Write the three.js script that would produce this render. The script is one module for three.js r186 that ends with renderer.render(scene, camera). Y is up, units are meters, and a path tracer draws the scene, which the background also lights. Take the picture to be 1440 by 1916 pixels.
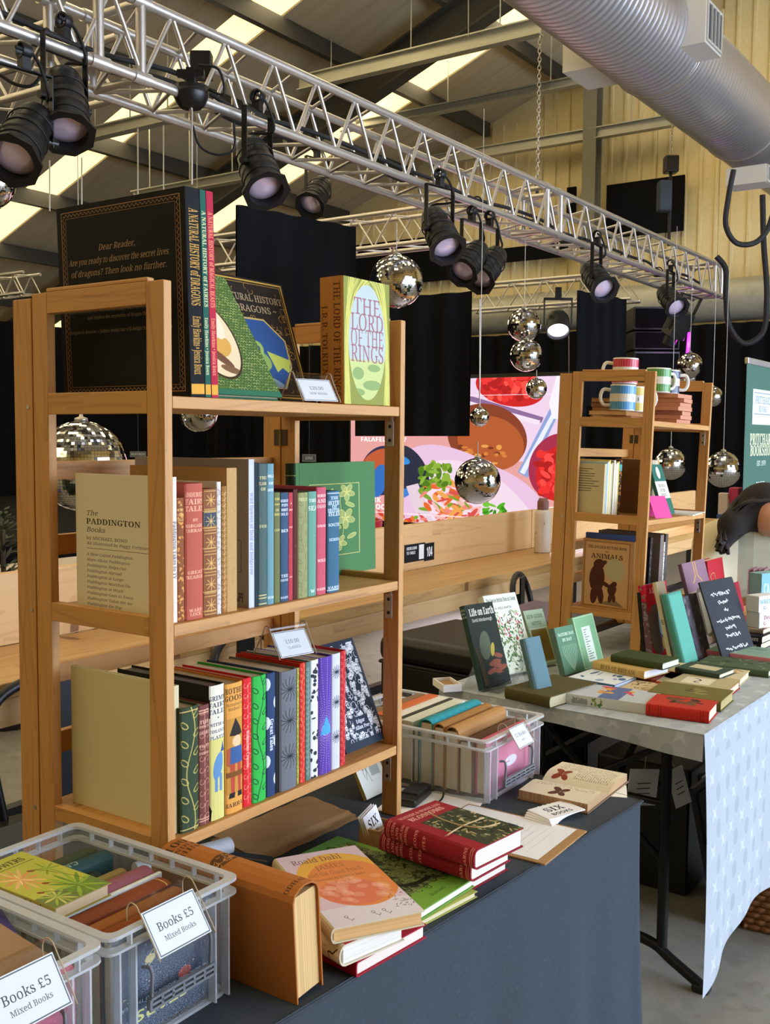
import * as THREE from 'three';
import { RoundedBoxGeometry } from 'three/addons/geometries/RoundedBoxGeometry.js';
import { mergeGeometries } from 'three/addons/utils/BufferGeometryUtils.js';
import { MarchingCubes } from 'three/addons/objects/MarchingCubes.js';
import { RectAreaLightUniformsLib } from 'three/addons/lights/RectAreaLightUniformsLib.js';

/* ---------- camera, sky, daylight, exposure ---------- */
RectAreaLightUniformsLib.init();
const scene = new THREE.Scene();
const V3 = (x, y, z) => new THREE.Vector3(x, y, z);
const FOCAL = 1945, PITCH = 0.0735, ROLL = 0.0077, EYE = V3(0, 1.42, 0);
const camera = new THREE.PerspectiveCamera(2 * Math.atan(958 / FOCAL) * 180 / Math.PI, 1440 / 1916, 0.05, 80);
const fwd = V3(0, -Math.sin(PITCH), -Math.cos(PITCH)), up0 = V3(0, Math.cos(PITCH), -Math.sin(PITCH));
const camX = V3(1, 0, 0).multiplyScalar(Math.cos(ROLL)).addScaledVector(up0, Math.sin(ROLL));
const camY = up0.clone().multiplyScalar(Math.cos(ROLL)).addScaledVector(V3(1, 0, 0), -Math.sin(ROLL));
camera.position.copy(EYE);
camera.quaternion.setFromRotationMatrix(new THREE.Matrix4().makeBasis(camX, camY, fwd.clone().negate()));
scene.background = new THREE.Color().setRGB(7.3, 8.6, 10.8);          // bright overcast sky outside the hall doors
const renderer = new THREE.WebGLRenderer({ antialias: true });
renderer.toneMapping = THREE.LinearToneMapping;
renderer.toneMappingExposure = 0.98;
renderer.shadowMap.enabled = true;

/* ---------- the stall's own axes: a along the tables, b towards the customers ---------- */
const TURN = 0.9662, TABLE = 0.74;
const UA = V3(Math.cos(TURN), 0, -Math.sin(TURN)), WB = V3(Math.sin(TURN), 0, Math.cos(TURN)), ORG = V3(-0.2875, 0, -1.356);
const S = (a, y, b) => ORG.clone().addScaledVector(UA, a).addScaledVector(WB, b).setY(y);
const ab = (p) => { const d = p.clone().sub(ORG); return { a: d.dot(UA), b: d.dot(WB), y: p.y }; };
const ray = (px, py) => fwd.clone().addScaledVector(camX, (px - 720) / FOCAL).addScaledVector(camY, (958 - py) / FOCAL);
const onY = (px, py, y) => { const d = ray(px, py); return EYE.clone().addScaledVector(d, (y - EYE.y) / d.y); };
const onB = (px, py, b) => { const d = ray(px, py); return EYE.clone().addScaledVector(d, (b - EYE.clone().sub(ORG).dot(WB)) / d.dot(WB)); };
const onA = (px, py, a) => { const d = ray(px, py); return EYE.clone().addScaledVector(d, (a - EYE.clone().sub(ORG).dot(UA)) / d.dot(UA)); };
const far = (px, py, z) => { const d = ray(px, py); return EYE.clone().addScaledVector(d, z / -d.z); };

/* ---------- random, names, things ---------- */
let seed = 7;
const rnd = () => { seed = (seed * 1664525 + 1013904223) >>> 0; return seed / 4294967296; };
const rr = (a, b) => a + (b - a) * rnd();
const taken = {};
const numbered = (n) => { const k = taken[n] = (taken[n] ?? -1) + 1; return k ? `${n}_${String(k).padStart(3, '0')}` : n; };
function shade(o) { o.traverse((m) => { if (m.isMesh) { m.castShadow = true; m.receiveShadow = true; } }); return o; }
function tag(o, label, category, group, kind) { Object.assign(o.userData, { label, category }); if (group) o.userData.group = group; if (kind) o.userData.kind = kind; return o; }
function thing(name, label, category, group) { const o = new THREE.Group(); o.name = numbered(name); scene.add(o); return tag(o, label, category, group); }
function part(name, geo, mat, parent) { const m = new THREE.Mesh(geo, mat); m.name = name; parent.add(m); return m; }
function struct(name, geo, mat, label) { const m = new THREE.Mesh(geo, mat); m.name = name; m.userData.kind = 'structure'; m.userData.label = label; m.userData.category = 'structure'; scene.add(m); return m; }
function one(name, geo, mat, label, category, group) { const m = new THREE.Mesh(geo, mat); m.name = numbered(name); scene.add(m); return tag(m, label, category, group); }
function atStall(o, a, y, b, turn = 0) { o.position.copy(S(a, y, b)); o.rotation.y = TURN + turn; return o; }

/* ---------- geometry helpers ---------- */
const G = (...g) => mergeGeometries(g.flat().map((x) => { const n = x.index ? x.toNonIndexed() : x; for (const k of Object.keys(n.attributes)) if (!['position', 'normal', 'uv'].includes(k)) n.deleteAttribute(k); return n; }));
function metreUV(g, s = 1, along) {           // uv in metres from the faces' own directions; grain along the longest side
  const p = g.attributes.position, n = g.attributes.normal; g.computeBoundingBox();
  const e = g.boundingBox.getSize(V3()).toArray(), L = along ?? e.indexOf(Math.max(...e)), uv = new Float32Array(p.count * 2), o1 = rnd() * 3, o2 = rnd() * 3;
  for (let i = 0; i < p.count; i++) {
    const q = [p.getX(i), p.getY(i), p.getZ(i)], m = [Math.abs(n.getX(i)), Math.abs(n.getY(i)), Math.abs(n.getZ(i))], k = m.indexOf(Math.max(...m));
    const ax = [0, 1, 2].filter((c) => c !== k), l = ax.includes(L) ? L : ax[0], c = ax.find((x) => x !== l);
    uv[2 * i] = (q[c] + o1) / s; uv[2 * i + 1] = (q[l] + o2) / s;
  }
  g.setAttribute('uv', new THREE.BufferAttribute(uv, 2)); return g;
}
function bx(w, h, d, x = 0, y = 0, z = 0, r = 0) { const g = r ? new RoundedBoxGeometry(w, h, d, 1, Math.min(r, w / 2.01, h / 2.01, d / 2.01)) : new THREE.BoxGeometry(w, h, d); g.translate(x, y, z); return g; }
const wbx = (w, h, d, x, y, z, r = 0.0015) => metreUV(bx(w, h, d, x, y, z, r), 0.5);
function cyl(p, q, r, n = 10, r2 = r) { const d = q.clone().sub(p), g = new THREE.CylinderGeometry(r2, r, d.length(), n); g.applyQuaternion(new THREE.Quaternion().setFromUnitVectors(V3(0, 1, 0), d.clone().normalize())); const m = p.clone().add(q).multiplyScalar(0.5); g.translate(m.x, m.y, m.z); return g; }
const tube = (pts, r, n = 8, seg) => new THREE.TubeGeometry(new THREE.CatmullRomCurve3(pts), seg ?? pts.length * 6, r, n);
const lathe = (pts, n = 28) => new THREE.LatheGeometry(pts.map(([x, y]) => new THREE.Vector2(x, y)), n);
function quads(list) {                          // list of [p0,p1,p2,p3,uv4?]
  const P = [], T = [], N = [];
  for (const [a, b, c, d, uv = [[0, 0], [1, 0], [1, 1], [0, 1]]] of list) {
    const n = b.clone().sub(a).cross(c.clone().sub(a)).normalize();
    for (const i of [0, 1, 2, 0, 2, 3]) { const v = [a, b, c, d][i]; P.push(v.x, v.y, v.z); N.push(n.x, n.y, n.z); T.push(...uv[i]); }
  }
  const g = new THREE.BufferGeometry(); g.setAttribute('position', new THREE.Float32BufferAttribute(P, 3)); g.setAttribute('normal', new THREE.Float32BufferAttribute(N, 3)); g.setAttribute('uv', new THREE.Float32BufferAttribute(T, 2)); return g;
}
function sheet(nu, nv, f, thick = 0) {          // smooth surface f(u,v) -> Vector3, with a back side when thick
  const g = new THREE.PlaneGeometry(1, 1, nu, nv), p = g.attributes.position, t = g.attributes.uv;
  for (let i = 0; i < p.count; i++) { const v = f(t.getX(i), t.getY(i)); p.setXYZ(i, v.x, v.y, v.z); }
  g.computeVertexNormals(); if (!thick) return g;
  const h = g.clone(), q = h.attributes.position, n = g.attributes.normal;
  for (let i = 0; i < q.count; i++) q.setXYZ(i, p.getX(i) - n.getX(i) * thick, p.getY(i) - n.getY(i) * thick, p.getZ(i) - n.getZ(i) * thick);
  return G(g, h);
}

/* ---------- computed textures ---------- */
const HUES = {};
function canvas(w, h, draw) { const c = document.createElement('canvas'); c.width = w; c.height = h; const x = c.getContext('2d'); draw(x, w, h); return c; }
function texOf(c, srgb = true, rep) { const t = new THREE.CanvasTexture(c); if (srgb) t.colorSpace = THREE.SRGBColorSpace; t.wrapS = t.wrapT = THREE.RepeatWrapping; t.magFilter = THREE.LinearFilter; t.anisotropy = 8; if (rep) t.repeat.set(rep[0], rep[1]); return t; }
function grain(w, h, base, dark, n, knots) {
  return canvas(w, h, (x) => {
    x.fillStyle = base; x.fillRect(0, 0, w, h);
    for (let i = 0; i < n; i++) { const cx = rnd() * w, amp = rr(1, 7), ph = rnd() * 6; x.strokeStyle = dark; x.globalAlpha = rr(0.03, 0.22); x.lineWidth = rr(0.5, 2.4); const y0 = rr(-h * 0.5, h), y1 = y0 + rr(h * 0.2, h); x.beginPath(); for (let y = y0; y <= y1; y += 16) x.lineTo(cx + amp * Math.sin(y * 6.283 / h + ph), y); x.stroke(); }
    for (let i = 0; i < knots; i++) { const cx = rr(0.15, 0.85) * w, cy = rr(0.1, 0.9) * h; for (let r = 34; r > 3; r -= 4) { x.globalAlpha = 0.16; x.strokeStyle = dark; x.lineWidth = 2; x.beginPath(); x.ellipse(cx, cy, r * 0.55, r, 0.1, 0, 7); x.stroke(); } x.globalAlpha = 0.75; x.fillStyle = '#6f4226'; x.beginPath(); x.ellipse(cx, cy, 8, 13, 0.2, 0, 7); x.fill(); }
    x.globalAlpha = 1;
  });
}
function speckle(w, h, base, tones, n, s = 2) { return canvas(w, h, (x) => { x.fillStyle = base; x.fillRect(0, 0, w, h); for (let i = 0; i < n; i++) { x.globalAlpha = rr(0.05, 0.3); x.fillStyle = tones[i % tones.length]; const q = rr(0.4, s); x.beginPath(); x.ellipse(rnd() * w, rnd() * h, q * rr(0.6, 2.4), q, rnd() * 3, 0, 7); x.fill(); } x.globalAlpha = 1; }); }
const weave = texOf(canvas(256, 256, (x, w, h) => { for (let i = 0; i < 128; i++) for (let j = 0; j < 128; j++) { const k = ((i + j) % 2 ? 150 : 90) + rr(-30, 30); x.fillStyle = `rgb(${k},${k},${k})`; x.fillRect(i * 2, j * 2, 2, 2); } }), false);
const std = (o) => new THREE.MeshStandardMaterial({ roughness: 0.75, ...o });
const phy = (o) => new THREE.MeshPhysicalMaterial({ roughness: 0.5, ...o });
const M = {
  beech: std({ map: texOf(grain(256, 512, '#c48f4e', '#6e4018', 150, 0)), roughness: 0.55 }),
  pine: std({ map: texOf(grain(256, 1024, '#dcb27a', '#8a5526', 120, 3)), roughness: 0.5 }),
  pineTop: std({ map: texOf(grain(256, 1024, '#c79a5c', '#7d4f22', 150, 2)), roughness: 0.45 }),
  steel: std({ color: '#b9b4aa', metalness: 0.9, roughness: 0.4 }),
  brass: std({ color: '#8a6d3a', metalness: 0.9, roughness: 0.35 }),
  alu: std({ color: '#cfcac4', metalness: 0.85, roughness: 0.38 }),
  blackSteel: std({ color: '#17181a', metalness: 0.3, roughness: 0.42 }),
  blackPlastic: std({ color: '#121214', roughness: 0.38 }),
  leather: std({ color: '#0c0c0e', roughness: 0.32 }),
  rubber: std({ color: '#141416', roughness: 0.7 }),
  blackCloth: phy({ specularIntensity: 0.3, map: texOf(speckle(256, 256, '#40474f', ['#4d555f', '#333940', '#565e6a'], 5000, 1.2)), roughness: 0.95, bumpMap: weave, bumpScale: 0.0004 }),
  drape: phy({ map: texOf(speckle(128, 128, '#0f0f11', ['#18191c', '#0a0a0b'], 900, 1.5)), roughness: 0.95, specularIntensity: 0.2 }),
  acrylic: phy({ color: '#f4f6f6', transmission: 1, thickness: 0, roughness: 0.05, ior: 1.49 }),
  crate: phy({ color: '#eef2f4', transmission: 0.9, thickness: 0, roughness: 0.2, ior: 1.48 }),
  crateRim: phy({ color: '#e9edf0', transmission: 0.6, thickness: 0, roughness: 0.4, ior: 1.48 }),
  greyPlastic: std({ color: '#6d7176', roughness: 0.45 }),
  white: std({ color: '#eceae6', roughness: 0.6 }),
  card: std({ color: '#f3f2ef', roughness: 0.7 }),
  kraft: std({ map: texOf(speckle(256, 256, '#a98253', ['#8d6a40', '#c29a68', '#75542f'], 2200, 2.2)), roughness: 0.85 }),
  string: std({ color: '#c9b083', roughness: 0.9 }),
};
const pageMat = (c) => { const k = 'p' + c; return HUES[k] ??= std({ map: texOf(canvas(64, 16, (x, w, h) => { x.fillStyle = c; x.fillRect(0, 0, w, h); for (let i = 0; i < 64; i++) { x.globalAlpha = rr(0, 0.16); x.fillStyle = rnd() < 0.6 ? '#5a4322' : '#ffffff'; x.fillRect(i, 0, 1, h); } x.globalAlpha = 1; })), roughness: 0.9 }); };
const flat = (c, r = 0.6) => HUES[c + r] ??= std({ color: c, roughness: r });

/* ---------- printed paper: one sheet of print for many covers ---------- */
const pages = [];
function page() { const c = document.createElement('canvas'); c.width = c.height = 2048; const x = c.getContext('2d'); x.fillStyle = '#888'; x.fillRect(0, 0, 2048, 2048); const t = texOf(c); t.wrapS = t.wrapT = THREE.ClampToEdgeWrapping; const p = { x, t, cx: 2, cy: 2, row: 0, mat: phy({ map: t, roughness: 0.68, specularIntensity: 0.4 }), gloss: std({ map: t, roughness: 0.3 }) }; pages.push(p); return p; }
function cell(w, h, draw) {
  let p = pages[pages.length - 1] ?? page();
  if (p.cx + w + 2 > 2048) { p.cx = 2; p.cy += p.row + 4; p.row = 0; }
  if (p.cy + h + 2 > 2048) p = page();
  const { x } = p; x.save(); x.beginPath(); x.rect(p.cx, p.cy, w, h); x.clip(); x.translate(p.cx, p.cy); draw(x, w, h); x.restore();
  const c = { p, u0: (p.cx + 1) / 2048, u1: (p.cx + w - 1) / 2048, v0: 1 - (p.cy + h - 1) / 2048, v1: 1 - (p.cy + 1) / 2048 };
  c.solid = { p, u0: c.u0, u1: c.u0 + 2 / 2048, v0: c.v0, v1: c.v0 + 2 / 2048 };
  p.cx += w + 4; p.row = Math.max(p.row, h); return c;
}
const uvOf = (c) => [[c.u0, c.v0], [c.u1, c.v0], [c.u1, c.v1], [c.u0, c.v1]];
const text = (x, s, px, py, size, color, font = 'serif', align = 'center', style = '', most) => { x.fillStyle = color; x.font = `${style} ${size}px ${font}`; x.textAlign = align; x.textBaseline = 'middle'; x.fillText(s, px, py, most); };
function wear(x, w, h, n = 60) { for (let i = 0; i < n; i++) { x.globalAlpha = rr(0.03, 0.14); x.fillStyle = rnd() < 0.5 ? '#2a1d10' : '#fff4dc'; const q = rr(0.5, 3); x.fillRect(rnd() * w, rnd() * h, q, q * rr(1, 5)); } for (let i = 0; i < n / 3; i++) { x.globalAlpha = rr(0.06, 0.25); x.fillStyle = '#e8dcc0'; const e = rnd() * h; x.fillRect(rnd() < 0.5 ? 0 : w - 2, e, 2, rr(1, 9)); } x.globalAlpha = 1; }
const orn = {
  scroll(x, w, h, c) { x.strokeStyle = c; x.lineWidth = Math.max(1.4, w / 28); for (let y = h * 0.06; y < h * 0.95; y += w * 0.7) { for (const s of [-1, 1]) { x.beginPath(); x.arc(w / 2 + s * w * 0.17, y, w * 0.15, s > 0 ? 2.6 : -0.6, s > 0 ? 8 : 4.6); x.stroke(); } x.beginPath(); x.moveTo(w / 2, y); x.lineTo(w / 2, y + w * 0.5); x.stroke(); } },
  leaf(x, w, h, c) { x.strokeStyle = c; x.fillStyle = c; x.lineWidth = w / 26; x.beginPath(); x.moveTo(w / 2, 0); for (let y = 0; y < h; y += 6) x.lineTo(w / 2 + Math.sin(y / (w * 0.5)) * w * 0.15, y); x.stroke(); for (let y = w * 0.3, s = 1; y < h; y += w * 0.32, s = -s) { x.beginPath(); x.ellipse(w / 2 + s * w * 0.24, y, w * 0.17, w * 0.085, s * -0.7, 0, 7); x.stroke(); } },
  dots(x, w, h, c) { x.fillStyle = c; for (let y = h * 0.09, i = 0; y < h; y += h * 0.155, i++) { x.beginPath(); x.ellipse(i % 2 ? w * 0.95 : w * 0.1, y, w * 0.32, w * 0.42, 0, 0, 7); x.fill(); } },
  burst(x, w, h, c) { x.strokeStyle = c; x.lineWidth = 1.6; for (let i = 0; i < 60; i++) { const a = i * 0.105, r0 = w * 0.12; x.setLineDash([3, 4 + (i % 3)]); x.beginPath(); x.moveTo(w / 2 + Math.cos(a) * r0, h * 0.62 + Math.sin(a) * r0); x.lineTo(w / 2 + Math.cos(a) * h, h * 0.62 + Math.sin(a) * h); x.stroke(); } x.setLineDash([]); },
  petals(x, w, h, c) { x.strokeStyle = c; x.lineWidth = 1.8; for (const fy of [0.16, 0.42, 0.72]) for (let i = 0; i < 14; i++) { const a = i * 0.45; x.beginPath(); x.moveTo(w / 2, h * fy); x.quadraticCurveTo(w / 2 + Math.cos(a) * w * 0.3, h * fy + Math.sin(a) * w * 0.2, w / 2 + Math.cos(a + 0.2) * w * 0.36, h * fy + Math.sin(a + 0.2) * w * 0.42); x.stroke(); } },
  blobs(x, w, h, c) { x.fillStyle = c; for (let i = 0; i < h / w * 5; i++) { const cx = rr(0.1, 0.9) * w, cy = rnd() * h; x.beginPath(); x.ellipse(cx, cy, w * rr(0.05, 0.15), w * rr(0.08, 0.2), rnd() * 3, 0, 7); x.fill(); } },
  panel(x, w, h, c) { x.strokeStyle = c; x.lineWidth = 2; for (let i = 0; i < 6; i++) { x.strokeRect(w * 0.14, h * (0.02 + i * 0.164), w * 0.72, h * 0.14); x.beginPath(); for (let k = 0; k < 8; k++) { const a = k * 0.785; x.moveTo(w / 2, h * (0.09 + i * 0.164)); x.lineTo(w / 2 + Math.cos(a) * w * 0.26, h * (0.09 + i * 0.164) + Math.sin(a) * w * 0.3); } x.stroke(); } },
  none() {},
};
/* a spine from a short recipe: c ground, o ornament + oc its colour, t lines of text [string, height, size], v upright title, r rules */
function spineCell(w, h, s) {
  return cell(w, h, (x) => {
    x.fillStyle = s.c; x.fillRect(0, 0, w, h);
    if (s.c2) { x.fillStyle = s.c2; x.fillRect(0, h * (s.c2at?.[0] ?? 0.2), w, h * ((s.c2at?.[1] ?? 0.4) - (s.c2at?.[0] ?? 0.2))); }
    if (s.o) (orn[s.o])(x, w, h, s.oc ?? '#d9b25a');
    for (const y of s.r ?? []) { x.fillStyle = s.rc ?? s.tc ?? '#d8b869'; x.fillRect(0, h * y, w, 3); }
    for (const [str, y, size = 0.3] of s.t ?? []) text(x, str, w / 2, h * y, w * size, s.tc ?? '#e6c97d', s.f ?? 'serif', 'center', 'bold', w * 0.82);
    if (s.v) { x.save(); x.translate(w / 2, h * (s.vy ?? 0.5)); x.rotate(Math.PI / 2); text(x, s.v, 0, 0, w * (s.vs ?? 0.5), s.tc ?? '#f0e6cf', s.f ?? 'serif', 'center', 'bold', h * (s.vl ?? 0.8)); x.restore(); }
    s.draw?.(x, w, h); wear(x, w, h, s.wear ?? 50); x.fillStyle = s.c; x.fillRect(0, h - 4, 4, 4);
  });
}

/* ---------- a book: local x thickness, y height, spine towards +z ---------- */
const sizes = new Map();
function makeBook(name, label, o, group, category = 'book') {
  const { t, h, d, bulge = 0.25, b = 0.0022 } = o, root = thing(name, label, category, group);
  const sp = o.spine.u0 !== undefined ? o.spine : spineCell(Math.max(20, Math.round(t * 2300)), Math.round(h * 2000), o.spine), so = sp.solid;
  const L = o.left ?? so, R = o.right ?? so, n = 6, bl = bulge * t, out = [], inn = [], Q = [], Y0 = 0, Y1 = h;
  out.push([-t / 2, -d]); inn.push([-t / 2 + b, -d]);
  for (let i = 0; i <= n; i++) { const f = Math.PI * i / n; out.push([-t / 2 * Math.cos(f), bl * Math.sin(f)]); inn.push([(-t / 2 + b) * Math.cos(f), bl * Math.sin(f) - b]); }
  out.push([t / 2, -d]); inn.push([t / 2 - b, -d]);
  const p = ([x, z], y) => V3(x, y, z), U4 = (c, a0, a1) => [[c.u0 + (c.u1 - c.u0) * a0, c.v0], [c.u0 + (c.u1 - c.u0) * a1, c.v0], [c.u0 + (c.u1 - c.u0) * a1, c.v1], [c.u0 + (c.u1 - c.u0) * a0, c.v1]];
  for (let i = 0; i < out.length - 1; i++) {
    const c = i === 0 ? L : i === out.length - 2 ? R : sp, k0 = c === sp && i > 0 && i <= n ? (i - 1) / n : 0, k1 = c === sp && i > 0 && i <= n ? i / n : 1;
    Q.push([p(out[i], Y0), p(out[i + 1], Y0), p(out[i + 1], Y1), p(out[i], Y1), U4(c, k0, k1), c]);
    Q.push([p(inn[i + 1], Y0), p(inn[i], Y0), p(inn[i], Y1), p(inn[i + 1], Y1), uvOf(so)]);
    Q.push([p(out[i], Y1), p(out[i + 1], Y1), p(inn[i + 1], Y1), p(inn[i], Y1), uvOf(so)], [p(inn[i], Y0), p(inn[i + 1], Y0), p(out[i + 1], Y0), p(out[i], Y0), uvOf(so)]);
  }
  for (const [A, B] of [[out[0], inn[0]], [inn.at(-1), out.at(-1)]]) Q.push([p(A, Y0), p(B, Y0), p(B, Y1), p(A, Y1), uvOf(so)]);
  // one material per mesh: cells of one book come from one print sheet, or the boards are parts of their own
  const byPage = new Map(); let i = 0;
  for (const q of Q) { const c = q[5] ?? sp; if (!byPage.has(c.p)) byPage.set(c.p, []); byPage.get(c.p).push(q); }
  for (const [pg, list] of byPage) part(i++ ? 'cover_board' : 'cover', quads(list), o.gloss ? pg.gloss : pg.mat, root);
  const sq = o.sq ?? 0.003;
  part('pages', bx(t - 2 * b, h - 2 * sq, d - sq + Math.max(0, bl * 0.3 - b), 0, h / 2, -(d - sq) / 2 + Math.max(0, bl * 0.3 - b) / 2), pageMat(o.page ?? '#e6d9b8'), root);
  sizes.set(root, [t, h, d]); return root;
}
/* book lying on a surface of height y: its middle at (a,b), turned by yaw in the stall's axes; spine along local +z */
function layBook(k, a, y, b, yaw) { const [t, h, d] = sizes.get(k); const q = new THREE.Quaternion().setFromAxisAngle(V3(0, 1, 0), TURN + yaw).multiply(new THREE.Quaternion().setFromAxisAngle(V3(0, 0, 1), Math.PI / 2)); k.quaternion.copy(q); const off = V3(0, h / 2, -d / 2).applyQuaternion(q); k.position.copy(S(a, y + t / 2 + 0.0004, b)).sub(V3(off.x, 0, off.z)); return k; }

/* ================= THE HALL ================= */
const inHall = (m) => { m.position.copy(ORG); m.rotation.y = TURN; return m; };
const hallStruct = (name, geo, mat, label) => inHall(struct(name, geo, mat, label));
const RIDGE = 2.5, SLOPE = 0.38, roofY = (b) => 6.6 + SLOPE * ((b > RIDGE ? 2 * RIDGE - b : b) + 6.19);
const A0 = -13, A1 = 13.5, B0 = -17, B1 = 6.5;
const matConcrete = std({ map: texOf(speckle(512, 512, '#8f8c84', ['#a39f95', '#7b7870', '#98958c', '#6b6860'], 5200, 5), true), roughness: 0.7 });
const matClad = std({ map: texOf(speckle(256, 256, '#dac793', ['#e4d3a3', '#cdb882'], 700, 6)), roughness: 0.6 });
const matRoof = std({ map: texOf(speckle(256, 256, '#b5a688', ['#c4b598', '#a39476'], 800, 7)), roughness: 0.8 });
const matBeam = std({ color: '#3b3830', roughness: 0.6 });
const matGalv = std({ map: texOf(speckle(256, 256, '#a9a795', ['#bdbba8', '#94927f'], 900, 6)), roughness: 0.5, metalness: 0.35 });
const matSky = std({ color: '#f4eed2', emissive: '#ffe7a6', emissiveIntensity: 1.5, roughness: 0.9 });
{
  hallStruct('floor', metreUV(bx(A1 - A0 + 1, 0.2, B1 - B0 + 1, (A0 + A1) / 2, -0.1, (B0 + B1) / 2), 2.2), matConcrete, 'grey polished concrete floor of the hall');
  // gable wall of upright profiled sheets, each sheet a part
  const core = hallStruct('wall_end', bx(0.1, 9.8, B1 - B0, A1 + 0.12, 4.9, (B0 + B1) / 2), matClad, 'cream profiled metal end wall of the hall');
  const profile = new THREE.Shape(); profile.moveTo(0, 0);
  for (let i = 0; i < 4; i++) { const o = i * 0.22; profile.lineTo(o + 0.16, 0); profile.lineTo(o + 0.172, -0.028); profile.lineTo(o + 0.208, -0.028); profile.lineTo(o + 0.22, 0); }
  profile.lineTo(0.88, 0.03); profile.lineTo(0, 0.03);
  for (let b = -15; b < 6; b += 0.885) {
    const g = new THREE.ExtrudeGeometry(profile, { depth: roofY(b) - 0.1, bevelEnabled: false }); g.rotateX(-Math.PI / 2); g.rotateY(-Math.PI / 2);   // profile x -> +z, y -> -x ...
    const m = part('cladding_sheet', g, matClad, core); m.position.set(A1 + 0.03, 0, b);
  }
  hallStruct('wall_left', bx(A1 - A0, 3.2, 0.2, (A0 + A1) / 2, 1.6, B0), matClad, 'low cream side wall of the hall far behind the stage curtains');
  hallStruct('wall_behind', bx(0.2, 9.8, B1 - B0, A0, 4.9, (B0 + B1) / 2), matClad, 'cream end wall of the hall behind the photographer');
  // street side with the wide open loading doors that let the daylight in
  const wr = hallStruct('wall_right', G(bx(13.4, 9.6, 0.2, A0 + 6.7, 4.8, B1), bx(4, 9.6, 0.2, A1 - 2, 4.8, B1), bx(A1 - A0, 4.9, 0.2, (A0 + A1) / 2, 7.15, B1)), matClad, 'street side wall of the hall with wide open loading doors');
  part('door_lintel', bx(9.1, 0.3, 0.3, 4.95, 4.6, B1), matBeam, wr);
  // roof: sheets between rooflights, purlins and rafters
  const roof = hallStruct('ceiling', bx(0.3, 0.2, 0.3, A1, roofY(RIDGE) + 0.1, RIDGE), matBeam, 'underside of the pitched sheet roof with dark purlins');
  const slopeLen = (RIDGE - B0) * Math.hypot(1, SLOPE), ang = Math.atan(SLOPE);
  const lightsAt = [-10.55, -7.45, -4.35, -1.25, 1.85, 4.95, 8.05, 11.2], LW = 0.54;
  let prev = A0, wn = 0;
  for (const la of [...lightsAt, A1 + 0.2]) {
    const w = la - prev;
    if (w > 0.05) { const m = part('roof_sheet', bx(w, 0.08, slopeLen, 0, 0, 0), matRoof, roof); m.rotation.x = -ang; m.position.set(prev + w / 2, roofY((RIDGE + B0) / 2) + 0.04, (RIDGE + B0) / 2); }
    prev = la + LW;
  }
  const right = part('roof_sheet', bx(A1 - A0, 0.08, (B1 - RIDGE + 0.4) * Math.hypot(1, SLOPE), 0, 0, 0), matRoof, roof); right.rotation.x = ang; right.position.set((A0 + A1) / 2, roofY((RIDGE + B1 + 0.4) / 2) + 0.04, (RIDGE + B1 + 0.4) / 2);
  for (const la of lightsAt) {
    const m = hallStruct(`window_${++wn}`, bx(LW, 0.03, slopeLen), matSky, 'long translucent rooflight strip glowing with daylight');
    m.geometry.applyMatrix4(new THREE.Matrix4().makeRotationX(-ang)); m.geometry.translate(la + LW / 2, roofY((RIDGE + B0) / 2) + 0.04, (RIDGE + B0) / 2);
    const L = new THREE.RectAreaLight('#ffe9b8', 7.0, LW, slopeLen * 0.9); L.position.copy(S(la + LW / 2, roofY((RIDGE + B0) / 2) - 0.02, (RIDGE + B0) / 2));
    L.up.copy(V3(WB.x, SLOPE, WB.z).normalize()); const nrm = V3(WB.x * SLOPE, -1, WB.z * SLOPE).normalize(); L.lookAt(L.position.clone().add(nrm)); L.name = 'rooflight_daylight'; scene.add(L);
  }
  for (let b = -15.2; b < RIDGE; b += 1.35) part('purlin', bx(A1 - A0, 0.2, 0.09, (A0 + A1) / 2, roofY(b) - 0.11, b), matBeam, roof);
  for (const a of [-8, -2, 4.1, 10.1]) { const m = part('rafter', G(bx(0.22, 0.03, slopeLen, 0, 0.2, 0), bx(0.22, 0.03, slopeLen, 0, -0.2, 0), bx(0.03, 0.4, slopeLen)), matBeam, roof); m.rotation.x = -ang; m.position.set(a, roofY((RIDGE + B0) / 2) - 0.44, (RIDGE + B0) / 2); }
  // steelwork on and before the gable wall
  const col = inHall(thing('steel_column', 'grey green steel column on the cream end wall', 'column'));
  const q = ab(onA(1107, 300, 13.2));
  const matColumn = flat('#75715d'); for (const da of [-0.1, 0.1]) part('flange', bx(0.02, 7.2, 0.2, q.a + da, 3.6, q.b), matColumn, col); part('web', bx(0.2, 7.2, 0.02, q.a, 3.6, q.b), matColumn, col);
  for (const [x0, y0, x1, y1, a, hh, lab] of [[560, 148, 1012, 60, 9.4, 0.16, 'pale steel beam across the roof high above the stage truss'], [600, 250, 1120, 142, 11.4, 0.1, 'narrow cable tray beam hanging under the roof before the end wall'], [790, 307, 1260, 222, 13.15, 0.14, 'pale steel rail running level along the cream end wall'], [150, 252, 345, 215, 7.2, 0.12, 'pale steel beam behind the near end of the big truss'], [250, 375, 470, 318, 8.6, 0.1, 'thin pale rail behind the black book back'], [30, 360, 330, 270, 9.8, 0.1, 'thin pale rail low under the roof on the far left']]) {
    const p0 = ab(onA(x0, y0, a)), p1 = ab(onA(x1, y1, a)), y = (p0.y + p1.y) / 2, bl = p1.b - p0.b, bm = (p0.b + p1.b) / 2, g = inHall(thing('steel_beam', lab, 'beam'));
    part('upper_flange', bx(0.12, 0.015, bl, a, y + hh / 2, bm), matGalv, g); part('lower_flange', bx(0.12, 0.015, bl, a, y - hh / 2, bm), matGalv, g); part('web', bx(0.012, hh, bl, a, y, bm), matGalv, g);
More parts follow.
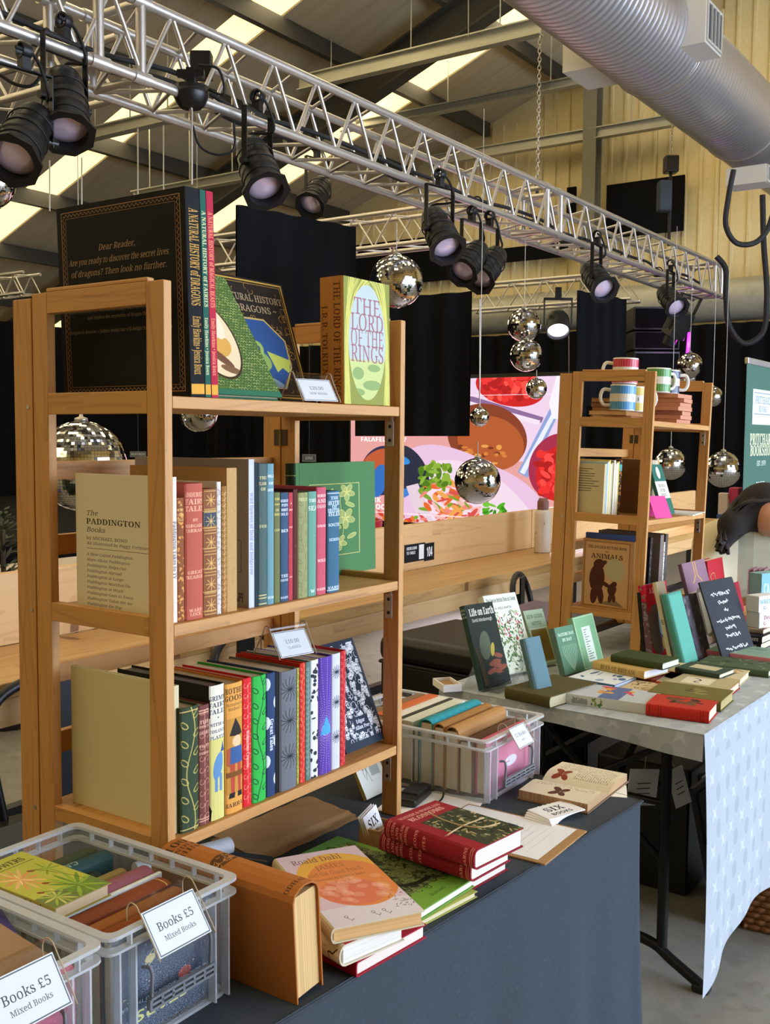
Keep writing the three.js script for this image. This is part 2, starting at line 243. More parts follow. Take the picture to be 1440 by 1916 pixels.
    for (const f of [0.15, 0.5, 0.85]) { const bb = p0.b + bl * f, top = roofY(bb); if (top - y > 0.3) part('hanger_rod', cyl(V3(a, y, bb), V3(a, top, bb), 0.008, 6), matGalv, g); }
  }
  // blacked-out windows and the stage curtains
  for (const [x0, y0, x1, y1, lab] of [[1133, 327, 1281, 447, 'big blacked-out window beside the steel column'], [1060, 349, 1078, 400, 'narrow blacked-out window left of the steel column'], [660, 436, 858, 540, 'wide blacked-out window behind the crossing truss'], [878, 452, 1062, 498, 'low blacked-out window under the big truss']]) {
    const p0 = ab(onA(x0, y1, 13.38)), p1 = ab(onA(x1, y0, 13.38)); const m = inHall(one('blackout_board', bx(0.03, p1.y - p0.y, Math.abs(p1.b - p0.b), 13.38, (p0.y + p1.y) / 2, (p0.b + p1.b) / 2), M.drape, lab, 'window board'));
  }
  const curtain = (name, lab, a0, b0, a1, b1, y0, y1, amp = 0.05) => { const len = Math.hypot(a1 - a0, b1 - b0), nx = -(b1 - b0) / len, nb = (a1 - a0) / len, n = Math.round(len * 14); return inHall(one(name, sheet(n, 2, (u, v) => { const w = amp * Math.sin(u * len * 21) + amp * 0.5 * Math.sin(u * len * 8.3); return V3(a0 + (a1 - a0) * u + nx * w, y0 + (y1 - y0) * v, b0 + (b1 - b0) * u + nb * w); }, 0.004), M.drape, lab, 'curtain', 'black stage curtains')); };
  curtain('stage_curtain', 'long black stage curtain under the cream end wall', 12.7, -13, 12.7, 6, 0.02, 2.9);
  curtain('stage_curtain', 'long black side curtain behind the wooden counters', -4, -12, 12.4, -12, 0.02, 3.0);
  curtain('stage_curtain', 'black curtain edge at the far left of the photo', 1.9, -5.55, 0.4, -5.35, 0.02, 2.72);
  // hanging black panels
  const flag = (px, zs, lab) => { const P = px.map(([x, y], i) => far(x, y, zs[i])); return one('hanging_panel', G(sheet(24, 6, (u, v) => { const e = P[0].clone().lerp(P[1], u), f = P[3].clone().lerp(P[2], u); return f.lerp(e, v).add(V3(0, 0, 0.025 * Math.sin(u * 26))); }, 0.012)), M.drape, lab, 'fabric panel', 'black hanging fabric panels'); };
  flag([[443, 383], [666, 425], [666, 640], [443, 640]], [6.2, 7.4, 7.4, 6.2], 'wide black fabric panel hanging behind the open gold-edged books');
  flag([[664, 562], [881, 545], [876, 816], [664, 816]], [8.9, 8.6, 8.6, 8.9], 'black fabric panel hanging left of the food screen');
  flag([[1080, 543], [1171, 560], [1168, 760], [1076, 760]], [9.4, 10, 10, 9.4], 'narrow black fabric panel hanging above the red striped mug');
}
/* ---------- the big spiral duct with its outlet boxes, and the far duct ---------- */
{
  const duct = inHall(thing('spiral_duct', 'large silver spiral air duct crossing the top right corner', 'duct'));
  const matDuct = std({ color: '#c6c4c8', metalness: 0.85, roughness: 0.36 });
  const n = 40, a0 = -3, a1 = 12.6, r = 0.4, step = 0.0125, rings = Math.round((a1 - a0) / step), pts = [];
  const seg = (s, e) => { const L = []; for (let i = 0; i <= Math.round((e - s) / step); i++) { const k = i % 6; L.push([r + (k === 0 ? 0.009 : k === 1 || k === 5 ? 0.005 : 0), i * step]); } const g = lathe(L, n); g.rotateZ(-Math.PI / 2); g.translate(s, 4.65, -2.2); return g; };
  for (let s = -2; s < 12.6; s += 2.4) part('duct_section', seg(s, Math.min(s + 2.39, 12.6)), matDuct, duct);
  for (let s = 0.4; s < 12.5; s += 2.4) part('joint_band', (() => { const g = new THREE.TorusGeometry(r + 0.006, 0.012, 6, n); g.rotateY(Math.PI / 2); g.translate(s - 0.005, 4.65, -2.2); return g; })(), M.steel, duct);
  const outlet = (px, py, w, h, sgn, lab) => {
    const p = ab(onB(px, py, -2.2 + sgn * 0.47)), o = inHall(thing('duct_outlet', lab, 'air outlet', 'outlet boxes on the air duct'));
    part('box', bx(w, h, 0.36, p.a, p.y, -2.2 + sgn * 0.36), flat('#c9c5bb', 0.5), o); part('grille_frame', G(bx(w * 0.9, 0.02, 0.02, p.a, p.y + h * 0.42, -2.2 + sgn * 0.545), bx(w * 0.9, 0.02, 0.02, p.a, p.y - h * 0.42, -2.2 + sgn * 0.545), bx(0.02, h * 0.85, 0.02, p.a - w * 0.43, p.y, -2.2 + sgn * 0.545), bx(0.02, h * 0.85, 0.02, p.a + w * 0.43, p.y, -2.2 + sgn * 0.545)), flat('#b5b1a8'), o);
    part('grille', bx(w * 0.84, h * 0.82, 0.006, p.a, p.y, -2.2 + sgn * 0.542), flat('#3d4046'), o);
    for (let i = 1; i < 4; i++) part('louvre', bx(0.012, h * 0.82, 0.02, p.a - w * 0.42 + w * 0.84 * i / 4, p.y, -2.2 + sgn * 0.55), flat('#b5b1a8'), o);
  };
  outlet(1318, 55, 0.4, 0.34, 1, 'white outlet box with a dark grille on the near side of the duct');
  outlet(1092, 115, 0.5, 0.3, -1, 'white outlet box on the far side of the duct below its shoulder');
  outlet(1425, 330, 0.26, 0.16, 1, 'small outlet box under the duct at the right edge');
  const p0 = ab(onA(880, 602, 12.95)), p1 = ab(onA(1440, 560, 12.95)); const fd = inHall(thing('wall_duct', 'pale round duct running level along the end wall above the curtain', 'duct'));
  const y = (p0.y + p1.y) / 2 + 0.05; for (let i = 0; i < 6; i++) { const s = p0.b - 1 + i * 2.2; part('duct_section', cyl(V3(12.95, y, s), V3(12.95, y, s + 2.19), 0.28, 24), matGalv, fd); part('joint_band', cyl(V3(12.95, y, s - 0.03), V3(12.95, y, s + 0.02), 0.292, 24), matGalv, fd); }
}

/* ================= RIGGING: trusses, lamps, mirror balls ================= */
const unitBrace = new THREE.CylinderGeometry(1, 1, 1, 8);
function bar(name, p, q, r, mat, parent) { const m = part(name, unitBrace, mat, parent), d = q.clone().sub(p); m.scale.set(r, d.length(), r); m.quaternion.setFromUnitVectors(V3(0, 1, 0), d.normalize()); m.position.copy(p).add(q).multiplyScalar(0.5); return m; }
function truss(label, P, Q, s, rc, rb, pitch, joints = []) {       // hall axes; P,Q centre line ends
  const root = inHall(thing('box_truss', label, 'truss')), d = Q.clone().sub(P), len = d.length(); d.normalize();
  const side = V3(-d.z, 0, d.x), c = (i, j, t) => P.clone().addScaledVector(d, t).addScaledVector(side, i * s / 2).add(V3(0, j * s / 2, 0));
  for (const [i, j] of [[-1, -1], [1, -1], [-1, 1], [1, 1]]) part('chord', cyl(c(i, j, 0), c(i, j, len), rc, 12), M.alu, root);
  const n = Math.round(len / pitch), st = len / n;
  for (let k = 0; k < n; k++) {
    const t0 = k * st, t1 = t0 + st / 2, t2 = t0 + st;
    for (const i of [-1, 1]) { bar('brace', c(i, -1, t0), c(i, 1, t1), rb, M.alu, root); bar('brace', c(i, 1, t1), c(i, -1, t2), rb, M.alu, root); }
    bar('brace', c(-1, -1, t0), c(1, -1, t1), rb, M.alu, root); bar('brace', c(1, -1, t1), c(-1, -1, t2), rb, M.alu, root);
    bar('brace', c(-1, 1, t1), c(1, 1, t0), rb, M.alu, root);
  }
  for (const t of joints) for (const dt of [-0.12, 0.12]) { for (const i of [-1, 1]) bar('end_strut', c(i, -1, t + dt), c(i, 1, t + dt), rc * 0.95, M.alu, root); for (const j of [-1, 1]) bar('end_strut', c(-1, j, t + dt), c(1, j, t + dt), rc * 0.8, M.alu, root); for (const [i, j] of [[-1, -1], [1, -1], [-1, 1], [1, 1]]) part('coupler', cyl(c(i, j, t + dt - 0.05), c(i, j, t + dt + 0.05), rc * 1.25, 12), M.alu, root); }
  return root;
}
const TB = -2.655, TS = 0.335, TY = onB(720, 318, TB).y;
{
  const at = (px) => ab(onB(px, 300, TB)).a, aEnd = ab(onB(1350, 540, TB)).a, a0 = -1.2, off = (px, py) => ab(onB(px, py, TB)).a - a0;
  truss('long aluminium box truss running from the top left to the far right', V3(a0, TY + TS / 2, TB - TS / 2), V3(aEnd, TY + TS / 2, TB - TS / 2), TS, 0.0245, 0.0105, 0.36, [off(225, 110), off(1035, 430), aEnd - a0 - 0.14]);
  const lead = inHall(thing('cable_bundle', 'thick black cable bundle lying inside the long truss', 'cable')), L = [];
  for (let a = a0; a < aEnd - 0.2; a += 0.5) L.push(V3(a, TY + 0.1 + 0.02 * Math.sin(a * 5), TB - TS * 0.72 + 0.03 * Math.sin(a * 3.1)));
  part('cable', tube(L, 0.026, 8), M.rubber, lead); part('cable', tube(L.map((p) => p.clone().add(V3(0, 0.045 + 0.01 * Math.sin(p.x * 7), 0.03))), 0.014, 6), M.rubber, lead);
  for (let a = a0 + 0.4; a < aEnd; a += 0.95) part('cable_tie', (() => { const g = new THREE.TorusGeometry(0.046, 0.006, 6, 14); g.rotateY(Math.PI / 2); g.translate(a, TY + 0.115, TB - TS * 0.72); return g; })(), M.rubber, lead);
  const cross = (a, x0, y0, x1, y1, s, lab) => { const p = ab(onA(x0, y0, a)), q = ab(onA(x1, y1, a)); truss(lab, V3(a, (p.y + q.y) / 2, p.b), V3(a, (p.y + q.y) / 2, q.b), s, 0.02, 0.008, 0.42); };
  cross(6.6, 395, 475, 870, 420, 0.28, 'aluminium truss crossing behind the black panels');
  cross(10.4, 880, 575, 1190, 520, 0.3, 'far aluminium truss above the hanging mirror balls');
  cross(2.5, -40, 172, 175, 112, 0.3, 'short aluminium truss joining the long truss at the far left');
  cross(7.6, -40, 545, 60, 528, 0.26, 'far aluminium truss seen left of the bookcase');
}
/* ---------- stage lamps ---------- */
const matLens = phy({ color: '#e4d2ec', roughness: 0.14, metalness: 0.35, clearcoat: 1 });
const geoCan = { body: lathe([[0.0, -0.19], [0.045, -0.185], [0.075, -0.165], [0.088, -0.12], [0.088, -0.03], [0.094, -0.025], [0.094, -0.012], [0.1, -0.008], [0.1, 0.06], [0.105, 0.066], [0.105, 0.078], [0.1, 0.084], [0.1, 0.19], [0.094, 0.19], [0.094, 0.03]], 24) };
geoCan.frame = (() => { const s = new THREE.Shape(); for (let i = 0; i < 8; i++) { const a = Math.PI / 8 + i * Math.PI / 4; s[i ? 'lineTo' : 'moveTo'](0.13 * Math.cos(a), 0.13 * Math.sin(a)); } const h = new THREE.Path(); h.absarc(0, 0, 0.092, 0, 7, true); s.holes.push(h); const g = new THREE.ExtrudeGeometry(s, { depth: 0.012, bevelEnabled: false, curveSegments: 20 }); g.rotateX(-Math.PI / 2); g.translate(0, 0.186, 0); return g; })();
geoCan.lens = lathe([[0, 0.165], [0.05, 0.16], [0.093, 0.145], [0.093, 0.13], [0, 0.135]], 24);
geoCan.ring = (() => { const g = new THREE.TorusGeometry(0.101, 0.004, 6, 24); g.rotateX(Math.PI / 2); return g; })();
geoCan.yoke = G(bx(0.006, 0.3, 0.03, -0.125, 0.13, 0), bx(0.006, 0.3, 0.03, 0.125, 0.13, 0), bx(0.256, 0.006, 0.03, 0, 0.28, 0));
geoCan.knob = [cyl(V3(-0.15, 0, 0), V3(-0.1, 0, 0), 0.018, 10), cyl(V3(0.1, 0, 0), V3(0.15, 0, 0), 0.018, 10)];
geoCan.clamp = G(bx(0.04, 0.06, 0.045, 0, 0.31, 0), lathe([[0.03, -0.02], [0.038, -0.02], [0.038, 0.02], [0.03, 0.02]], 14).rotateZ(Math.PI / 2).translate(0, 0.36, 0));
function can(rear, front, size, label, hangUp = true) {
  const o = thing('stage_lamp', label, 'stage lamp', 'black stage lamps'), d = front.clone().sub(rear).normalize(), mid = rear.clone().add(front).multiplyScalar(0.5);
  o.position.copy(mid); o.scale.setScalar(size); o.rotation.y = TURN + (rnd() - 0.5) * 0.4;
  const inv = o.quaternion.clone().invert(), q = new THREE.Quaternion().setFromUnitVectors(V3(0, 1, 0), d.applyQuaternion(inv));
  for (const [n, g, m] of [['barrel', geoCan.body, M.blackSteel], ['gel_frame', geoCan.frame, M.blackSteel], ['lens', geoCan.lens, matLens]]) part(n, g, m, o).quaternion.copy(q);
  for (const y of [-0.06, 0.02, 0.12]) { const r = part('rib', geoCan.ring, M.blackSteel, o); r.quaternion.copy(q); r.position.copy(V3(0, y, 0).applyQuaternion(q)); }
  part('yoke', geoCan.yoke, M.blackSteel, o); for (const g of geoCan.knob) part('knob', g, M.blackPlastic, o); part('clamp', geoCan.clamp, M.blackSteel, o);
  const tail = V3(0, -0.18, 0).applyQuaternion(q); part('power_lead', tube([tail, tail.clone().multiplyScalar(1.25).add(V3(0.02, 0.03, 0)), V3(0.08, 0.2, 0.05), V3(0.03, 0.34, 0.03), V3(-0.05, 0.36, 0.02)], 0.008, 6), M.rubber, o);
  return o;
}
{
  const z = (px) => -onB(px, 300, TB + 0.02).z;
  can(far(118, 128, z(120) + 0.1), far(126, 262, z(120) - 0.12), 0.92, 'black stage lamp hanging upright at the top left');
  can(far(72, 215, z(70) + 0.0), far(22, 300, z(70) - 0.25), 0.92, 'black stage lamp tilted to the left at the top left edge');
  can(far(462, 258, z(470) + 0.1), far(502, 368, z(470) - 0.15), 0.96, 'black stage lamp pointing down beside the black book stack');
  can(far(607, 338, z(560) + 1.5), far(578, 388, z(560) + 1.25), 0.82, 'small black stage lamp on the back of the truss above the wide black panel');
  can(far(802, 390, z(815)), far(842, 476, z(815) - 0.3), 0.98, 'black stage lamp tilted right above the large mirror ball');
  can(far(900, 460, z(880)), far(862, 512, z(880) - 0.25), 0.9, 'black stage lamp, left one of the crossed pair');
  can(far(938, 466, z(905) + 0.1), far(890, 530, z(905) - 0.2), 0.95, 'black stage lamp, right one of the crossed pair');
  can(far(1098, 500, z(1100)), far(1132, 543, z(1100) - 0.3), 0.98, 'black stage lamp with a lilac lens over the narrow black panel');
  can(far(1236, 540, z(1245)), far(1270, 580, z(1245) - 0.35), 0.95, 'black stage lamp with a lilac lens near the far end of the truss');
  // lit spotlight and a motor with its lead
  const lit = thing('lit_spotlight', 'black spotlight with a glowing white lens above the mirror balls', 'stage lamp'), p = far(1043, 605, 9.2); lit.position.copy(p);
  const aim = V3(-0.05, -0.75, 0.6).normalize(); const q = new THREE.Quaternion().setFromUnitVectors(V3(0, 1, 0), aim);
  part('barrel', lathe([[0, -0.12], [0.07, -0.11], [0.1, -0.05], [0.105, 0.1], [0.095, 0.1], [0.09, 0.06]], 22), M.blackSteel, lit).quaternion.copy(q);
  const lens = part('lens', lathe([[0, 0.085], [0.088, 0.075], [0.088, 0.06]], 22), std({ color: '#ffffff', emissive: '#f4ecff', emissiveIntensity: 4 }), lit); lens.quaternion.copy(q);
  part('yoke', G(bx(0.01, 0.24, 0.03, -0.12, 0.1, 0), bx(0.01, 0.24, 0.03, 0.12, 0.1, 0), bx(0.25, 0.02, 0.04, 0, 0.21, 0)), M.blackSteel, lit); part('clamp', G(bx(0.05, 0.1, 0.05, 0, 0.26, 0)), M.blackSteel, lit);
  const sl = new THREE.SpotLight('#f1e8ff', 60, 0, 0.5, 0.5, 2); sl.position.copy(p).addScaledVector(aim, 0.13); sl.target.position.copy(p).addScaledVector(aim, 4); sl.castShadow = true; scene.add(sl, sl.target);
  const mot = thing('ball_motor', 'round black mirror ball motor clamped under the long truss', 'motor'); mot.position.copy(far(357, 180, z(357))); mot.scale.setScalar(0.8);
  part('housing', lathe([[0, -0.07], [0.06, -0.07], [0.085, -0.045], [0.105, 0.0], [0.11, 0.05], [0, 0.055]], 24), M.blackPlastic, mot); part('clamp', G(bx(0.05, 0.12, 0.05, 0, 0.1, 0), bx(0.16, 0.04, 0.04, 0, 0.13, 0)), M.blackSteel, mot); part('hook', cyl(V3(0, -0.12, 0), V3(0, -0.07, 0), 0.012, 8), M.steel, mot);
  part('lead', tube([V3(0.1, 0.04, 0), V3(0.2, 0.0, 0.04), V3(0.17, 0.14, 0.05), V3(0.05, 0.17, 0.03)], 0.008, 6), M.rubber, mot); part('transformer', bx(0.13, 0.16, 0.1, 0.02, 0.26, -0.25, 0.01), M.blackPlastic, mot);
  const proj = thing('stage_projector', 'black projector hanging below the last stage lamp', 'projector'); proj.position.copy(far(1268, 606, 11.2)); proj.rotation.set(0.5, 0.3, -0.35);
  part('housing', bx(0.2, 0.3, 0.2, 0, 0, 0, 0.02), M.blackPlastic, proj); part('lens_barrel', cyl(V3(0, -0.15, 0), V3(0, -0.24, 0), 0.07, 16), M.blackSteel, proj); part('yoke', G(bx(0.012, 0.4, 0.04, -0.13, 0.12, 0), bx(0.012, 0.4, 0.04, 0.13, 0.12, 0), bx(0.27, 0.012, 0.04, 0, 0.32, 0)), M.blackSteel, proj);
  const neon = thing('neon_tube', 'thin magenta neon tube above the pair of mirror balls', 'neon tube'); const n0 = far(1289, 622, 11.4), n1 = far(1285, 668, 11.4);
  part('tube', cyl(n0, n1, 0.018, 10), std({ color: '#d04ad8', emissive: '#d23ae0', emissiveIntensity: 1.6 }), neon); part('cap', cyl(n0, n0.clone().add(V3(0, 0.05, 0)), 0.022, 10), M.blackPlastic, neon);
  const nl = new THREE.PointLight('#d23ae0', 0.5); nl.position.copy(n0).lerp(n1, 0.5).add(V3(0, 0, 0.05)); nl.castShadow = true; scene.add(nl);
}
/* ---------- mirror balls: a dark core under rows of small mirror tiles ---------- */
const matMirror = std({ color: '#d9d9d9', metalness: 1, roughness: 0.06 });
function ballGeo(rows) {
  const Q = [], r = 1, e = 0.46;
  for (let i = 0; i < rows; i++) {
    const f = Math.PI * (i + 0.5) / rows, n = Math.max(3, Math.round(2 * rows * Math.sin(f))), hw = Math.PI * Math.sin(f) / n * 0.93, hh = Math.PI / rows * e;
    for (let k = 0; k < n; k++) {
      const t = 2 * Math.PI * (k + (i % 2) * 0.5) / n, N = V3(Math.sin(f) * Math.cos(t), Math.cos(f), Math.sin(f) * Math.sin(t));
      const T = V3(-Math.sin(t), 0, Math.cos(t)), B = N.clone().cross(T), n2 = N.clone().addScaledVector(T, rr(-0.03, 0.03)).addScaledVector(B, rr(-0.03, 0.03)).normalize();
      const T2 = T.clone().addScaledVector(n2, -T.dot(n2)).normalize(), B2 = n2.clone().cross(T2), C = N.clone().multiplyScalar(r);
      const v = (a, b) => C.clone().addScaledVector(T2, a * hw).addScaledVector(B2, b * hh); Q.push([v(-1, -1), v(1, -1), v(1, 1), v(-1, 1)]);
    }
  }
  return quads(Q);
}
const geoBallBig = ballGeo(44), geoBallSmall = ballGeo(24), geoCore = new THREE.SphereGeometry(0.985, 28, 18), matCore = flat('#2a2a2c', 0.4);
function mirrorBall(px, py, rpx, z, label, wireTo) {
  const o = thing('mirror_ball', label, 'mirror ball', 'hanging mirror balls'), r = rpx * z / FOCAL, p = far(px, py, z); o.position.copy(p); o.rotation.y = rnd() * 6;
  part('core', geoCore, matCore, o).scale.setScalar(r); part('mirror_tiles', rpx > 35 ? geoBallBig : geoBallSmall, matMirror, o).scale.setScalar(r);
  part('hanger_cap', lathe([[0, 0], [0.16, 0], [0.14, 0.08], [0.05, 0.11], [0.03, 0.2], [0, 0.2]], 14), M.steel, o).scale.setScalar(Math.max(r, 0.08)); o.children[2].position.y = r * 0.985;
  const top = wireTo ?? 2.2; part('wire', cyl(V3(0, r, 0), V3(0, top, 0), 0.0025, 5), M.steel, o);
}
{
  mirrorBall(741, 527, 49, 6.2, 'large mirror ball hanging behind the thick illustrated book', 0.34);
  mirrorBall(-22, 340, 49, 4.6, 'mirror ball cut off by the left edge of the photo', 1.0);
  mirrorBall(153, 872, 84, 5.6, 'big mirror ball seen through the left side of the bookcase', 2.1);
  mirrorBall(371, 772, 36, 5.6, 'mirror ball peeping out below the top shelf of the bookcase', 1.6);
  mirrorBall(980, 608, 31, 8.4, 'upper one of two touching mirror balls right of the black panel', 0.75);
  mirrorBall(984, 665, 30, 8.2, 'lower one of two touching mirror balls right of the black panel', 0.12);
  mirrorBall(1003, 727, 19.5, 8.0, 'small mirror ball before the top right corner of the food screen', 0.14);
  mirrorBall(897, 780, 18, 6.6, 'small mirror ball on the wire above the one before the food screen', 1.9);
  mirrorBall(893, 900, 43, 6.4, 'large mirror ball hanging before the food screen', 0.24);
  mirrorBall(1290, 684, 24, 10.6, 'upper mirror ball behind the green mug', 1.0);
  mirrorBall(1283, 704, 24, 10.9, 'lower mirror ball tucked behind the upper one above the far bookcase', 0.1);
  mirrorBall(1333, 742, 19, 10.2, 'small mirror ball beside the right post of the far bookcase', 1.2);
  mirrorBall(1352, 878, 34, 9.6, 'dark mirror ball low between the far bookcase and the green banner', 2.2);
  mirrorBall(1254, 868, 30, 9.8, 'dark mirror ball seen through the middle bay of the far bookcase', 2.2);
}
/* ---------- chains, wires and loose cables ---------- */
{
  const chain = thing('hoist_chain', 'steel hoist chain dropping to the long truss', 'chain'), p = far(1005, 332, 9.35), link = new THREE.TorusGeometry(0.022, 0.006, 6, 12); link.scale(0.65, 1, 1);
  for (let i = 0; i < 34; i++) { const m = part('link', link, M.steel, chain); m.position.copy(p).add(V3(0.0, i * 0.036, 0)); m.rotation.y = (i % 2) * Math.PI / 2; }
  part('hook', G(bx(0.05, 0.09, 0.05, p.x, p.y - 0.06, p.z, 0.01), cyl(p.clone().add(V3(0, -0.19, 0)), p.clone().add(V3(0, -0.1, 0)), 0.015, 8)), M.blackSteel, chain);
  const ch2 = thing('hoist_chain', 'steel chain with a black chain bag before the blacked-out window', 'chain'), q = far(1255, 300, 12.6);
  for (let i = 0; i < 20; i++) { const m = part('link', link, M.steel, ch2); m.position.copy(q).add(V3(0, i * 0.036, 0)); m.rotation.y = (i % 2) * 1.57; } part('motor', bx(0.16, 0.2, 0.16, q.x, q.y - 0.05, q.z, 0.02), M.blackPlastic, ch2); part('chain_bag', bx(0.16, 0.36, 0.16, q.x - 0.07, q.y - 0.42, q.z, 0.03), M.blackCloth, ch2); part('pole', cyl(q, q.clone().add(V3(0, -1.0, 0)), 0.02, 8), M.blackSteel, ch2);
  const loop = (lab, pts, z, r = 0.03) => one('cable_loop', tube(pts.map(([x, y], i) => far(x, y, z)), r, 8), M.rubber, lab, 'cable', 'loose black cables');
  loop('thick black cable hanging in a loop under the end of the duct', [[1372, 318], [1362, 370], [1358, 425], [1378, 455], [1410, 455], [1432, 435], [1446, 400]], 9.2, 0.024);
  loop('thick black cable falling in a long loop from the end of the truss', [[1340, 480], [1356, 500], [1358, 560], [1364, 610], [1392, 643], [1425, 625], [1434, 560], [1428, 450], [1426, 365]], 10.8, 0.03);
  loop('thin black cable drooping below the first stage lamps', [[0, 140], [30, 158], [60, 160], [80, 130], [76, 95]], 4.7, 0.008);
  loop('thin black cable drooping below the ball motor', [[360, 235], [375, 275], [410, 290], [436, 280], [438, 230]], 5.2, 0.006);
  for (const [x, y0, y1, z, lab] of [[93, 300, 395, 6, 'thin steel wire, leftmost of those above the black book'], [153, 295, 395, 6.2, 'thin steel wire, second of those above the black book'], [258, 240, 372, 6.4, 'thin steel wire, third of those above the black book'], [306, 235, 360, 6.6, 'thin steel wire, fourth of those above the black book'], [359, 205, 345, 5, 'steel wire under the ball motor'], [897, 560, 760, 6.6, 'steel wire carrying the two mirror balls before the food screen'], [1064, 560, 720, 10.2, 'steel wire right of the lilac lensed lamps'], [876, 0, 70, 9, 'thin rod dropping from the roof to the pale beam']]) one('steel_wire', cyl(far(x, y0, z), far(x, y1, z), 0.0045, 5), M.steel, lab, 'wire', 'thin steel wires');
}

/* ================= BEHIND THE STALL ================= */
/* ---------- food screen ---------- */
{
  const a = 8.6, p0 = ab(onA(655, 988, a)), p1 = ab(onA(1082, 703, a)), w = Math.abs(p1.b - p0.b), y0 = ab(onA(870, 984, a)).y, y1 = ab(onA(980, 705, a)).y, h = y1 - y0;
  const c = canvas(1290, 876, (x, W, H) => {
    const X = (px) => (px - 655) / 427 * W, Y = (py) => (py - 703) / 284 * H, P = (pts, col) => { x.fillStyle = col; x.beginPath(); pts.forEach(([u, v], i) => x[i ? 'lineTo' : 'moveTo'](X(u), Y(v))); x.closePath(); x.fill(); }, E = (u, v, ru, rv, col, rot = 0) => { x.fillStyle = col; x.beginPath(); x.ellipse(X(u), Y(v), ru / 427 * W, rv / 284 * H, rot, 0, 7); x.fill(); };
    x.fillStyle = '#e89a96'; x.fillRect(0, 0, W, H);
    P([[655, 703], [1090, 703], [1090, 990], [655, 990]], '#e9a3a0'); P([[880, 703], [1090, 703], [1090, 860], [960, 860], [880, 800]], '#efd3ec');
    E(965, 722, 62, 34, '#d21a22', 0.25); for (let i = 0; i < 60; i++) E(965 + rr(-50, 50), 722 + rr(-24, 22), rr(4, 10), rr(3, 7), ['#f03232', '#b50f18', '#ff5348'][i % 3], rnd() * 3);
    P([[878, 735], [900, 738], [1025, 778], [1022, 788], [878, 748]], '#8d6a9a'); P([[878, 742], [1020, 784], [1016, 792], [878, 752]], '#f4e4f4');
    E(925, 815, 74, 62, '#8a3c22', 0.4); E(932, 826, 62, 50, '#b65a2c', 0.4); for (let i = 0; i < 26; i++) E(915 + rr(-40, 50), 850 + rr(-18, 18), rr(3, 7), rr(2, 5), ['#d9813c', '#e8a24c', '#7c3418'][i % 3]);
    P([[1048, 735], [1062, 703], [1080, 703], [1000, 890], [982, 880]], '#8fa4d8'); P([[1044, 760], [1052, 760], [994, 884], [986, 880]], '#e9eefc');
    E(1052, 868, 50, 62, '#a8284a', 0.25); E(1058, 880, 44, 52, '#d4161e', 0.25); for (let i = 0; i < 70; i++) E(1052 + rr(-34, 34), 884 + rr(-40, 36), rr(4, 11), rr(4, 9), ['#ee2b2b', '#b30e16', '#ff4a44'][i % 3], rnd() * 3);
    P([[1046, 703], [1090, 703], [1090, 790], [1040, 780], [1034, 752]], '#f7f2ff');
    x.fillStyle = '#e9c3e2'; x.beginPath(); x.moveTo(X(760), Y(860)); x.bezierCurveTo(X(800), Y(800), X(900), Y(846), X(945), Y(872)); x.bezierCurveTo(X(1010), Y(896), X(1050), Y(950), X(1040), Y(990)); x.lineTo(X(760), Y(990)); x.fill();
    x.fillStyle = '#f4dbec'; x.beginPath(); x.moveTo(X(800), Y(880)); x.bezierCurveTo(X(860), Y(830), X(960), Y(880), X(1010), Y(960)); x.lineTo(X(1010), Y(990)); x.lineTo(X(820), Y(990)); x.fill();
    E(722, 885, 44, 52, '#332a52', 0.4); E(712, 872, 26, 40, '#c25a34', 0.9); E(778, 884, 34, 56, '#20263f', -0.5); E(716, 906, 16, 34, '#2f6fc0', 0.2); E(762, 862, 18, 8, '#2b8ee0', 0.3); E(766, 930, 26, 8, '#3c82d8', -0.5);
    P([[772, 915], [796, 908], [830, 990], [800, 990]], '#e6d0dc'); P([[862, 950], [888, 940], [902, 990], [870, 990]], '#f0dfe6');
    for (let i = 0; i < 90; i++) E(800 + rr(0, 110), 925 + rr(-22, 58), rr(6, 16), rr(2, 5), ['#e8662a', '#f0887c', '#d94f4a', '#f2a552', '#7ba32c', '#f7b9b2'][i % 6], rr(-1, 1));
    for (let i = 0; i < 40; i++) E(828 + rr(-28, 30), 895 + rr(-26, 22), rr(4, 12), rr(3, 6), ['#6d9a20', '#8fb53a', '#4c7a16'][i % 3], rnd() * 3);
    for (let i = 0; i < 24; i++) E(936 + rr(-14, 26), 950 + rr(-12, 20), rr(3, 10), rr(2, 5), ['#4fae1e', '#74c43a', '#2f8a10'][i % 3], rnd() * 3);
    for (let i = 0; i < 40; i++) E(690 + rr(0, 110), 978 + rr(-6, 12), rr(3, 8), rr(2, 5), ['#d6402c', '#e8772e', '#7fb02a'][i % 3], rnd() * 3);
    x.fillStyle = 'rgba(255,235,245,.85)'; x.fillRect(0, Y(969), W, 7); x.fillRect(0, Y(735), W, 4);
    x.font = 'bold 40px sans-serif'; x.fillStyle = '#fff'; x.textAlign = 'left'; x.fillText('FALAFEL MESS?', X(676), Y(826), X(796) - X(676)); x.font = 'bold 44px sans-serif'; x.fillText('RK', X(702), Y(950)); x.fillText('POOL', X(700), Y(964));
  });
  const t = texOf(c), s = inHall(thing('screen', 'large bright screen showing wraps and trays of food', 'screen'));
  const face = new THREE.PlaneGeometry(w, h); face.rotateY(-Math.PI / 2); face.translate(a, y0 + h / 2, (p0.b + p1.b) / 2);
  part('display', face, std({ color: '#0a0a0a', emissive: '#ffffff', emissiveMap: t, emissiveIntensity: 1.05, roughness: 0.6 }), s);
  part('housing', bx(0.12, h + 0.08, w + 0.06, a + 0.07, y0 + h / 2, (p0.b + p1.b) / 2), M.blackPlastic, s); part('stand', bx(0.5, y0, w * 0.9, a + 0.3, y0 / 2, (p0.b + p1.b) / 2), M.drape, s);
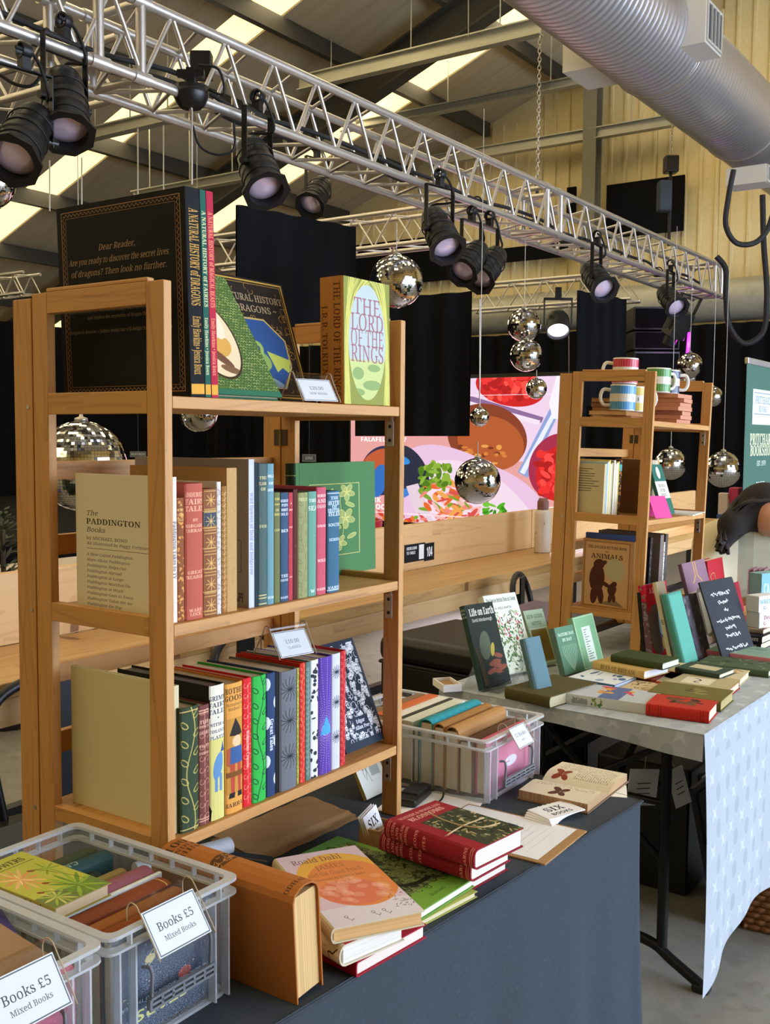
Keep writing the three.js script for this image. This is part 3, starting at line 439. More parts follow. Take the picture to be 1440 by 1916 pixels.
  const L = new THREE.RectAreaLight('#ffc9d0', 1.0, w, h); L.position.copy(S(a - 0.02, y0 + h / 2, (p0.b + p1.b) / 2)); L.lookAt(L.position.clone().addScaledVector(UA, -1)); scene.add(L);
}
/* ---------- speaker stack and dim stage shapes on the far right ---------- */
{
  for (const [y0, y1, lab] of [[573, 618, 'uppermost box of the black speaker stack under the truss end'], [619, 655, 'middle box of the black speaker stack'], [656, 712, 'lowest box of the black speaker stack']]) { const p = far(1185, y1, 11.8), q = far(1272, y0, 11.8), o = thing('line_speaker', lab, 'speaker', 'black speaker stack'); o.position.set((p.x + q.x) / 2, p.y, p.z); part('cabinet', bx(q.x - p.x, q.y - p.y - 0.012, 0.4, 0, (q.y - p.y) / 2, -0.2, 0.01), M.blackPlastic, o); part('grille', bx((q.x - p.x) * 0.94, (q.y - p.y) * 0.8, 0.01, 0, (q.y - p.y) / 2, 0.004), M.drape, o); }
}
/* ---------- long wooden counters with upright boards ---------- */
const CB0 = -1.77, CB1 = -1.35, CY = 0.76;
{
  const mk = (a0, a1, lab) => {
    const o = inHall(thing('wooden_counter', lab, 'counter', 'long pine counters')), L = a1 - a0, m = (a0 + a1) / 2;
    for (let i = 0; i < 3; i++) part('plank', metreUV(bx(L, 0.045, 0.138, m, CY - 0.0225, CB0 + 0.07 + i * 0.14, 0.003), 1.4), M.pineTop, o);
    part('apron', metreUV(bx(L, 0.075, 0.03, m, CY - 0.083, CB1 - 0.02, 0.002), 1.4), M.pine, o);
    part('back_board', metreUV(bx(L, 0.225, 0.04, m, CY + 0.1125, CB0 - 0.02, 0.004), 1.4), M.pine, o);
    for (const a of [a0 + 0.25, a1 - 0.25]) for (const b of [CB0 + 0.05, CB1 - 0.05]) part('leg', bx(0.05, CY - 0.05, 0.05, a, (CY - 0.05) / 2, b), M.blackSteel, o);
    part('foot_rail', bx(L - 0.5, 0.04, 0.04, m, 0.25, CB0 + 0.05), M.blackSteel, o);
  };
  mk(-0.9, 1.72, 'long pine counter with an upright board seen through the left side of the bookcase'); mk(1.725, 4.6, 'long pine counter with an upright board right of the bookcase, carrying a flask'); mk(4.605, 7.6, 'long pine counter with an upright board behind the far bookcase');
  const sign = (px0, py0, px1, py1, lab, draw) => { const p = ab(onB(px0, py1, CB0 + 0.004)), q = ab(onB(px1, py0, CB0 + 0.004)), w = q.a - p.a, h = 0.088, k = cell(256, 128, draw), g = quads([[V3(p.a, p.y, CB0 + 0.0045), V3(p.a + w, p.y, CB0 + 0.0045), V3(p.a + w, p.y + h, CB0 + 0.0045), V3(p.a, p.y + h, CB0 + 0.0045), uvOf(k)]]); const o = inHall(thing('counter_sign', lab, 'sign')); part('plate', bx(w, h, 0.004, p.a + w / 2, p.y + h / 2, CB0 + 0.002), M.blackPlastic, o); part('print', g, k.p.mat, o); };
  sign(757, 1022, 795, 1054, 'black sticker sign on the counter board beside the number', (x, w, h) => { x.fillStyle = '#14161b'; x.fillRect(0, 0, w, h); text(x, 'ORDER DOWN', 20, 30, 28, '#f0f0f0', 'sans-serif', 'left', 'bold', 130); text(x, 'TO TABLE', 20, 62, 28, '#f0f0f0', 'sans-serif', 'left', 'bold', 110); x.fillStyle = '#e6e6e6'; x.fillRect(176, 12, 64, 104); });
  sign(794, 1020, 812, 1050, 'small black sign numbered 104 on the counter board', (x, w, h) => { x.fillStyle = '#0f1014'; x.fillRect(0, 0, w, h); text(x, '104', w / 2, h / 2, 96, '#f4f4f4', 'sans-serif', 'center', 'bold', 220); });
  sign(149, 1105, 205, 1138, 'black sticker sign beside the pine knot seen through the bookcase', (x, w, h) => { x.fillStyle = '#101318'; x.fillRect(0, 0, w, h); text(x, 'ORDER FOOD', 20, 42, 40, '#f0f0f0', 'sans-serif', 'left', 'bold', 226); text(x, 'TO PICKUP', 20, 88, 40, '#f0f0f0', 'sans-serif', 'left', 'bold', 200); });
  // drinking flask on the counter
  const q = ab(onY(1016, 1034, CY)), f = thing('flask', 'cream speckled drinking flask with a mauve lid on the counter', 'bottle'); f.position.copy(S(q.a, CY, CB0 + 0.16));
  const k = canvas(256, 512, (x, w, h) => { x.fillStyle = '#dfd5c6'; x.fillRect(0, 0, w, h); for (let i = 0; i < 90; i++) { x.fillStyle = ['#2f2f33', '#a3553d', '#b98a5a', '#8f9a80'][i % 4]; x.beginPath(); x.ellipse(rnd() * w, rnd() * h, 2, 6, rnd() * 3, 0, 7); x.fill(); } });
  const H = onB(1016, 932, CB0 + 0.16).y - CY, R = 0.046; part('body', lathe([[0, 0], [R * 0.95, 0], [R, 0.008], [R, H * 0.7], [R * 0.9, H * 0.76], [R * 0.66, H * 0.79]], 30), std({ map: texOf(k), roughness: 0.5 }), f); part('lid', lathe([[R * 0.66, H * 0.78], [R * 0.7, H * 0.79], [R * 0.7, H * 0.93], [R * 0.5, H], [0, H]], 26), flat('#8d5f58', 0.45), f);
}
/* ---------- chairs, stools and railing in the dark under the counters ---------- */
{
  const chair0 = (() => {
    const o = thing('metal_chair', '', 'chair', 'black metal chairs'), m = M.blackSteel;
    part('seat', bx(0.38, 0.02, 0.38, 0, 0.45, 0, 0.008), m, o);
    for (const [x, z] of [[-1, -1], [1, -1], [-1, 1], [1, 1]]) part('leg', cyl(V3(x * 0.2, 0, z * 0.2), V3(x * 0.165, 0.45, z * 0.165), 0.016, 8), m, o);
    part('back_frame', tube([V3(-0.17, 0.45, -0.17), V3(-0.185, 0.62, -0.2), V3(-0.16, 0.74, -0.23), V3(0, 0.79, -0.24), V3(0.16, 0.74, -0.23), V3(0.185, 0.62, -0.2), V3(0.17, 0.45, -0.17)], 0.014, 8), m, o);
    part('splat', bx(0.1, 0.32, 0.008, 0, 0.62, -0.215), m, o); part('stretcher', G(cyl(V3(-0.185, 0.2, -0.185), V3(0.185, 0.2, -0.185), 0.008, 6), cyl(V3(-0.185, 0.2, 0.185), V3(0.185, 0.2, 0.185), 0.008, 6)), m, o); return o;
  })();
  [[1.55, -1.02, 0.2, 'black metal chair drawn up behind the right post of the bookcase'], [0.72, -1.0, -0.2, 'black metal chair behind the lower left shelf of the bookcase'], [3.35, -0.95, 0.3, 'black metal chair left of the far bookcase'], [4.5, -0.95, 0.1, 'black metal chair seen left of the back post of the far bookcase']].forEach(([a, b, t, lab], i) => { let o = chair0; if (i) { o = chair0.clone(); o.name = numbered('metal_chair'); scene.add(o); } o.userData = { ...o.userData, label: lab }; atStall(o, a, 0, b, t); });
  const stool = (a, b, w, h, lab) => { const o = thing('padded_stool', lab, 'stool', 'black padded stools'); atStall(o, a, 0, b, rr(-0.1, 0.1)); part('cushion', bx(w, 0.09, w, 0, h - 0.045, 0, 0.03), M.leather, o); part('skirt', bx(w * 0.96, h - 0.17, w * 0.96, 0, (h - 0.17) / 2 + 0.08, 0, 0.01), M.leather, o); part('piping', (() => { const g = new THREE.TorusGeometry(w * 0.68, 0.006, 5, 4); g.rotateX(Math.PI / 2); g.rotateY(Math.PI / 4); g.translate(0, h - 0.09, 0); return g; })(), M.rubber, o); for (const [x, z] of [[-1, -1], [1, -1], [-1, 1], [1, 1]]) part('leg', cyl(V3(x * w * 0.42, 0, z * w * 0.42), V3(x * w * 0.42, 0.09, z * w * 0.42), 0.018, 8), M.steel, o); };
  stool(2.05, -0.72, 0.44, 0.76, 'black padded stool right of the near bookcase post'); stool(2.62, -0.66, 0.46, 0.76, 'black padded stool behind the leaning nature books'); stool(-0.1, -0.98, 0.4, 0.6, 'black padded stool at the left edge behind the bookcase');
  const rail = (a0, a1, b, lab) => { const o = inHall(thing('railing', lab, 'railing', 'black balustrades')); part('handrail', bx(a1 - a0, 0.05, 0.05, (a0 + a1) / 2, 0.63, b), M.blackSteel, o); part('bottom_rail', bx(a1 - a0, 0.03, 0.03, (a0 + a1) / 2, 0.08, b), M.blackSteel, o); const g = bx(0.016, 0.54, 0.016); for (let a = a0; a <= a1; a += 0.115) part('baluster', g, M.blackSteel, o).position.set(a, 0.35, b); };
  rail(0.2, 4.2, -3.3, 'black balustrade behind the counters left of the flask'); rail(4.35, 8.2, -3.3, 'black balustrade behind the counters beyond the flask');
  inHall(one('stage_platform', bx(6.4, 0.55, 5.5, 5.2, 0.275, -8.6), M.drape, 'low black stage platform behind the railing', 'stage'));
  // a red bucket chair and pale goods glimpsed through the bars
  const red = thing('tub_chair', 'red tub chair glimpsed through the railing bars', 'chair'); atStall(red, 5.6, 0, -4.0); part('shell', lathe([[0.3, 0.25], [0.36, 0.45], [0.38, 0.75], [0.35, 0.75], [0.3, 0.42], [0, 0.4], [0, 0.25]], 26), flat('#c8202c', 0.5), red); part('base', cyl(V3(0, 0, 0), V3(0, 0.26, 0), 0.12, 14), M.blackSteel, red);
  const bench = inHall(thing('bench', 'long dark bench with a pale cushion behind the railing', 'bench')); part('seat', bx(4, 0.08, 0.5, 3.0, 0.46, -4.6), flat('#5a4434'), bench); part('cushion', bx(3.9, 0.07, 0.46, 3.0, 0.535, -4.6, 0.02), flat('#b9aca2'), bench); for (const a of [1.2, 3, 4.8]) part('support', bx(0.08, 0.42, 0.4, a, 0.21, -4.6), M.blackSteel, bench);
}
/* ---------- small signs and a plant in the dark ---------- */
{
  for (const [px, py, w, h, z, word, lab] of [[258, 850, 0.13, 0.045, 8.4, 'BEATBOX', 'small grey BEATBOX sign glimpsed through the left bay of the bookcase'], [578, 857, 0.11, 0.06, 8.4, 'LUNA', 'small dark grey sign glimpsed above the green flower book']]) { const o = thing('wall_sign', lab, 'sign'), k = cell(128, 48, (x, W, H) => { x.fillStyle = '#4a4b46'; x.fillRect(0, 0, W, H); x.strokeStyle = '#8f8c7c'; x.lineWidth = 3; x.strokeRect(4, 4, W - 8, H - 8); text(x, word, W / 2, H / 2, 26, '#a8a592', 'sans-serif', 'center', 'bold', W * 0.86); }); o.position.copy(far(px, py, z)); part('plate', bx(w, h, 0.01, 0, 0, -0.006), M.blackPlastic, o); part('print', quads([[V3(-w / 2, -h / 2, 0), V3(w / 2, -h / 2, 0), V3(w / 2, h / 2, 0), V3(-w / 2, h / 2, 0), uvOf(k)]]), k.p.mat, o); part('hanger', cyl(V3(0, h / 2, -0.006), V3(0, h / 2 + 0.9, -0.006), 0.003, 5), M.blackSteel, o); }
  const pl = thing('potted_plant', 'dark leafy plant at the left edge behind the counter', 'plant'), c = far(6, 1030, 5.0); pl.position.set(c.x, 0, c.z); part('pot', lathe([[0, 0], [0.15, 0], [0.2, 0.4], [0.18, 0.4], [0.17, 0.36], [0, 0.36]], 20), flat('#2a2826'), pl); part('stem', cyl(V3(0, 0.36, 0), V3(0, 0.95, 0), 0.012, 6), flat('#4a3a26'), pl);
  const L = []; for (let i = 0; i < 260; i++) { const y = rr(0.45, 1.06), r = 0.2 * (1.12 - y) / 0.6 + 0.03, t = rnd() * 6.28, d = V3(Math.cos(t), rr(-0.1, 0.6), Math.sin(t)).normalize(), o = V3(Math.cos(t) * r * 0.3, y, Math.sin(t) * r * 0.3), e = o.clone().addScaledVector(d, r), s = V3(-d.z, 0, d.x).multiplyScalar(0.012), m = o.clone().lerp(e, 0.5); L.push([o, m.clone().add(s), e, m.clone().sub(s)]); } const f = part('foliage', quads(L), flat('#26361e', 0.7), pl); f.userData.kind = 'stuff';
}
/* ---------- people, built as one smooth body from jointed limbs ---------- */
function bodyMesh(bones, cellSize, k = 0.03) {
  const lo = V3(9, 9, 9), hi = V3(-9, -9, -9); for (const [p, q, r, s] of bones) for (const [c, e] of [[p, r], [q, s]]) { lo.min(c.clone().subScalar(e + 0.04)); hi.max(c.clone().addScalar(e + 0.04)); }
  const c = lo.clone().add(hi).multiplyScalar(0.5), half = Math.max(hi.x - lo.x, hi.y - lo.y, hi.z - lo.z) / 2, N = Math.min(96, Math.ceil(2 * half / cellSize)), mc = new MarchingCubes(N, new THREE.MeshBasicMaterial(), false, false, 400000);
  const f = mc.field, P = V3(), ba = V3(), pa = V3();
  for (let z = 0; z < N; z++) for (let y = 0; y < N; y++) for (let x = 0; x < N; x++) {
    P.set((x - N / 2) / (N / 2) * half + c.x, (y - N / 2) / (N / 2) * half + c.y, (z - N / 2) / (N / 2) * half + c.z); let d = 9;
    for (const [p, q, r, s] of bones) { ba.subVectors(q, p); pa.subVectors(P, p); const t = Math.min(1, Math.max(0, pa.dot(ba) / Math.max(1e-6, ba.dot(ba)))); const e = pa.addScaledVector(ba, -t).length() - (r + (s - r) * t); const h = Math.max(k - Math.abs(d - e), 0) / k; d = Math.min(d, e) - h * h * k * 0.25; }
    f[x + y * N + z * N * N] = -d;
  }
  mc.isolation = 0; mc.update(); const n = mc.count ?? mc.geometry.drawRange.count, pos = mc.positionArray.slice(0, n * 3), nor = mc.normalArray.slice(0, n * 3);
  for (let i = 0; i < pos.length; i += 3) { pos[i] = pos[i] * half + c.x; pos[i + 1] = pos[i + 1] * half + c.y; pos[i + 2] = pos[i + 2] * half + c.z; }
  const g = new THREE.BufferGeometry(); g.setAttribute('position', new THREE.BufferAttribute(new Float32Array(pos), 3)); g.setAttribute('normal', new THREE.BufferAttribute(new Float32Array(nor), 3)); g.setAttribute('uv', new THREE.BufferAttribute(new Float32Array(n * 2), 2)); return g;
}
{
  const skin = flat('#c98f74', 0.55), knit = std({ color: '#d9cfb2', roughness: 0.95, bumpMap: texOf(canvas(64, 64, (x) => { x.fillStyle = '#444'; x.fillRect(0, 0, 64, 64); x.fillStyle = '#ddd'; for (let i = 0; i < 8; i++) x.fillRect(i * 8, 0, 4, 64); }), false, [1, 1]), bumpScale: 0.002 });
  // seated shopper with dark hair bending over, behind the clear card box
  const P = thing('person', 'person with long dark hair in a cream ribbed jumper bending forward behind the far table', 'person'); const c = far(1390, 1060, 4.62); P.position.set(c.x, 0, c.z); P.scale.setScalar(1.04);
  const v = V3, hy = 0.62, head = v(0.075, 1.055, 0.06), neck = v(0.02, 0.98, 0.0), hip = v(-0.02, 0.5, -0.12), chest = v(-0.01, 0.84, -0.05);
  part('body', bodyMesh([[head, v(0.09, 1.03, 0.1), 0.088, 0.08], [head, neck, 0.055, 0.055], [neck, v(-0.1, 0.92, -0.03), 0.055, 0.06], [neck, v(0.14, 0.92, -0.02), 0.055, 0.06], [v(-0.13, 0.9, -0.03), v(-0.19, 0.7, 0.08), 0.048, 0.04], [v(-0.19, 0.7, 0.08), v(-0.06, 0.66, 0.26), 0.038, 0.028], [v(0.17, 0.9, -0.02), v(0.24, 0.7, 0.08), 0.048, 0.04], [v(0.24, 0.7, 0.08), v(0.14, 0.66, 0.26), 0.038, 0.028], [chest, hip, 0.11, 0.12], [hip, v(-0.12, 0.5, 0.22), 0.085, 0.065], [hip, v(0.12, 0.5, 0.22), 0.085, 0.065], [v(-0.12, 0.5, 0.22), v(-0.13, 0.08, 0.2), 0.06, 0.042], [v(0.12, 0.5, 0.22), v(0.13, 0.08, 0.2), 0.06, 0.042], [v(-0.13, 0.05, 0.18), v(-0.13, 0.04, 0.34), 0.04, 0.032], [v(0.13, 0.05, 0.18), v(0.13, 0.04, 0.34), 0.04, 0.032]], 0.016), skin, P);
  part('jumper', bodyMesh([[v(0.0, 0.95, -0.02), hip, 0.1, 0.15], [v(-0.08, 0.9, -0.03), v(-0.06, 0.6, -0.08), 0.11, 0.13], [v(0.1, 0.9, -0.02), v(0.06, 0.6, -0.08), 0.1, 0.13], [v(-0.13, 0.91, -0.03), v(-0.2, 0.7, 0.08), 0.07, 0.066], [v(-0.2, 0.7, 0.08), v(-0.09, 0.665, 0.22), 0.062, 0.05], [v(0.17, 0.9, -0.02), v(0.25, 0.7, 0.08), 0.07, 0.066], [v(0.25, 0.7, 0.08), v(0.16, 0.665, 0.22), 0.062, 0.05]], 0.016, 0.06), knit, P);
  part('hair', bodyMesh([[v(0.07, 1.075, 0.03), v(0.07, 1.06, 0.03), 0.105, 0.105], [v(0.02, 1.06, 0.03), v(-0.08, 1.0, 0.08), 0.07, 0.05], [v(-0.08, 1.0, 0.08), v(-0.13, 0.9, 0.12), 0.048, 0.02], [v(0.15, 1.04, 0.04), v(0.19, 0.92, 0.1), 0.06, 0.03]], 0.012, 0.05), flat('#1d1512', 0.85), P);
  const lock = []; for (let i = 0; i < 34; i++) { const f = i / 33, z = 0.03 + rr(-0.09, 0.11); lock.push(tube([v(0.05 + rr(-0.03, 0.08), 1.165 + rr(-0.01, 0.006) - Math.abs(z - 0.03) * 0.5, z), v(-0.03 + rr(-0.02, 0.02), 1.115 + rr(-0.015, 0.01) - Math.abs(z - 0.03) * 0.3, 0.04 + (z - 0.03) * 0.7), v(-0.1, 1.02 + rr(-0.03, 0.025), 0.08 + rr(-0.04, 0.045)), v(-0.135 + rr(-0.02, 0.02), 0.91 + rr(-0.03, 0.03), 0.12 + rr(-0.03, 0.03))], rr(0.005, 0.009), 5, 16)); }
  const locks = part('hair_locks', G(lock), flat('#241a15', 0.7), P); locks.userData.kind = 'stuff';
  for (const dx of [-0.03, 0.03]) { const e = part('eye', new THREE.SphereGeometry(0.011, 12, 8), flat('#e8e2da', 0.3), P); e.position.set(0.09 + dx, 1.045, 0.17); part('iris', new THREE.SphereGeometry(0.006, 10, 8), flat('#2a1d14', 0.3), e).position.set(0, -0.002, 0.007); }
  part('nose', cyl(v(0.09, 1.04, 0.172), v(0.09, 1.008, 0.192), 0.007, 10, 0.012), skin, P); part('mouth', (() => { const g = new THREE.SphereGeometry(0.02, 14, 8); g.scale(1, 0.3, 0.35); g.translate(0.09, 0.983, 0.168); return g; })(), flat('#a0584e', 0.5), P);
  part('trousers', bodyMesh([[hip, v(-0.12, 0.5, 0.22), 0.1, 0.078], [hip, v(0.12, 0.5, 0.22), 0.1, 0.078], [v(-0.12, 0.5, 0.22), v(-0.13, 0.12, 0.2), 0.074, 0.06], [v(0.12, 0.5, 0.22), v(0.13, 0.12, 0.2), 0.074, 0.06]], 0.018), flat('#2b3140', 0.9), P);
  const st = thing('folding_stool', 'plain black stool under the bending shopper', 'stool'); st.position.set(c.x, 0, c.z); part('seat', bx(0.36, 0.04, 0.34, -0.02, 0.36, -0.12, 0.01), M.blackPlastic, st); for (const [x, z] of [[-1, -1], [1, -1], [-1, 1], [1, 1]]) part('leg', cyl(v(-0.02 + x * 0.15, 0, -0.12 + z * 0.14), v(-0.02 + x * 0.15, 0.35, -0.12 + z * 0.14), 0.012, 8), M.blackSteel, st);
  // someone sitting on the bench beyond the railing, of whom only legs and a pale skirt show
  const Q = thing('person', 'seated person in a cream skirt and blue shoes beyond the railing, mostly hidden', 'person'); atStall(Q, 2.0, 0, -4.45);
  part('body', bodyMesh([[v(0, 1.2, -0.1), v(0, 1.22, -0.09), 0.09, 0.085], [v(0, 1.1, -0.12), v(0, 1.0, -0.12), 0.05, 0.06], [v(-0.15, 1.0, -0.12), v(0.15, 1.0, -0.12), 0.06, 0.06], [v(0, 0.95, -0.13), v(0, 0.66, -0.14), 0.12, 0.13], [v(-0.09, 0.64, -0.1), v(-0.1, 0.62, 0.26), 0.08, 0.062], [v(0.09, 0.64, -0.1), v(0.1, 0.62, 0.26), 0.08, 0.062], [v(-0.1, 0.62, 0.26), v(-0.1, 0.08, 0.28), 0.058, 0.04], [v(0.1, 0.62, 0.26), v(0.1, 0.08, 0.28), 0.058, 0.04], [v(-0.18, 0.98, -0.12), v(-0.22, 0.75, 0.0), 0.045, 0.04], [v(-0.22, 0.75, 0), v(-0.1, 0.7, 0.16), 0.036, 0.03], [v(0.18, 0.98, -0.12), v(0.22, 0.75, 0.0), 0.045, 0.04], [v(0.22, 0.75, 0), v(0.1, 0.7, 0.16), 0.036, 0.03]], 0.018), skin, Q);
  part('skirt', bodyMesh([[v(-0.08, 0.66, -0.12), v(-0.1, 0.63, 0.24), 0.11, 0.1], [v(0.08, 0.66, -0.12), v(0.1, 0.63, 0.24), 0.11, 0.1], [v(-0.08, 0.6, 0.26), v(-0.09, 0.42, 0.29), 0.1, 0.1], [v(0.08, 0.6, 0.26), v(0.09, 0.42, 0.29), 0.1, 0.1]], 0.018, 0.06), flat('#d9c9b4', 0.9), Q);
  part('top', bodyMesh([[v(0, 0.97, -0.13), v(0, 0.7, -0.14), 0.14, 0.14], [v(-0.15, 1.0, -0.12), v(0.15, 1.0, -0.12), 0.075, 0.075]], 0.018, 0.06), flat('#e7d2cf', 0.9), Q);
  for (const s of [-1, 1]) part('shoe', bx(0.09, 0.08, 0.24, s * 0.1, 0.04, 0.33, 0.03), flat('#2f55b8', 0.6), Q); part('hair', new THREE.SphereGeometry(0.115, 20, 14).translate(0, 1.24, -0.13), flat('#3a2a20', 0.6), Q);
}

/* ================= THE NEAR TABLE AND BOOKCASE ================= */
const TY0 = TABLE + 0.0025;                              // cloth surface
{
  const turn = TURN - 0.077, P = S(0.872, 0, 0.327), place = (o) => { o.position.copy(P); o.rotation.y = turn; return o; };
  const t = place(thing('folding_table', 'folding table under the black cloth', 'table')); part('tabletop', bx(2.2, 0.035, 0.74, -1.11, TABLE - 0.02, -0.375, 0.004), flat('#cfcac0'), t);
  for (const x of [-2.0, -0.2]) for (const z of [-0.65, -0.1]) part('leg', cyl(V3(x, 0, z), V3(x, TABLE - 0.04, z), 0.014, 10), M.blackSteel, t);
  const L = 2.24, D = 0.77, R = 0.018, per = L + R * 1.5708 + D;
  const drop = (s, v) => {      // s along the hem, v 1 at the edge .. 0 at the hem
    const y = 0.015 + (TABLE - 0.0105) * v, k = (1 - v), f = k * (0.011 * Math.sin(s * 17 + 0.6) + 0.008 * Math.sin(s * 41 + 2) + 0.006 * Math.sin(s * 7)) + 0.024 * k * k + 0.006 * k * Math.sin(y * 9 + s * 5) * Math.exp(-Math.abs(s - 1.9) * 3);
    if (s < L) return V3(s - L, y, f); if (s < L + R * 1.5708) { const a = (s - L) / R; return V3((R + f) * Math.sin(a), y, -R + (R + f) * Math.cos(a)); } return V3(R + f, y, -R - (s - L - R * 1.5708));
  };
  const c = place(thing('tablecloth', 'plain black cloth draped over the near table down to the floor', 'tablecloth'));
  part('top', metreUV(bx(L + R, 0.0025, D + R, -L / 2 + R / 2, TABLE + 0.00125, -D / 2 - R / 2), 0.4), M.blackCloth, c);
  const g = sheet(260, 26, (u, v) => drop(u * per, v)); const uv = g.attributes.uv; for (let i = 0; i < uv.count; i++) uv.setXY(i, uv.getX(i) * per / 0.4, uv.getY(i) * 0.74 / 0.4); part('skirt', g, M.blackCloth, c);
  part('edge_fold', (() => { const q = []; for (let s = 0; s <= L; s += 0.04) q.push(V3(s - L, TABLE + 0.0002, 0.0)); for (let i = 0; i <= 5; i++) q.push(V3(R * Math.sin(i * 0.314), TABLE + 0.0002, -R + R * Math.cos(i * 0.314))); for (let s = 0.05; s < D; s += 0.05) q.push(V3(R, TABLE + 0.0002, -R - s)); return new THREE.TubeGeometry(new THREE.CatmullRomCurve3(q), 160, 0.0025, 8); })(), M.blackCloth, c);
}
const CASE = { t: 0.0145, s: 0.033, D: 0.269, L: 0.55, H: 0.876, shelf: [0.727, 0.4235, 0.129] };
function bookcase(label) {
  const { t, s, D, L, H } = CASE, o = thing('folding_bookcase', label, 'bookcase', 'folding wooden bookcases'), m = M.beech;
  for (const x of [t / 2, L + t / 2]) {
    part('post', wbx(t, H, s, x, H / 2, -s / 2), m, o); part('post', wbx(t, H, s, x, H / 2, -D + s / 2), m, o);
    for (const [y0, y1] of [[0.846, H], [0.704, 0.734], [0.406, 0.433], [0.11, 0.132]]) part('side_rail', wbx(t * 0.98, y1 - y0, D - 2 * s, x, (y0 + y1) / 2, -D / 2, 0.001), m, o);
    part('crest', wbx(t * 0.9, 0.006, D - 2 * s + 0.004, x, H + 0.0028, -D / 2, 0.002), m, o);
    part('back_post', wbx(t, H - 0.006, 0.042, x, (H - 0.006) / 2, -D - 0.0025 - 0.021), m, o);
  }
  for (const [y0, y1] of [[0.607, 0.635], [0.493, 0.524], [0.298, 0.327], [0.188, 0.222]]) part('back_rail', wbx(L - t, y1 - y0, 0.014, (L + t) / 2, (y0 + y1) / 2, -D - 0.026), m, o);
  for (const y of CASE.shelf) {
    const sh = part('shelf', wbx(L - t - 0.002, 0.0165, D - 0.004, (L + t) / 2, y - 0.0082, -D / 2 + 0.001), m, o);
    for (const sd of [0, 1]) { const x = sd ? L - 0.0012 : t + 0.0012, b = part('shelf_bracket', G(bx(0.0022, 0.044, 0.015, x, y - 0.046, -0.02, 0.001), bx(0.0022, 0.012, 0.004, x - (sd ? 0.003 : -0.003), y - 0.02, -0.0145)), M.steel, o); for (const dy of [-0.034, -0.058]) { const h = part('screw_hole', new THREE.CylinderGeometry(0.0032, 0.0032, 0.0012, 12), flat('#2a211a'), b); h.rotation.z = Math.PI / 2; h.position.set(x + (sd ? -0.0012 : 0.0012), y + dy, -0.02); } }
  }
  for (const [x, sg] of [[L, -1], [t, 1]]) for (const y of [0.672, 0.2]) { const h = part('hinge', G(bx(0.0018, 0.03, 0.013, x + sg * 0.001, y, -D + 0.008), bx(0.0018, 0.03, 0.013, x + sg * 0.001, y, -D - 0.01)), flat('#3a2a18', 0.4), o); part('hinge_pin', cyl(V3(x + sg * 0.0025, y - 0.0155, -D - 0.0012), V3(x + sg * 0.0025, y + 0.0155, -D - 0.0012), 0.0024, 10), M.brass, h); }
  for (const y of [0.715, 0.418, 0.12]) { const w = part('screw', new THREE.CylinderGeometry(0.0034, 0.0034, 0.001, 12), M.steel, o); w.rotation.z = Math.PI / 2; w.position.set(-0.0004, y, -D - 0.012); }
  return o;
}
atStall(bookcase('tall folding wooden bookcase full of old books on the near table'), 0, TY0, 0);
const SHELF = CASE.shelf.map((y) => TY0 + y);

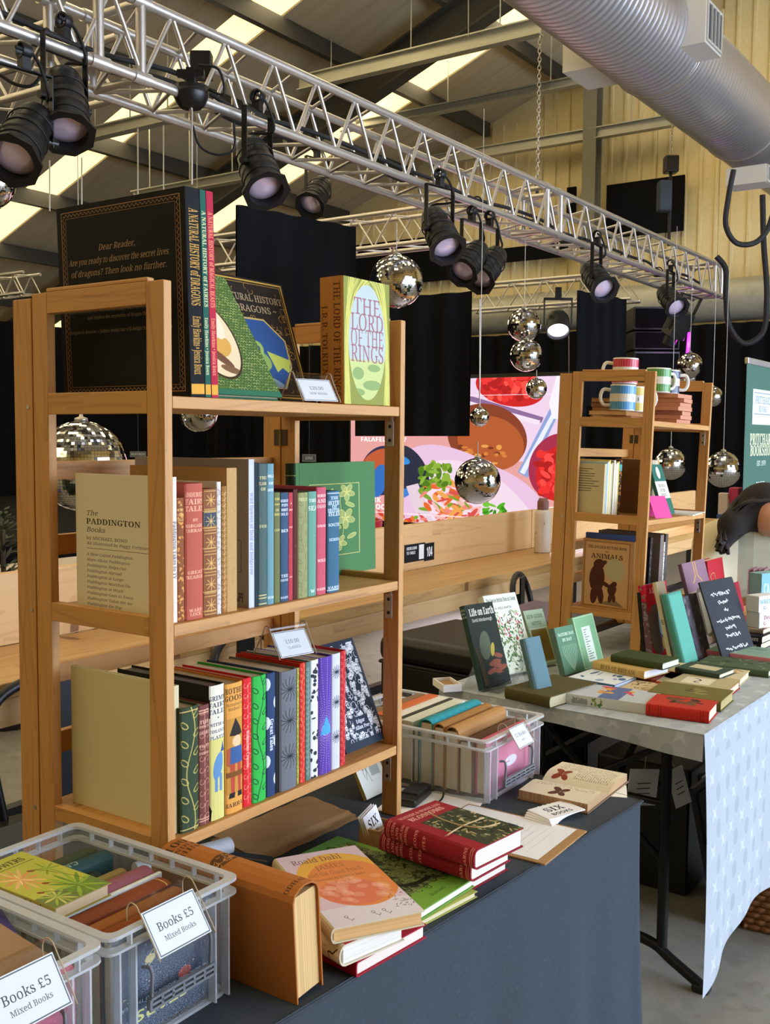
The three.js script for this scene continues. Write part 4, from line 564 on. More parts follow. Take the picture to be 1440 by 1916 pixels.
/* ---------- clear storage crates: w along the table, d in depth ---------- */
function crate(w, d, h, label) {
  const o = thing('storage_crate', label, 'crate', 'clear plastic storage crates'), tw = w * 0.94, td = d * 0.96, wall = [], C = (sx, sz, y, k = 1) => V3(sx * (tw + (w - tw) * y / h) / 2 * k, y, sz * (td + (d - td) * y / h) / 2 * k);
  for (const [[ax, az], [bx_, bz]] of [[[-1, 1], [1, 1]], [[1, 1], [1, -1]], [[1, -1], [-1, -1]], [[-1, -1], [-1, 1]]]) wall.push([C(ax, az, 0.004), C(bx_, bz, 0.004), C(bx_, bz, h), C(ax, az, h)]);
  wall.push([C(-1, -1, 0.004), C(1, -1, 0.004), C(1, 1, 0.004), C(-1, 1, 0.004)]); part('tub', quads(wall), M.crate, o);
  const ring = (y, ww, dd, hh, e) => { const s = new THREE.Shape(), rad = 0.016, q = new THREE.Path(), rect = (p, W, D, r) => { p.moveTo(-W / 2 + r, -D / 2); p.lineTo(W / 2 - r, -D / 2); p.quadraticCurveTo(W / 2, -D / 2, W / 2, -D / 2 + r); p.lineTo(W / 2, D / 2 - r); p.quadraticCurveTo(W / 2, D / 2, W / 2 - r, D / 2); p.lineTo(-W / 2 + r, D / 2); p.quadraticCurveTo(-W / 2, D / 2, -W / 2, D / 2 - r); p.lineTo(-W / 2, -D / 2 + r); p.quadraticCurveTo(-W / 2, -D / 2, -W / 2 + r, -D / 2); }; rect(s, ww + 2 * e, dd + 2 * e, rad); rect(q, ww - 0.004, dd - 0.004, rad * 0.8); s.holes.push(q); const g = new THREE.ExtrudeGeometry(s, { depth: hh, bevelEnabled: false, curveSegments: 6 }); g.rotateX(-Math.PI / 2); g.translate(0, y, 0); return g; };
  part('rim', ring(h - 0.004, w, d, 0.004, 0.009), M.crateRim, o); part('rim', ring(h - 0.02, w, d, 0.003, 0.009), M.crateRim, o); part('foot_rim', ring(0, tw, td, 0.004, 0.004), M.crateRim, o);
  const rib = bx(0.0022, 0.016, 0.007); for (const sz of [-1, 1]) for (let i = -2; i <= 2; i++) part('rib', rib, M.crateRim, o).position.set(i * w / 5.4, h - 0.011, sz * (d / 2 + 0.004)); const rib2 = bx(0.007, 0.016, 0.0022); for (const sx of [-1, 1]) for (let i = -3; i <= 3; i++) part('rib', rib2, M.crateRim, o).position.set(sx * (w / 2 + 0.004), h - 0.011, i * d / 7.4);
  for (const x of [-1, 1]) { part('corner_pillar', G(bx(0.0025, h - 0.02, 0.012, x * w * 0.33, h / 2 - 0.008, d / 2 * 0.98 + 0.003), bx(0.0025, h - 0.02, 0.012, x * w * 0.45, h / 2 - 0.008, d / 2 * 0.98 + 0.003)), M.crateRim, o); }
  const hd = part('handle', G(tube([V3(-w * 0.27, h - 0.052, d / 2 + 0.002), V3(-w * 0.25, h - 0.052, d / 2 + 0.011), V3(-w * 0.245, h - 0.09, d / 2 + 0.012)], 0.0022, 6), tube([V3(w * 0.27, h - 0.052, d / 2 + 0.002), V3(w * 0.25, h - 0.052, d / 2 + 0.011), V3(w * 0.245, h - 0.09, d / 2 + 0.012)], 0.0022, 6), bx(w * 0.53, 0.003, 0.006, 0, h - 0.086, d / 2 + 0.013), bx(w * 0.53, 0.003, 0.006, 0, h - 0.098, d / 2 + 0.013), bx(w * 0.53, 0.003, 0.006, 0, h - 0.092, d / 2 + 0.013)), M.greyPlastic, o);
  const tooth = bx(0.0035, 0.012, 0.006); for (let i = 0; i <= 6; i++) part('grip_rib', tooth, M.greyPlastic, hd).position.set(-w * 0.265 + w * 0.53 * i / 6, h - 0.092, d / 2 + 0.013);
  return o;
}
function priceCard(label, lines, w, h, frame = true) {   // acrylic tent or hook with a printed card; local z faces the reader, origin at the foot of the card
  const o = thing('price_sign', label, 'price sign', 'white price cards in clear holders');
  const k = cell(256, Math.round(256 * h / w), (x, W, H) => { x.fillStyle = '#f3f5f8'; x.fillRect(0, 0, W, H); if (frame) { x.strokeStyle = '#5d6a78'; x.lineWidth = 4; x.strokeRect(7, 7, W - 14, H - 14); } lines.forEach(([s, y, q, c = '#3c4450', f = 'serif']) => text(x, s, W / 2, H * y, q, c, f, 'center', '', W * 0.9)); });
  part('card', quads([[V3(-w / 2, 0, 0.0006), V3(w / 2, 0, 0.0006), V3(w / 2, h, 0.0006), V3(-w / 2, h, 0.0006), uvOf(k)], [V3(w / 2, 0, 0), V3(-w / 2, 0, 0), V3(-w / 2, h, 0), V3(w / 2, h, 0), uvOf(k.solid)]]), k.p.mat, o);
  return o;
}

/* ================= BOOKS ON THE NEAR BOOKCASE ================= */
const upright = (k, a, y, b, turn = 0, roll = 0) => { k.position.copy(S(a, y, b)); k.quaternion.setFromAxisAngle(V3(0, 1, 0), TURN + turn).multiply(new THREE.Quaternion().setFromAxisAngle(V3(0, 0, 1), roll)); return k; };
/* face out: front board towards the customers, spine to the left, leaning back; (a,b) the foot of its lower left front corner */
const faceOut = (k, a, y, b, lean, turn = 0) => {
  const [t, h] = sizes.get(k), Qy = new THREE.Quaternion().setFromAxisAngle(V3(0, 1, 0), TURN + turn), Ql = new THREE.Quaternion().setFromAxisAngle(V3(1, 0, 0), -lean), Qb = new THREE.Quaternion().setFromRotationMatrix(new THREE.Matrix4().makeBasis(V3(0, 0, 1), V3(0, 1, 0), V3(-1, 0, 0)));
  k.quaternion.copy(Qy).multiply(Ql).multiply(Qb); const off = V3(t / 2, 0, 0).applyQuaternion(k.quaternion); k.position.copy(S(a, y, b)).sub(off); k.position.y += 0.0006 + Math.max(0, t * Math.sin(lean)) ; return k;
};
function row(list, y, b, px0, group) {     // upright books read off left to right: [xl, xr, ytop, ymid, depth, recipe, label]
  for (const [xl, xr, yt, ym, d, s, label, o = {}] of list) {
    const bb = b + (o.db ?? 0), pl = ab(onB(xl, ym, bb)), pr = ab(onB(xr, ym, bb)), t = Math.max(0.004, pr.a - pl.a - 0.0006), h = onB((xl + xr) / 2, yt, bb).y - y;
    const k = makeBook('shelf_book', label, { t, h, d, spine: s, bulge: s.flat ? 0.02 : 0.12, page: s.page, left: o.left, right: o.right, b: s.paper ? 0.0007 : 0.002, sq: s.paper ? 0.0004 : 0.003 }, group); upright(k, (pl.a + pr.a) / 2, y + 0.0004, bb, 0, o.roll ?? 0);
  }
}
const G1 = 'old books on the middle shelf', G2 = 'books on the bottom shelf';
{
  const creamCover = cell(420, 620, (x, w, h) => {
    x.fillStyle = '#e2d9c0'; x.fillRect(0, 0, w, h); const T = (s, y, q, st = '', f = 'serif') => text(x, s, 48, y, q, '#3a342b', f, 'left', st, 330);
    T('The', 176, 30, 'italic'); T('PADDINGTON', 214, 34, 'bold'); T('Books', 250, 30, 'italic'); T('by MICHAEL BOND', 288, 20); T('All illustrated by Peggy Fortnum', 312, 18, 'italic'); x.fillStyle = '#4a4338'; x.fillRect(48, 334, 330, 2);
    ['A Bear Called Paddington', 'More About Paddington', 'Paddington Helps Out', 'Paddington Abroad', 'Paddington at Large', 'Paddington Marches On', 'Paddington at Work', 'Paddington Goes to Town', 'Paddington Takes the Air', 'Paddington On Top'].forEach((s, i) => T(s, 362 + i * 25, 17, 'italic')); wear(x, w, h, 80);
  });
  const greyBoard = cell(300, 420, (x, w, h) => { x.fillStyle = '#a59fa0'; x.fillRect(0, 0, w, h); x.fillStyle = '#3c3c40'; for (let i = 0; i < 14; i++) for (let j = 0; j < 3; j++) if (rnd() < 0.6) x.fillRect(w - 70 + i * 4, h - 42 + j * 9, 2.4, 8); x.strokeStyle = '#77737a'; x.lineWidth = 2; x.strokeRect(w - 90, h - 190, 70, 90); });
  row([
    [321, 331, 893, 1030, 0.195, { c: '#e9dfd2', v: 'Paddington Takes to TV', vs: 0.62, tc: '#5d5a66', wear: 20 }, 'slim cream children\'s book with a printed list on its back, first on the middle shelf', { left: creamCover }],
    [331, 344.5, 932, 1050, 0.16, { c: '#8d5430', o: 'blobs', oc: '#d99a52', t: [['A', 0.06], ['THE', 0.1], ['FAIRY', 0.14], ['TALES', 0.18]], tc: '#e8c07a' }, 'small brown book with gold flourishes beside the salmon red book'],
    [345, 379, 905, 1035, 0.18, { c: '#bb5d4c', t: [['ANDERSEN', 0.085, 0.2], ['FAIRY', 0.135, 0.26], ['TALES', 0.185, 0.26], ['BY', 0.27, 0.14], ['MARGARET', 0.31, 0.17], ['TARRANT', 0.345, 0.16], ['♣', 0.6, 0.2], ['GREAT', 0.65, 0.17], ['TREASURY', 0.685, 0.15], ['WARD', 0.93, 0.15], ['LOCK', 0.96, 0.15]], tc: '#e9b796', page: '#d8c3a0' }, 'thick salmon red cloth book with faded gilt title'],
    [379, 405, 915, 1035, 0.17, { c: '#8f5b3c', o: 'panel', oc: '#e0b766', c2: '#46505e', c2at: [0.18, 0.29], r: [0.17, 0.3, 0.46, 0.62, 0.8, 0.95], page: '#cbb48a' }, 'brown leather book with gilt panels and a dark blue label'],
    [405, 413.5, 902, 1025, 0.17, { c: '#ddd6cc', o: 'blobs', oc: '#b7b0ab', wear: 10 }, 'thin off-white book between the leather book and the gilt patterned one'],
    [414, 424, 910, 1025, 0.16, { c: '#9c6a35', o: 'scroll', oc: '#e6c079' }, 'thin tan book with gilt scrolls'],
    [424, 443, 876, 1008, 0.2, { c: '#c19a62', wear: 120, page: '#b78f58', flat: 1 }, 'tall plain tan book leaning beside the large grey board book'],
    [465, 475.5, 860, 1000, 0.24, { c: '#cdd2e6', v: 'Wild flowers of field and hedgerow', vs: 0.5, tc: '#8a8fa8', flat: 1, wear: 12 }, 'large flat grey board book with a pale lilac spine', { left: greyBoard }],
    [475.5, 483, 866, 1000, 0.2, { c: '#1f3339', flat: 1 }, 'narrow dark blue-green book next to the lilac spine'],
    [483, 499, 868, 1000, 0.19, { c: '#4f6563', t: [['THE', 0.1], ['FLORA', 0.14], ['OF', 0.18], ['FOR', 0.44]], tc: '#e3cf8e', r: [0.92, 0.94, 0.98] }, 'tall grey-green book with gilt lettering'],
    [499, 512, 868, 1000, 0.19, { c: '#6d9aa6', t: [['ISLE', 0.09, 0.3], ['OF', 0.14], ['SKYE', 0.19, 0.28], ['STAN', 0.95, 0.24]], tc: '#f0f2e4' }, 'tall light blue book lettered in white'],
    [512, 523.5, 922, 1025, 0.15, { c: '#6f7548', t: [['THE', 0.06], ['FERNS', 0.11, 0.24], ['OF', 0.16], ['BRIT', 0.2], ['COX', 0.34]], tc: '#e5cf86' }, 'narrow olive book, first of the low pocket guides'],
    [523.5, 539, 922, 1025, 0.15, { c: '#3c5570', t: [['BIRDS', 0.08, 0.26], ['PIPS', 0.12, 0.26], ['BRIT', 0.16, 0.26], ['ISLES', 0.2, 0.26], ['BEN', 0.35], ['THE', 0.76], ['OXFORD', 0.8, 0.22], ['WARNE', 0.96, 0.2]], tc: '#e6e9ee' }, 'dark blue pocket guide lettered in white'],
    [539, 547.5, 922, 1025, 0.15, { c: '#b8404a', t: [['A', 0.1], ['BEE', 0.16], ['PTS', 0.32], ['OX', 0.78]], tc: '#f3cfc4' }, 'narrow red pocket guide'],
    [547.5, 556, 916, 1020, 0.15, { c: '#5a2723', wear: 90 }, 'narrow dark maroon pocket guide'],
    [556, 575, 922, 1020, 0.15, { c: '#979a68', o: 'leaf', oc: '#7e8152', t: [['TREES', 0.07, 0.24]], tc: '#d5cf97' }, 'khaki green pocket guide'],
    [575, 591, 920, 1018, 0.15, { c: '#6ba18f', t: [['THE', 0.09, 0.3], ['SEA', 0.16, 0.4], ['W', 0.95]], tc: '#e8efdc' }, 'sea green pocket guide'],
    [591, 609, 912, 1012, 0.15, { c: '#c9586a', t: [['BIRDS', 0.08, 0.24], ['AND', 0.13], ['EGGS', 0.18, 0.26], ['COWARD', 0.36, 0.2], ['WILD', 0.68, 0.22], ['WARNE', 0.95, 0.2]], tc: '#f4d9cf' }, 'pink-red pocket guide with worn edges'],
    [611, 634, 919, 1012, 0.15, { c: '#3f6a86', t: [['THE', 0.07, 0.2], ['MOTHS', 0.12, 0.26], ['OF', 0.155, 0.2], ['BRITISH', 0.195, 0.22], ['ISLES', 0.23, 0.24], ['SOUTH', 0.33, 0.2], ['SERIES', 0.48, 0.16], ['WARNE', 0.95, 0.2]], tc: '#dce7ee', r: [0.02, 0.97] }, 'steel blue pocket guide, last of the low row'],
  ], SHELF[1], -0.012, 0, G1);
  // green cloth book standing face out at the right end
  const leafGold = cell(420, 560, (x, w, h) => {
    x.fillStyle = '#4b7a4a'; x.fillRect(0, 0, w, h); for (let i = 0; i < 2600; i++) { x.globalAlpha = 0.12; x.fillStyle = i % 2 ? '#62935e' : '#38633a'; x.fillRect(rnd() * w, rnd() * h, 2, 1); } x.globalAlpha = 1; x.fillStyle = '#3d683d'; x.fillRect(16, 0, 4, h);
    x.strokeStyle = '#d8d07a'; x.lineWidth = 3; x.strokeRect(w * 0.16, h * 0.19, w * 0.62, h * 0.63); x.lineWidth = 2.4; x.fillStyle = 'rgba(216,208,122,.55)';
    const fl = (cx, cy, r, n) => { for (let i = 0; i < n; i++) { const a = i * 6.283 / n + 0.3; x.beginPath(); x.ellipse(cx + Math.cos(a) * r * 0.55, cy + Math.sin(a) * r * 0.55, r * 0.5, r * 0.3, a, 0, 7); x.fill(); x.stroke(); } };
    x.beginPath(); x.moveTo(w * 0.62, h * 0.22); x.bezierCurveTo(w * 0.4, h * 0.35, w * 0.7, h * 0.5, w * 0.5, h * 0.78); x.stroke(); fl(w * 0.62, h * 0.27, 42, 5); fl(w * 0.6, h * 0.5, 50, 5); fl(w * 0.46, h * 0.56, 34, 5); fl(w * 0.52, h * 0.71, 38, 5); fl(w * 0.42, h * 0.28, 26, 4); for (const [u, v, r] of [[0.66, 0.38, 0.4], [0.42, 0.38, -0.6], [0.68, 0.66, -0.4], [0.4, 0.66, 0.7], [0.45, 0.45, 0.2]]) { x.beginPath(); x.ellipse(w * u, h * v, 26, 10, r, 0, 7); x.fill(); x.stroke(); } wear(x, w, h, 60);
  });
  const gb = -0.125, pl = ab(onB(556, 980, gb)), pr = ab(onB(703, 980, gb)), gh = onB(640, 866, gb).y - SHELF[1];
  faceOut(makeBook('picture_book', 'green cloth book with gilt flowers standing face out on the middle shelf', { t: 0.022, h: gh, d: pr.a - pl.a, spine: { c: '#24391f', r: [0.1, 0.3], tc: '#9fa25a' }, right: leafGold, page: '#cbb98c' }), pl.a, SHELF[1], gb, 0.02);
}
{ // bottom shelf
  const paleCover = cell(64, 64, (x, w, h) => { x.fillStyle = '#d3c9a0'; x.fillRect(0, 0, w, h); });
  const jacket = (x, w, h) => { x.fillStyle = '#e7e2cf'; x.fillRect(0, 0, w, h * 0.4); x.fillStyle = '#d9d27c'; x.fillRect(0, h * 0.4, w, h); ['GRIMM', 'FAIRY', 'TALES', '•', 'WITH 48', 'COLOUR', 'PLATES'].forEach((s, i) => text(x, s, w / 2, h * (0.1 + i * 0.048), w * (i < 3 ? 0.27 : 0.19), '#2e3440', 'serif', 'center', 'bold', w * 0.9)); x.fillStyle = '#5f8fbf'; x.beginPath(); x.ellipse(w * 0.5, h * 0.6, w * 0.2, h * 0.1, 0.2, 0, 7); x.fill(); x.fillRect(w * 0.35, h * 0.66, w * 0.12, h * 0.13); x.fillRect(w * 0.55, h * 0.66, w * 0.12, h * 0.13); x.fillStyle = '#3a4f86'; x.beginPath(); x.moveTo(w * 0.6, h * 0.5); x.lineTo(w * 0.72, h * 0.42); x.lineTo(w * 0.82, h * 0.5); x.fill(); x.fillStyle = '#15130f'; x.beginPath(); x.moveTo(0, h * 0.88); x.lineTo(w * 0.2, h * 0.92); x.lineTo(w * 0.12, h); x.lineTo(0, h); x.fill(); x.fillRect(0, h * 0.1, w * 0.1, h * 0.14); };
  const goose = (x, w, h) => {
    ['MOTHER', 'GOOSE'].forEach((s, i) => text(x, s, w / 2, h * (0.06 + i * 0.055), w * 0.25, '#4a2a14', 'serif', 'center', 'bold', w * 0.92)); text(x, 'Pictured by', w / 2, h * 0.165, w * 0.14, '#4a2a14', 'serif', 'center', 'italic'); text(x, 'Mabel L.', w / 2, h * 0.2, w * 0.14, '#4a2a14', 'serif', 'center', 'italic');
    const P = (pts, c) => { x.fillStyle = c; x.beginPath(); pts.forEach(([u, v], i) => x[i ? 'lineTo' : 'moveTo'](u * w, v * h)); x.fill(); }; P([[0.1, 0.27], [0.9, 0.27], [0.9, 0.85], [0.1, 0.85]], '#c78f3c'); P([[0.28, 0.4], [0.5, 0.27], [0.8, 0.4], [0.55, 0.41]], '#2b2622'); x.fillStyle = '#f0c79a'; x.beginPath(); x.ellipse(w * 0.56, h * 0.45, w * 0.17, h * 0.045, 0, 0, 7); x.fill(); P([[0.3, 0.49], [0.78, 0.49], [0.84, 0.62], [0.25, 0.62]], '#3d5f94'); P([[0.16, 0.5], [0.32, 0.49], [0.3, 0.64], [0.14, 0.62]], '#b5583a'); P([[0.3, 0.62], [0.48, 0.62], [0.46, 0.84], [0.34, 0.84]], '#b94a36'); P([[0.56, 0.62], [0.74, 0.62], [0.72, 0.84], [0.6, 0.84]], '#b94a36'); P([[0.1, 0.68], [0.9, 0.68], [0.9, 0.72], [0.1, 0.72]], '#7c4f22'); P([[0.28, 0.84], [0.48, 0.84], [0.46, 0.88], [0.24, 0.88]], '#23201e'); P([[0.58, 0.84], [0.78, 0.84], [0.8, 0.88], [0.58, 0.88]], '#23201e'); text(x, 'HARRAP', w / 2, h * 0.935, w * 0.2, '#4a2a14', 'serif', 'center', 'bold', w * 0.9);
  };
  row([
    [326, 335.5, 1283, 1440, 0.215, { c: '#d3c9a0', wear: 10, flat: 1 }, 'large plain cream book at the left end of the bottom shelf', { left: paleCover, db: -0.006 }],
    [336, 371, 1322, 1440, 0.17, { c: '#33452f', o: 'leaf', oc: '#b9a95a', r: [0.03, 0.97], page: '#a8946a' }, 'dark green book with a worn gilt spine'],
    [371, 391, 1319, 1430, 0.16, { c: '#74413a', o: 'scroll', oc: '#d0937a', t: [['THE', 0.14], ['BOOK OF', 0.18, 0.2], ['ODES', 0.23, 0.28], ['WALTER', 0.34, 0.24], ['JERROLD', 0.4, 0.2]], tc: '#e3b59a', r: [0.04, 0.06, 0.94, 0.96] }, 'small brown-red book with scrolled spine'],
    [391, 419, 1281, 1410, 0.19, { c: '#26231f', draw: jacket, page: '#6d6257', wear: 90 }, 'thick dark book in a torn white and yellow fairy tale jacket'],
    [420, 453, 1277, 1400, 0.18, { c: '#e0a04a', draw: goose, page: '#c8ab78' }, 'thick orange nursery rhyme book with a seated figure on its spine'],
    [453.5, 470, 1269, 1390, 0.14, { c: '#d8232a', o: 'scroll', oc: '#f0a88a', v: 'Robinson Crusoe', vs: 0.3, vy: 0.55, vl: 0.3, tc: '#f7c9b4', wear: 6 }, 'bright red cloth classic with pink figures'],
    [470.5, 497, 1264, 1385, 0.14, { c: '#35b54a', o: 'leaf', oc: '#14532a', wear: 6 }, 'bright green cloth classic with dark leaf pattern'],
    [497.5, 514.5, 1259, 1380, 0.14, { c: '#2c4168', o: 'dots', oc: '#d9e2ef', v: 'Great Tales', vs: 0.36, vy: 0.5, vl: 0.35, tc: '#eef3fa', wear: 6 }, 'navy cloth classic with large white dots'],
    [515, 521.5, 1258, 1375, 0.14, { c: '#14141a', flat: 1, wear: 4 }, 'narrow plain black classic beside the navy dotted one'],
    [522, 554, 1254, 1372, 0.14, { c: '#6f7379', o: 'petals', oc: '#23252a', v: '', wear: 8 }, 'grey cloth classic with black flower line drawings'],
    [554.5, 559.5, 1250, 1365, 0.13, { c: '#9a9440', o: 'blobs', oc: '#c4bb62' }, 'very narrow olive gold book'],
    [560, 570.5, 1241, 1360, 0.135, { c: '#cf3426', o: 'leaf', oc: '#f2a07a', wear: 6 }, 'narrow red book with orange leaf pattern'],
    [571, 579.5, 1239, 1355, 0.135, { c: '#5a7a72', o: 'scroll', oc: '#9fb8ae', wear: 6 }, 'narrow grey-green patterned book'],
    [580, 594.5, 1235, 1350, 0.135, { c: '#e3e6ea', o: 'blobs', oc: '#2e3238', wear: 4 }, 'white classic with small black figures'],
    [595, 619, 1229, 1342, 0.135, { c: '#5b3b9c', o: 'burst', oc: '#d7d2f2', draw: (x, w, h) => { x.fillStyle = '#4aa3e0'; x.beginPath(); x.moveTo(w * 0.5, h * 0.5); x.lineTo(w * 0.8, h * 0.66); x.lineTo(w * 0.2, h * 0.66); x.fill(); }, wear: 4 }, 'purple classic with a starburst and a blue peak'],
    [619.5, 635.5, 1223, 1334, 0.135, { c: '#cfd3da', o: 'petals', oc: '#2c3140', wear: 4 }, 'pale grey classic with dark flowers'],
    [636, 646, 1218, 1328, 0.135, { c: '#c0262f', o: 'leaf', oc: '#e88a68', wear: 4 }, 'narrow crimson classic, last of the bottom row'],
  ], SHELF[2], -0.012, 0, G2);
  const skull = cell(280, 420, (x, w, h) => {
    x.fillStyle = '#26303f'; x.fillRect(0, 0, w, h); x.save(); x.beginPath(); x.rect(20, 14, w - 34, h - 44); x.clip(); x.fillStyle = '#e6eaf0'; x.strokeStyle = '#e6eaf0';
    for (let i = 0; i < 300; i++) { const cx = rr(20, w - 14), cy = rr(14, h - 30), r = rr(6, 15); x.lineWidth = 2.4; x.beginPath(); x.arc(cx, cy, r * 1.1, rnd() * 6, rnd() * 6 + 3.5); x.stroke(); if (i % 2) { x.beginPath(); x.ellipse(cx, cy, r * 0.75, r * 0.85, 0, 0, 7); x.fill(); x.fillStyle = '#26303f'; for (const s of [-0.3, 0.3]) { x.beginPath(); x.arc(cx + s * r, cy, r * 0.2, 0, 7); x.fill(); } x.fillRect(cx - 1.5, cy + r * 0.4, 3, r * 0.3); x.fillStyle = '#e6eaf0'; } }
    x.restore(); x.fillStyle = '#26303f'; x.fillRect(w * 0.36, h * 0.72, w * 0.36, h * 0.14); text(x, 'Edgar', w * 0.54, h * 0.76, 20, '#eef', 'serif', 'center', 'bold'); text(x, 'Allan Poe', w * 0.54, h * 0.815, 20, '#eef', 'serif', 'center', 'bold'); x.fillStyle = '#26303f'; x.fillRect(0, h - 5, 5, 5);
  });
  const p = ab(onB(647, 1416, -0.03)); faceOut(makeBook('picture_book', 'navy book patterned with white skulls leaning at the right end of the bottom shelf', { t: 0.017, h: 0.19, d: 0.118, spine: { c: '#26303f', flat: 1, wear: 4 }, right: skull, bulge: 0.05, page: '#d8d4cc' }), p.a, SHELF[2], -0.028, 0.42);
}
{ // top shelf
  const dear = cell(640, 700, (x, w, h) => {
    x.fillStyle = '#050506'; x.fillRect(0, 0, w, h); x.strokeStyle = '#b58a60'; x.lineWidth = 3; x.strokeRect(26, 22, w - 52, h - 44); x.lineWidth = 1.6; x.strokeRect(48, 44, w - 96, h - 88); x.lineWidth = 2; for (const [x0, y0, dx, dy, n] of [[36, 33, 1, 0, 29], [36, h - 33, 1, 0, 29], [37, 33, 0, 1, 32], [w - 37, 33, 0, 1, 32]]) { x.beginPath(); for (let i = 0; i <= n * 4; i++) { const t = i * 5; x.lineTo(x0 + dx * t + (dy ? Math.sin(i * 1.57) * 5 : 0), y0 + dy * t + (dx ? Math.sin(i * 1.57) * 5 : 0)); } x.stroke(); }
    const T = (s, y, q, st = 'italic') => text(x, s, w * 0.48, y, q, '#b99a78', 'serif', 'center', st, w * 0.78); T('Dear Reader,', 160, 30); T('Are you ready to discover the secret lives', 204, 30); T('of dragons? Then look no further.', 246, 30);
    ['Many stories of these fantastical creatures have been told for centuries, but few', 'know the secrets of their real lives. Travel to the remotest regions, from', 'deserts to the deep ocean, where they once dwelt. Come explore them up', 'close: learn about their lairs and hatchlings, learn the secrets of how they fly', 'and explore the mysteries of dragon flight.', '', 'Prepare to discover a hidden world that will delight fantasy enthusiasts'].forEach((s, i) => text(x, s, w * 0.48, 306 + i * 25, 16, '#a68e76', 'serif', 'center', '', w * 0.8));
  });
  const big = [[344, 371, 349, '#08090d', 'A NATURAL HISTORY of DRAGONS', '#d9a64a', dear, 'tall black book with gilt frame and lettering, back cover to the left'], [371.5, 382.5, 356, '#1f5a4c', 'A NATURAL HISTORY of FAIRIES', '#e6d9a0', undefined, 'tall green book squeezed between the black and red ones'], [383, 396, 358, '#b3203c', 'A NATURAL HISTORY of MAGICAL BEASTS', '#e9a070', undefined, 'tall crimson book standing beside the scaly green cover']];
  for (const [xl, xr, yt, c, title, tc, left, lab] of big) {
    const pl = ab(onB(xl + 12, 560, -0.004)), pr = ab(onB(xr + 12, 560, -0.004)), t = pr.a - pl.a - 0.0005, h = onB(xl + 6, yt, -0.004).y - SHELF[0];
    const sp = { c, tc, flat: 1, wear: 5, draw: (x, w, H) => { x.save(); x.translate(w / 2, H * 0.33); x.rotate(Math.PI / 2); text(x, title, 0, 0, w * 0.62, tc, 'serif', 'center', 'bold', H * 0.46); x.restore(); x.save(); x.translate(w / 2, H * 0.75); x.rotate(Math.PI / 2); text(x, 'Emily Hawkins • Jessica Roux', 0, 0, w * 0.5, tc, 'serif', 'center', 'bold', H * 0.28); x.restore(); x.fillStyle = '#e0a53a'; x.fillRect(w * 0.12, H * 0.935, w * 0.76, H * 0.05); } };
    upright(makeBook('tall_book', lab, { t, h, d: 0.262, spine: sp, left, bulge: 0.04, page: '#efe8d6' }, 'tall gilt nature books on the top shelf'), (pl.a + pr.a) / 2, SHELF[0] + 0.0006, -0.004, 0, 0.035);
  }
  const dragon = cell(460, 560, (x, w, h) => {
    x.fillStyle = '#1c120c'; x.fillRect(0, 0, w, h); x.strokeStyle = '#c29a3c'; x.lineWidth = 7; x.strokeRect(14, 12, w - 28, h - 24); x.lineWidth = 2; x.strokeRect(26, 24, w - 52, h - 48); text(x, 'A NATURAL HISTORY', w / 2, 92, 44, '#b8a27a', 'serif', 'center', '', w * 0.86); text(x, 'of DRAGONS ~', w / 2, 142, 44, '#b8a27a', 'serif', 'center', '', w * 0.7);
    x.strokeStyle = '#a9803a'; x.lineWidth = 2.4; for (let i = 0; i < 120; i++) { const cx = rr(34, w - 34), cy = rr(34, h - 34); if (cy > 60 && cy < 170 && cx < w * 0.9) continue; const r = rr(6, 18); x.beginPath(); x.arc(cx, cy, r, rnd() * 6, rnd() * 6 + 2.6); x.stroke(); }
    x.beginPath(); const oc = [[0.28, 0.34], [0.62, 0.34], [0.84, 0.5], [0.84, 0.72], [0.7, 0.9], [0.26, 0.9], [0.12, 0.72], [0.12, 0.5]]; oc.forEach(([u, v], i) => x[i ? 'lineTo' : 'moveTo'](u * w, v * h)); x.closePath(); x.save(); x.fillStyle = '#24487c'; x.fill(); x.lineWidth = 8; x.strokeStyle = '#b99c5a'; x.stroke(); x.clip(); x.fillStyle = '#7f93a4'; x.beginPath(); x.ellipse(w * 0.45, h * 0.92, w * 0.3, h * 0.12, 0.2, 0, 7); x.fill(); x.fillStyle = '#dfe3e0'; x.beginPath(); x.ellipse(w * 0.3, h * 0.42, 20, 24, 0, 0, 7); x.fill();
    x.fillStyle = '#a8b04a'; x.beginPath(); x.moveTo(w * 0.56, h * 0.6); x.lineTo(w * 0.84, h * 0.66); x.lineTo(w * 0.8, h * 0.78); x.lineTo(w * 0.72, h * 0.73); x.lineTo(w * 0.64, h * 0.77); x.fill(); x.fillStyle = '#7f9a4e'; x.beginPath(); x.ellipse(w * 0.46, h * 0.68, w * 0.13, h * 0.075, 0.4, 0, 7); x.fill(); x.lineWidth = 20; x.strokeStyle = '#8aa552'; x.beginPath(); x.moveTo(w * 0.46, h * 0.66); x.bezierCurveTo(w * 0.56, h * 0.56, w * 0.46, h * 0.52, w * 0.4, h * 0.55); x.stroke(); x.restore(); x.fillStyle = '#1c120c'; x.fillRect(0, h - 5, 5, 5);
  });
  let p = ab(onB(600, 741, -0.055)); faceOut(makeBook('picture_book', 'black and gilt dragon book leaning face out on the top shelf', { t: 0.016, h: 0.205, d: 0.185, spine: { c: '#1c120c', flat: 1 }, right: dragon, bulge: 0.05, page: '#efe8d6' }), p.a - 0.185, SHELF[0], -0.075, 0.32);
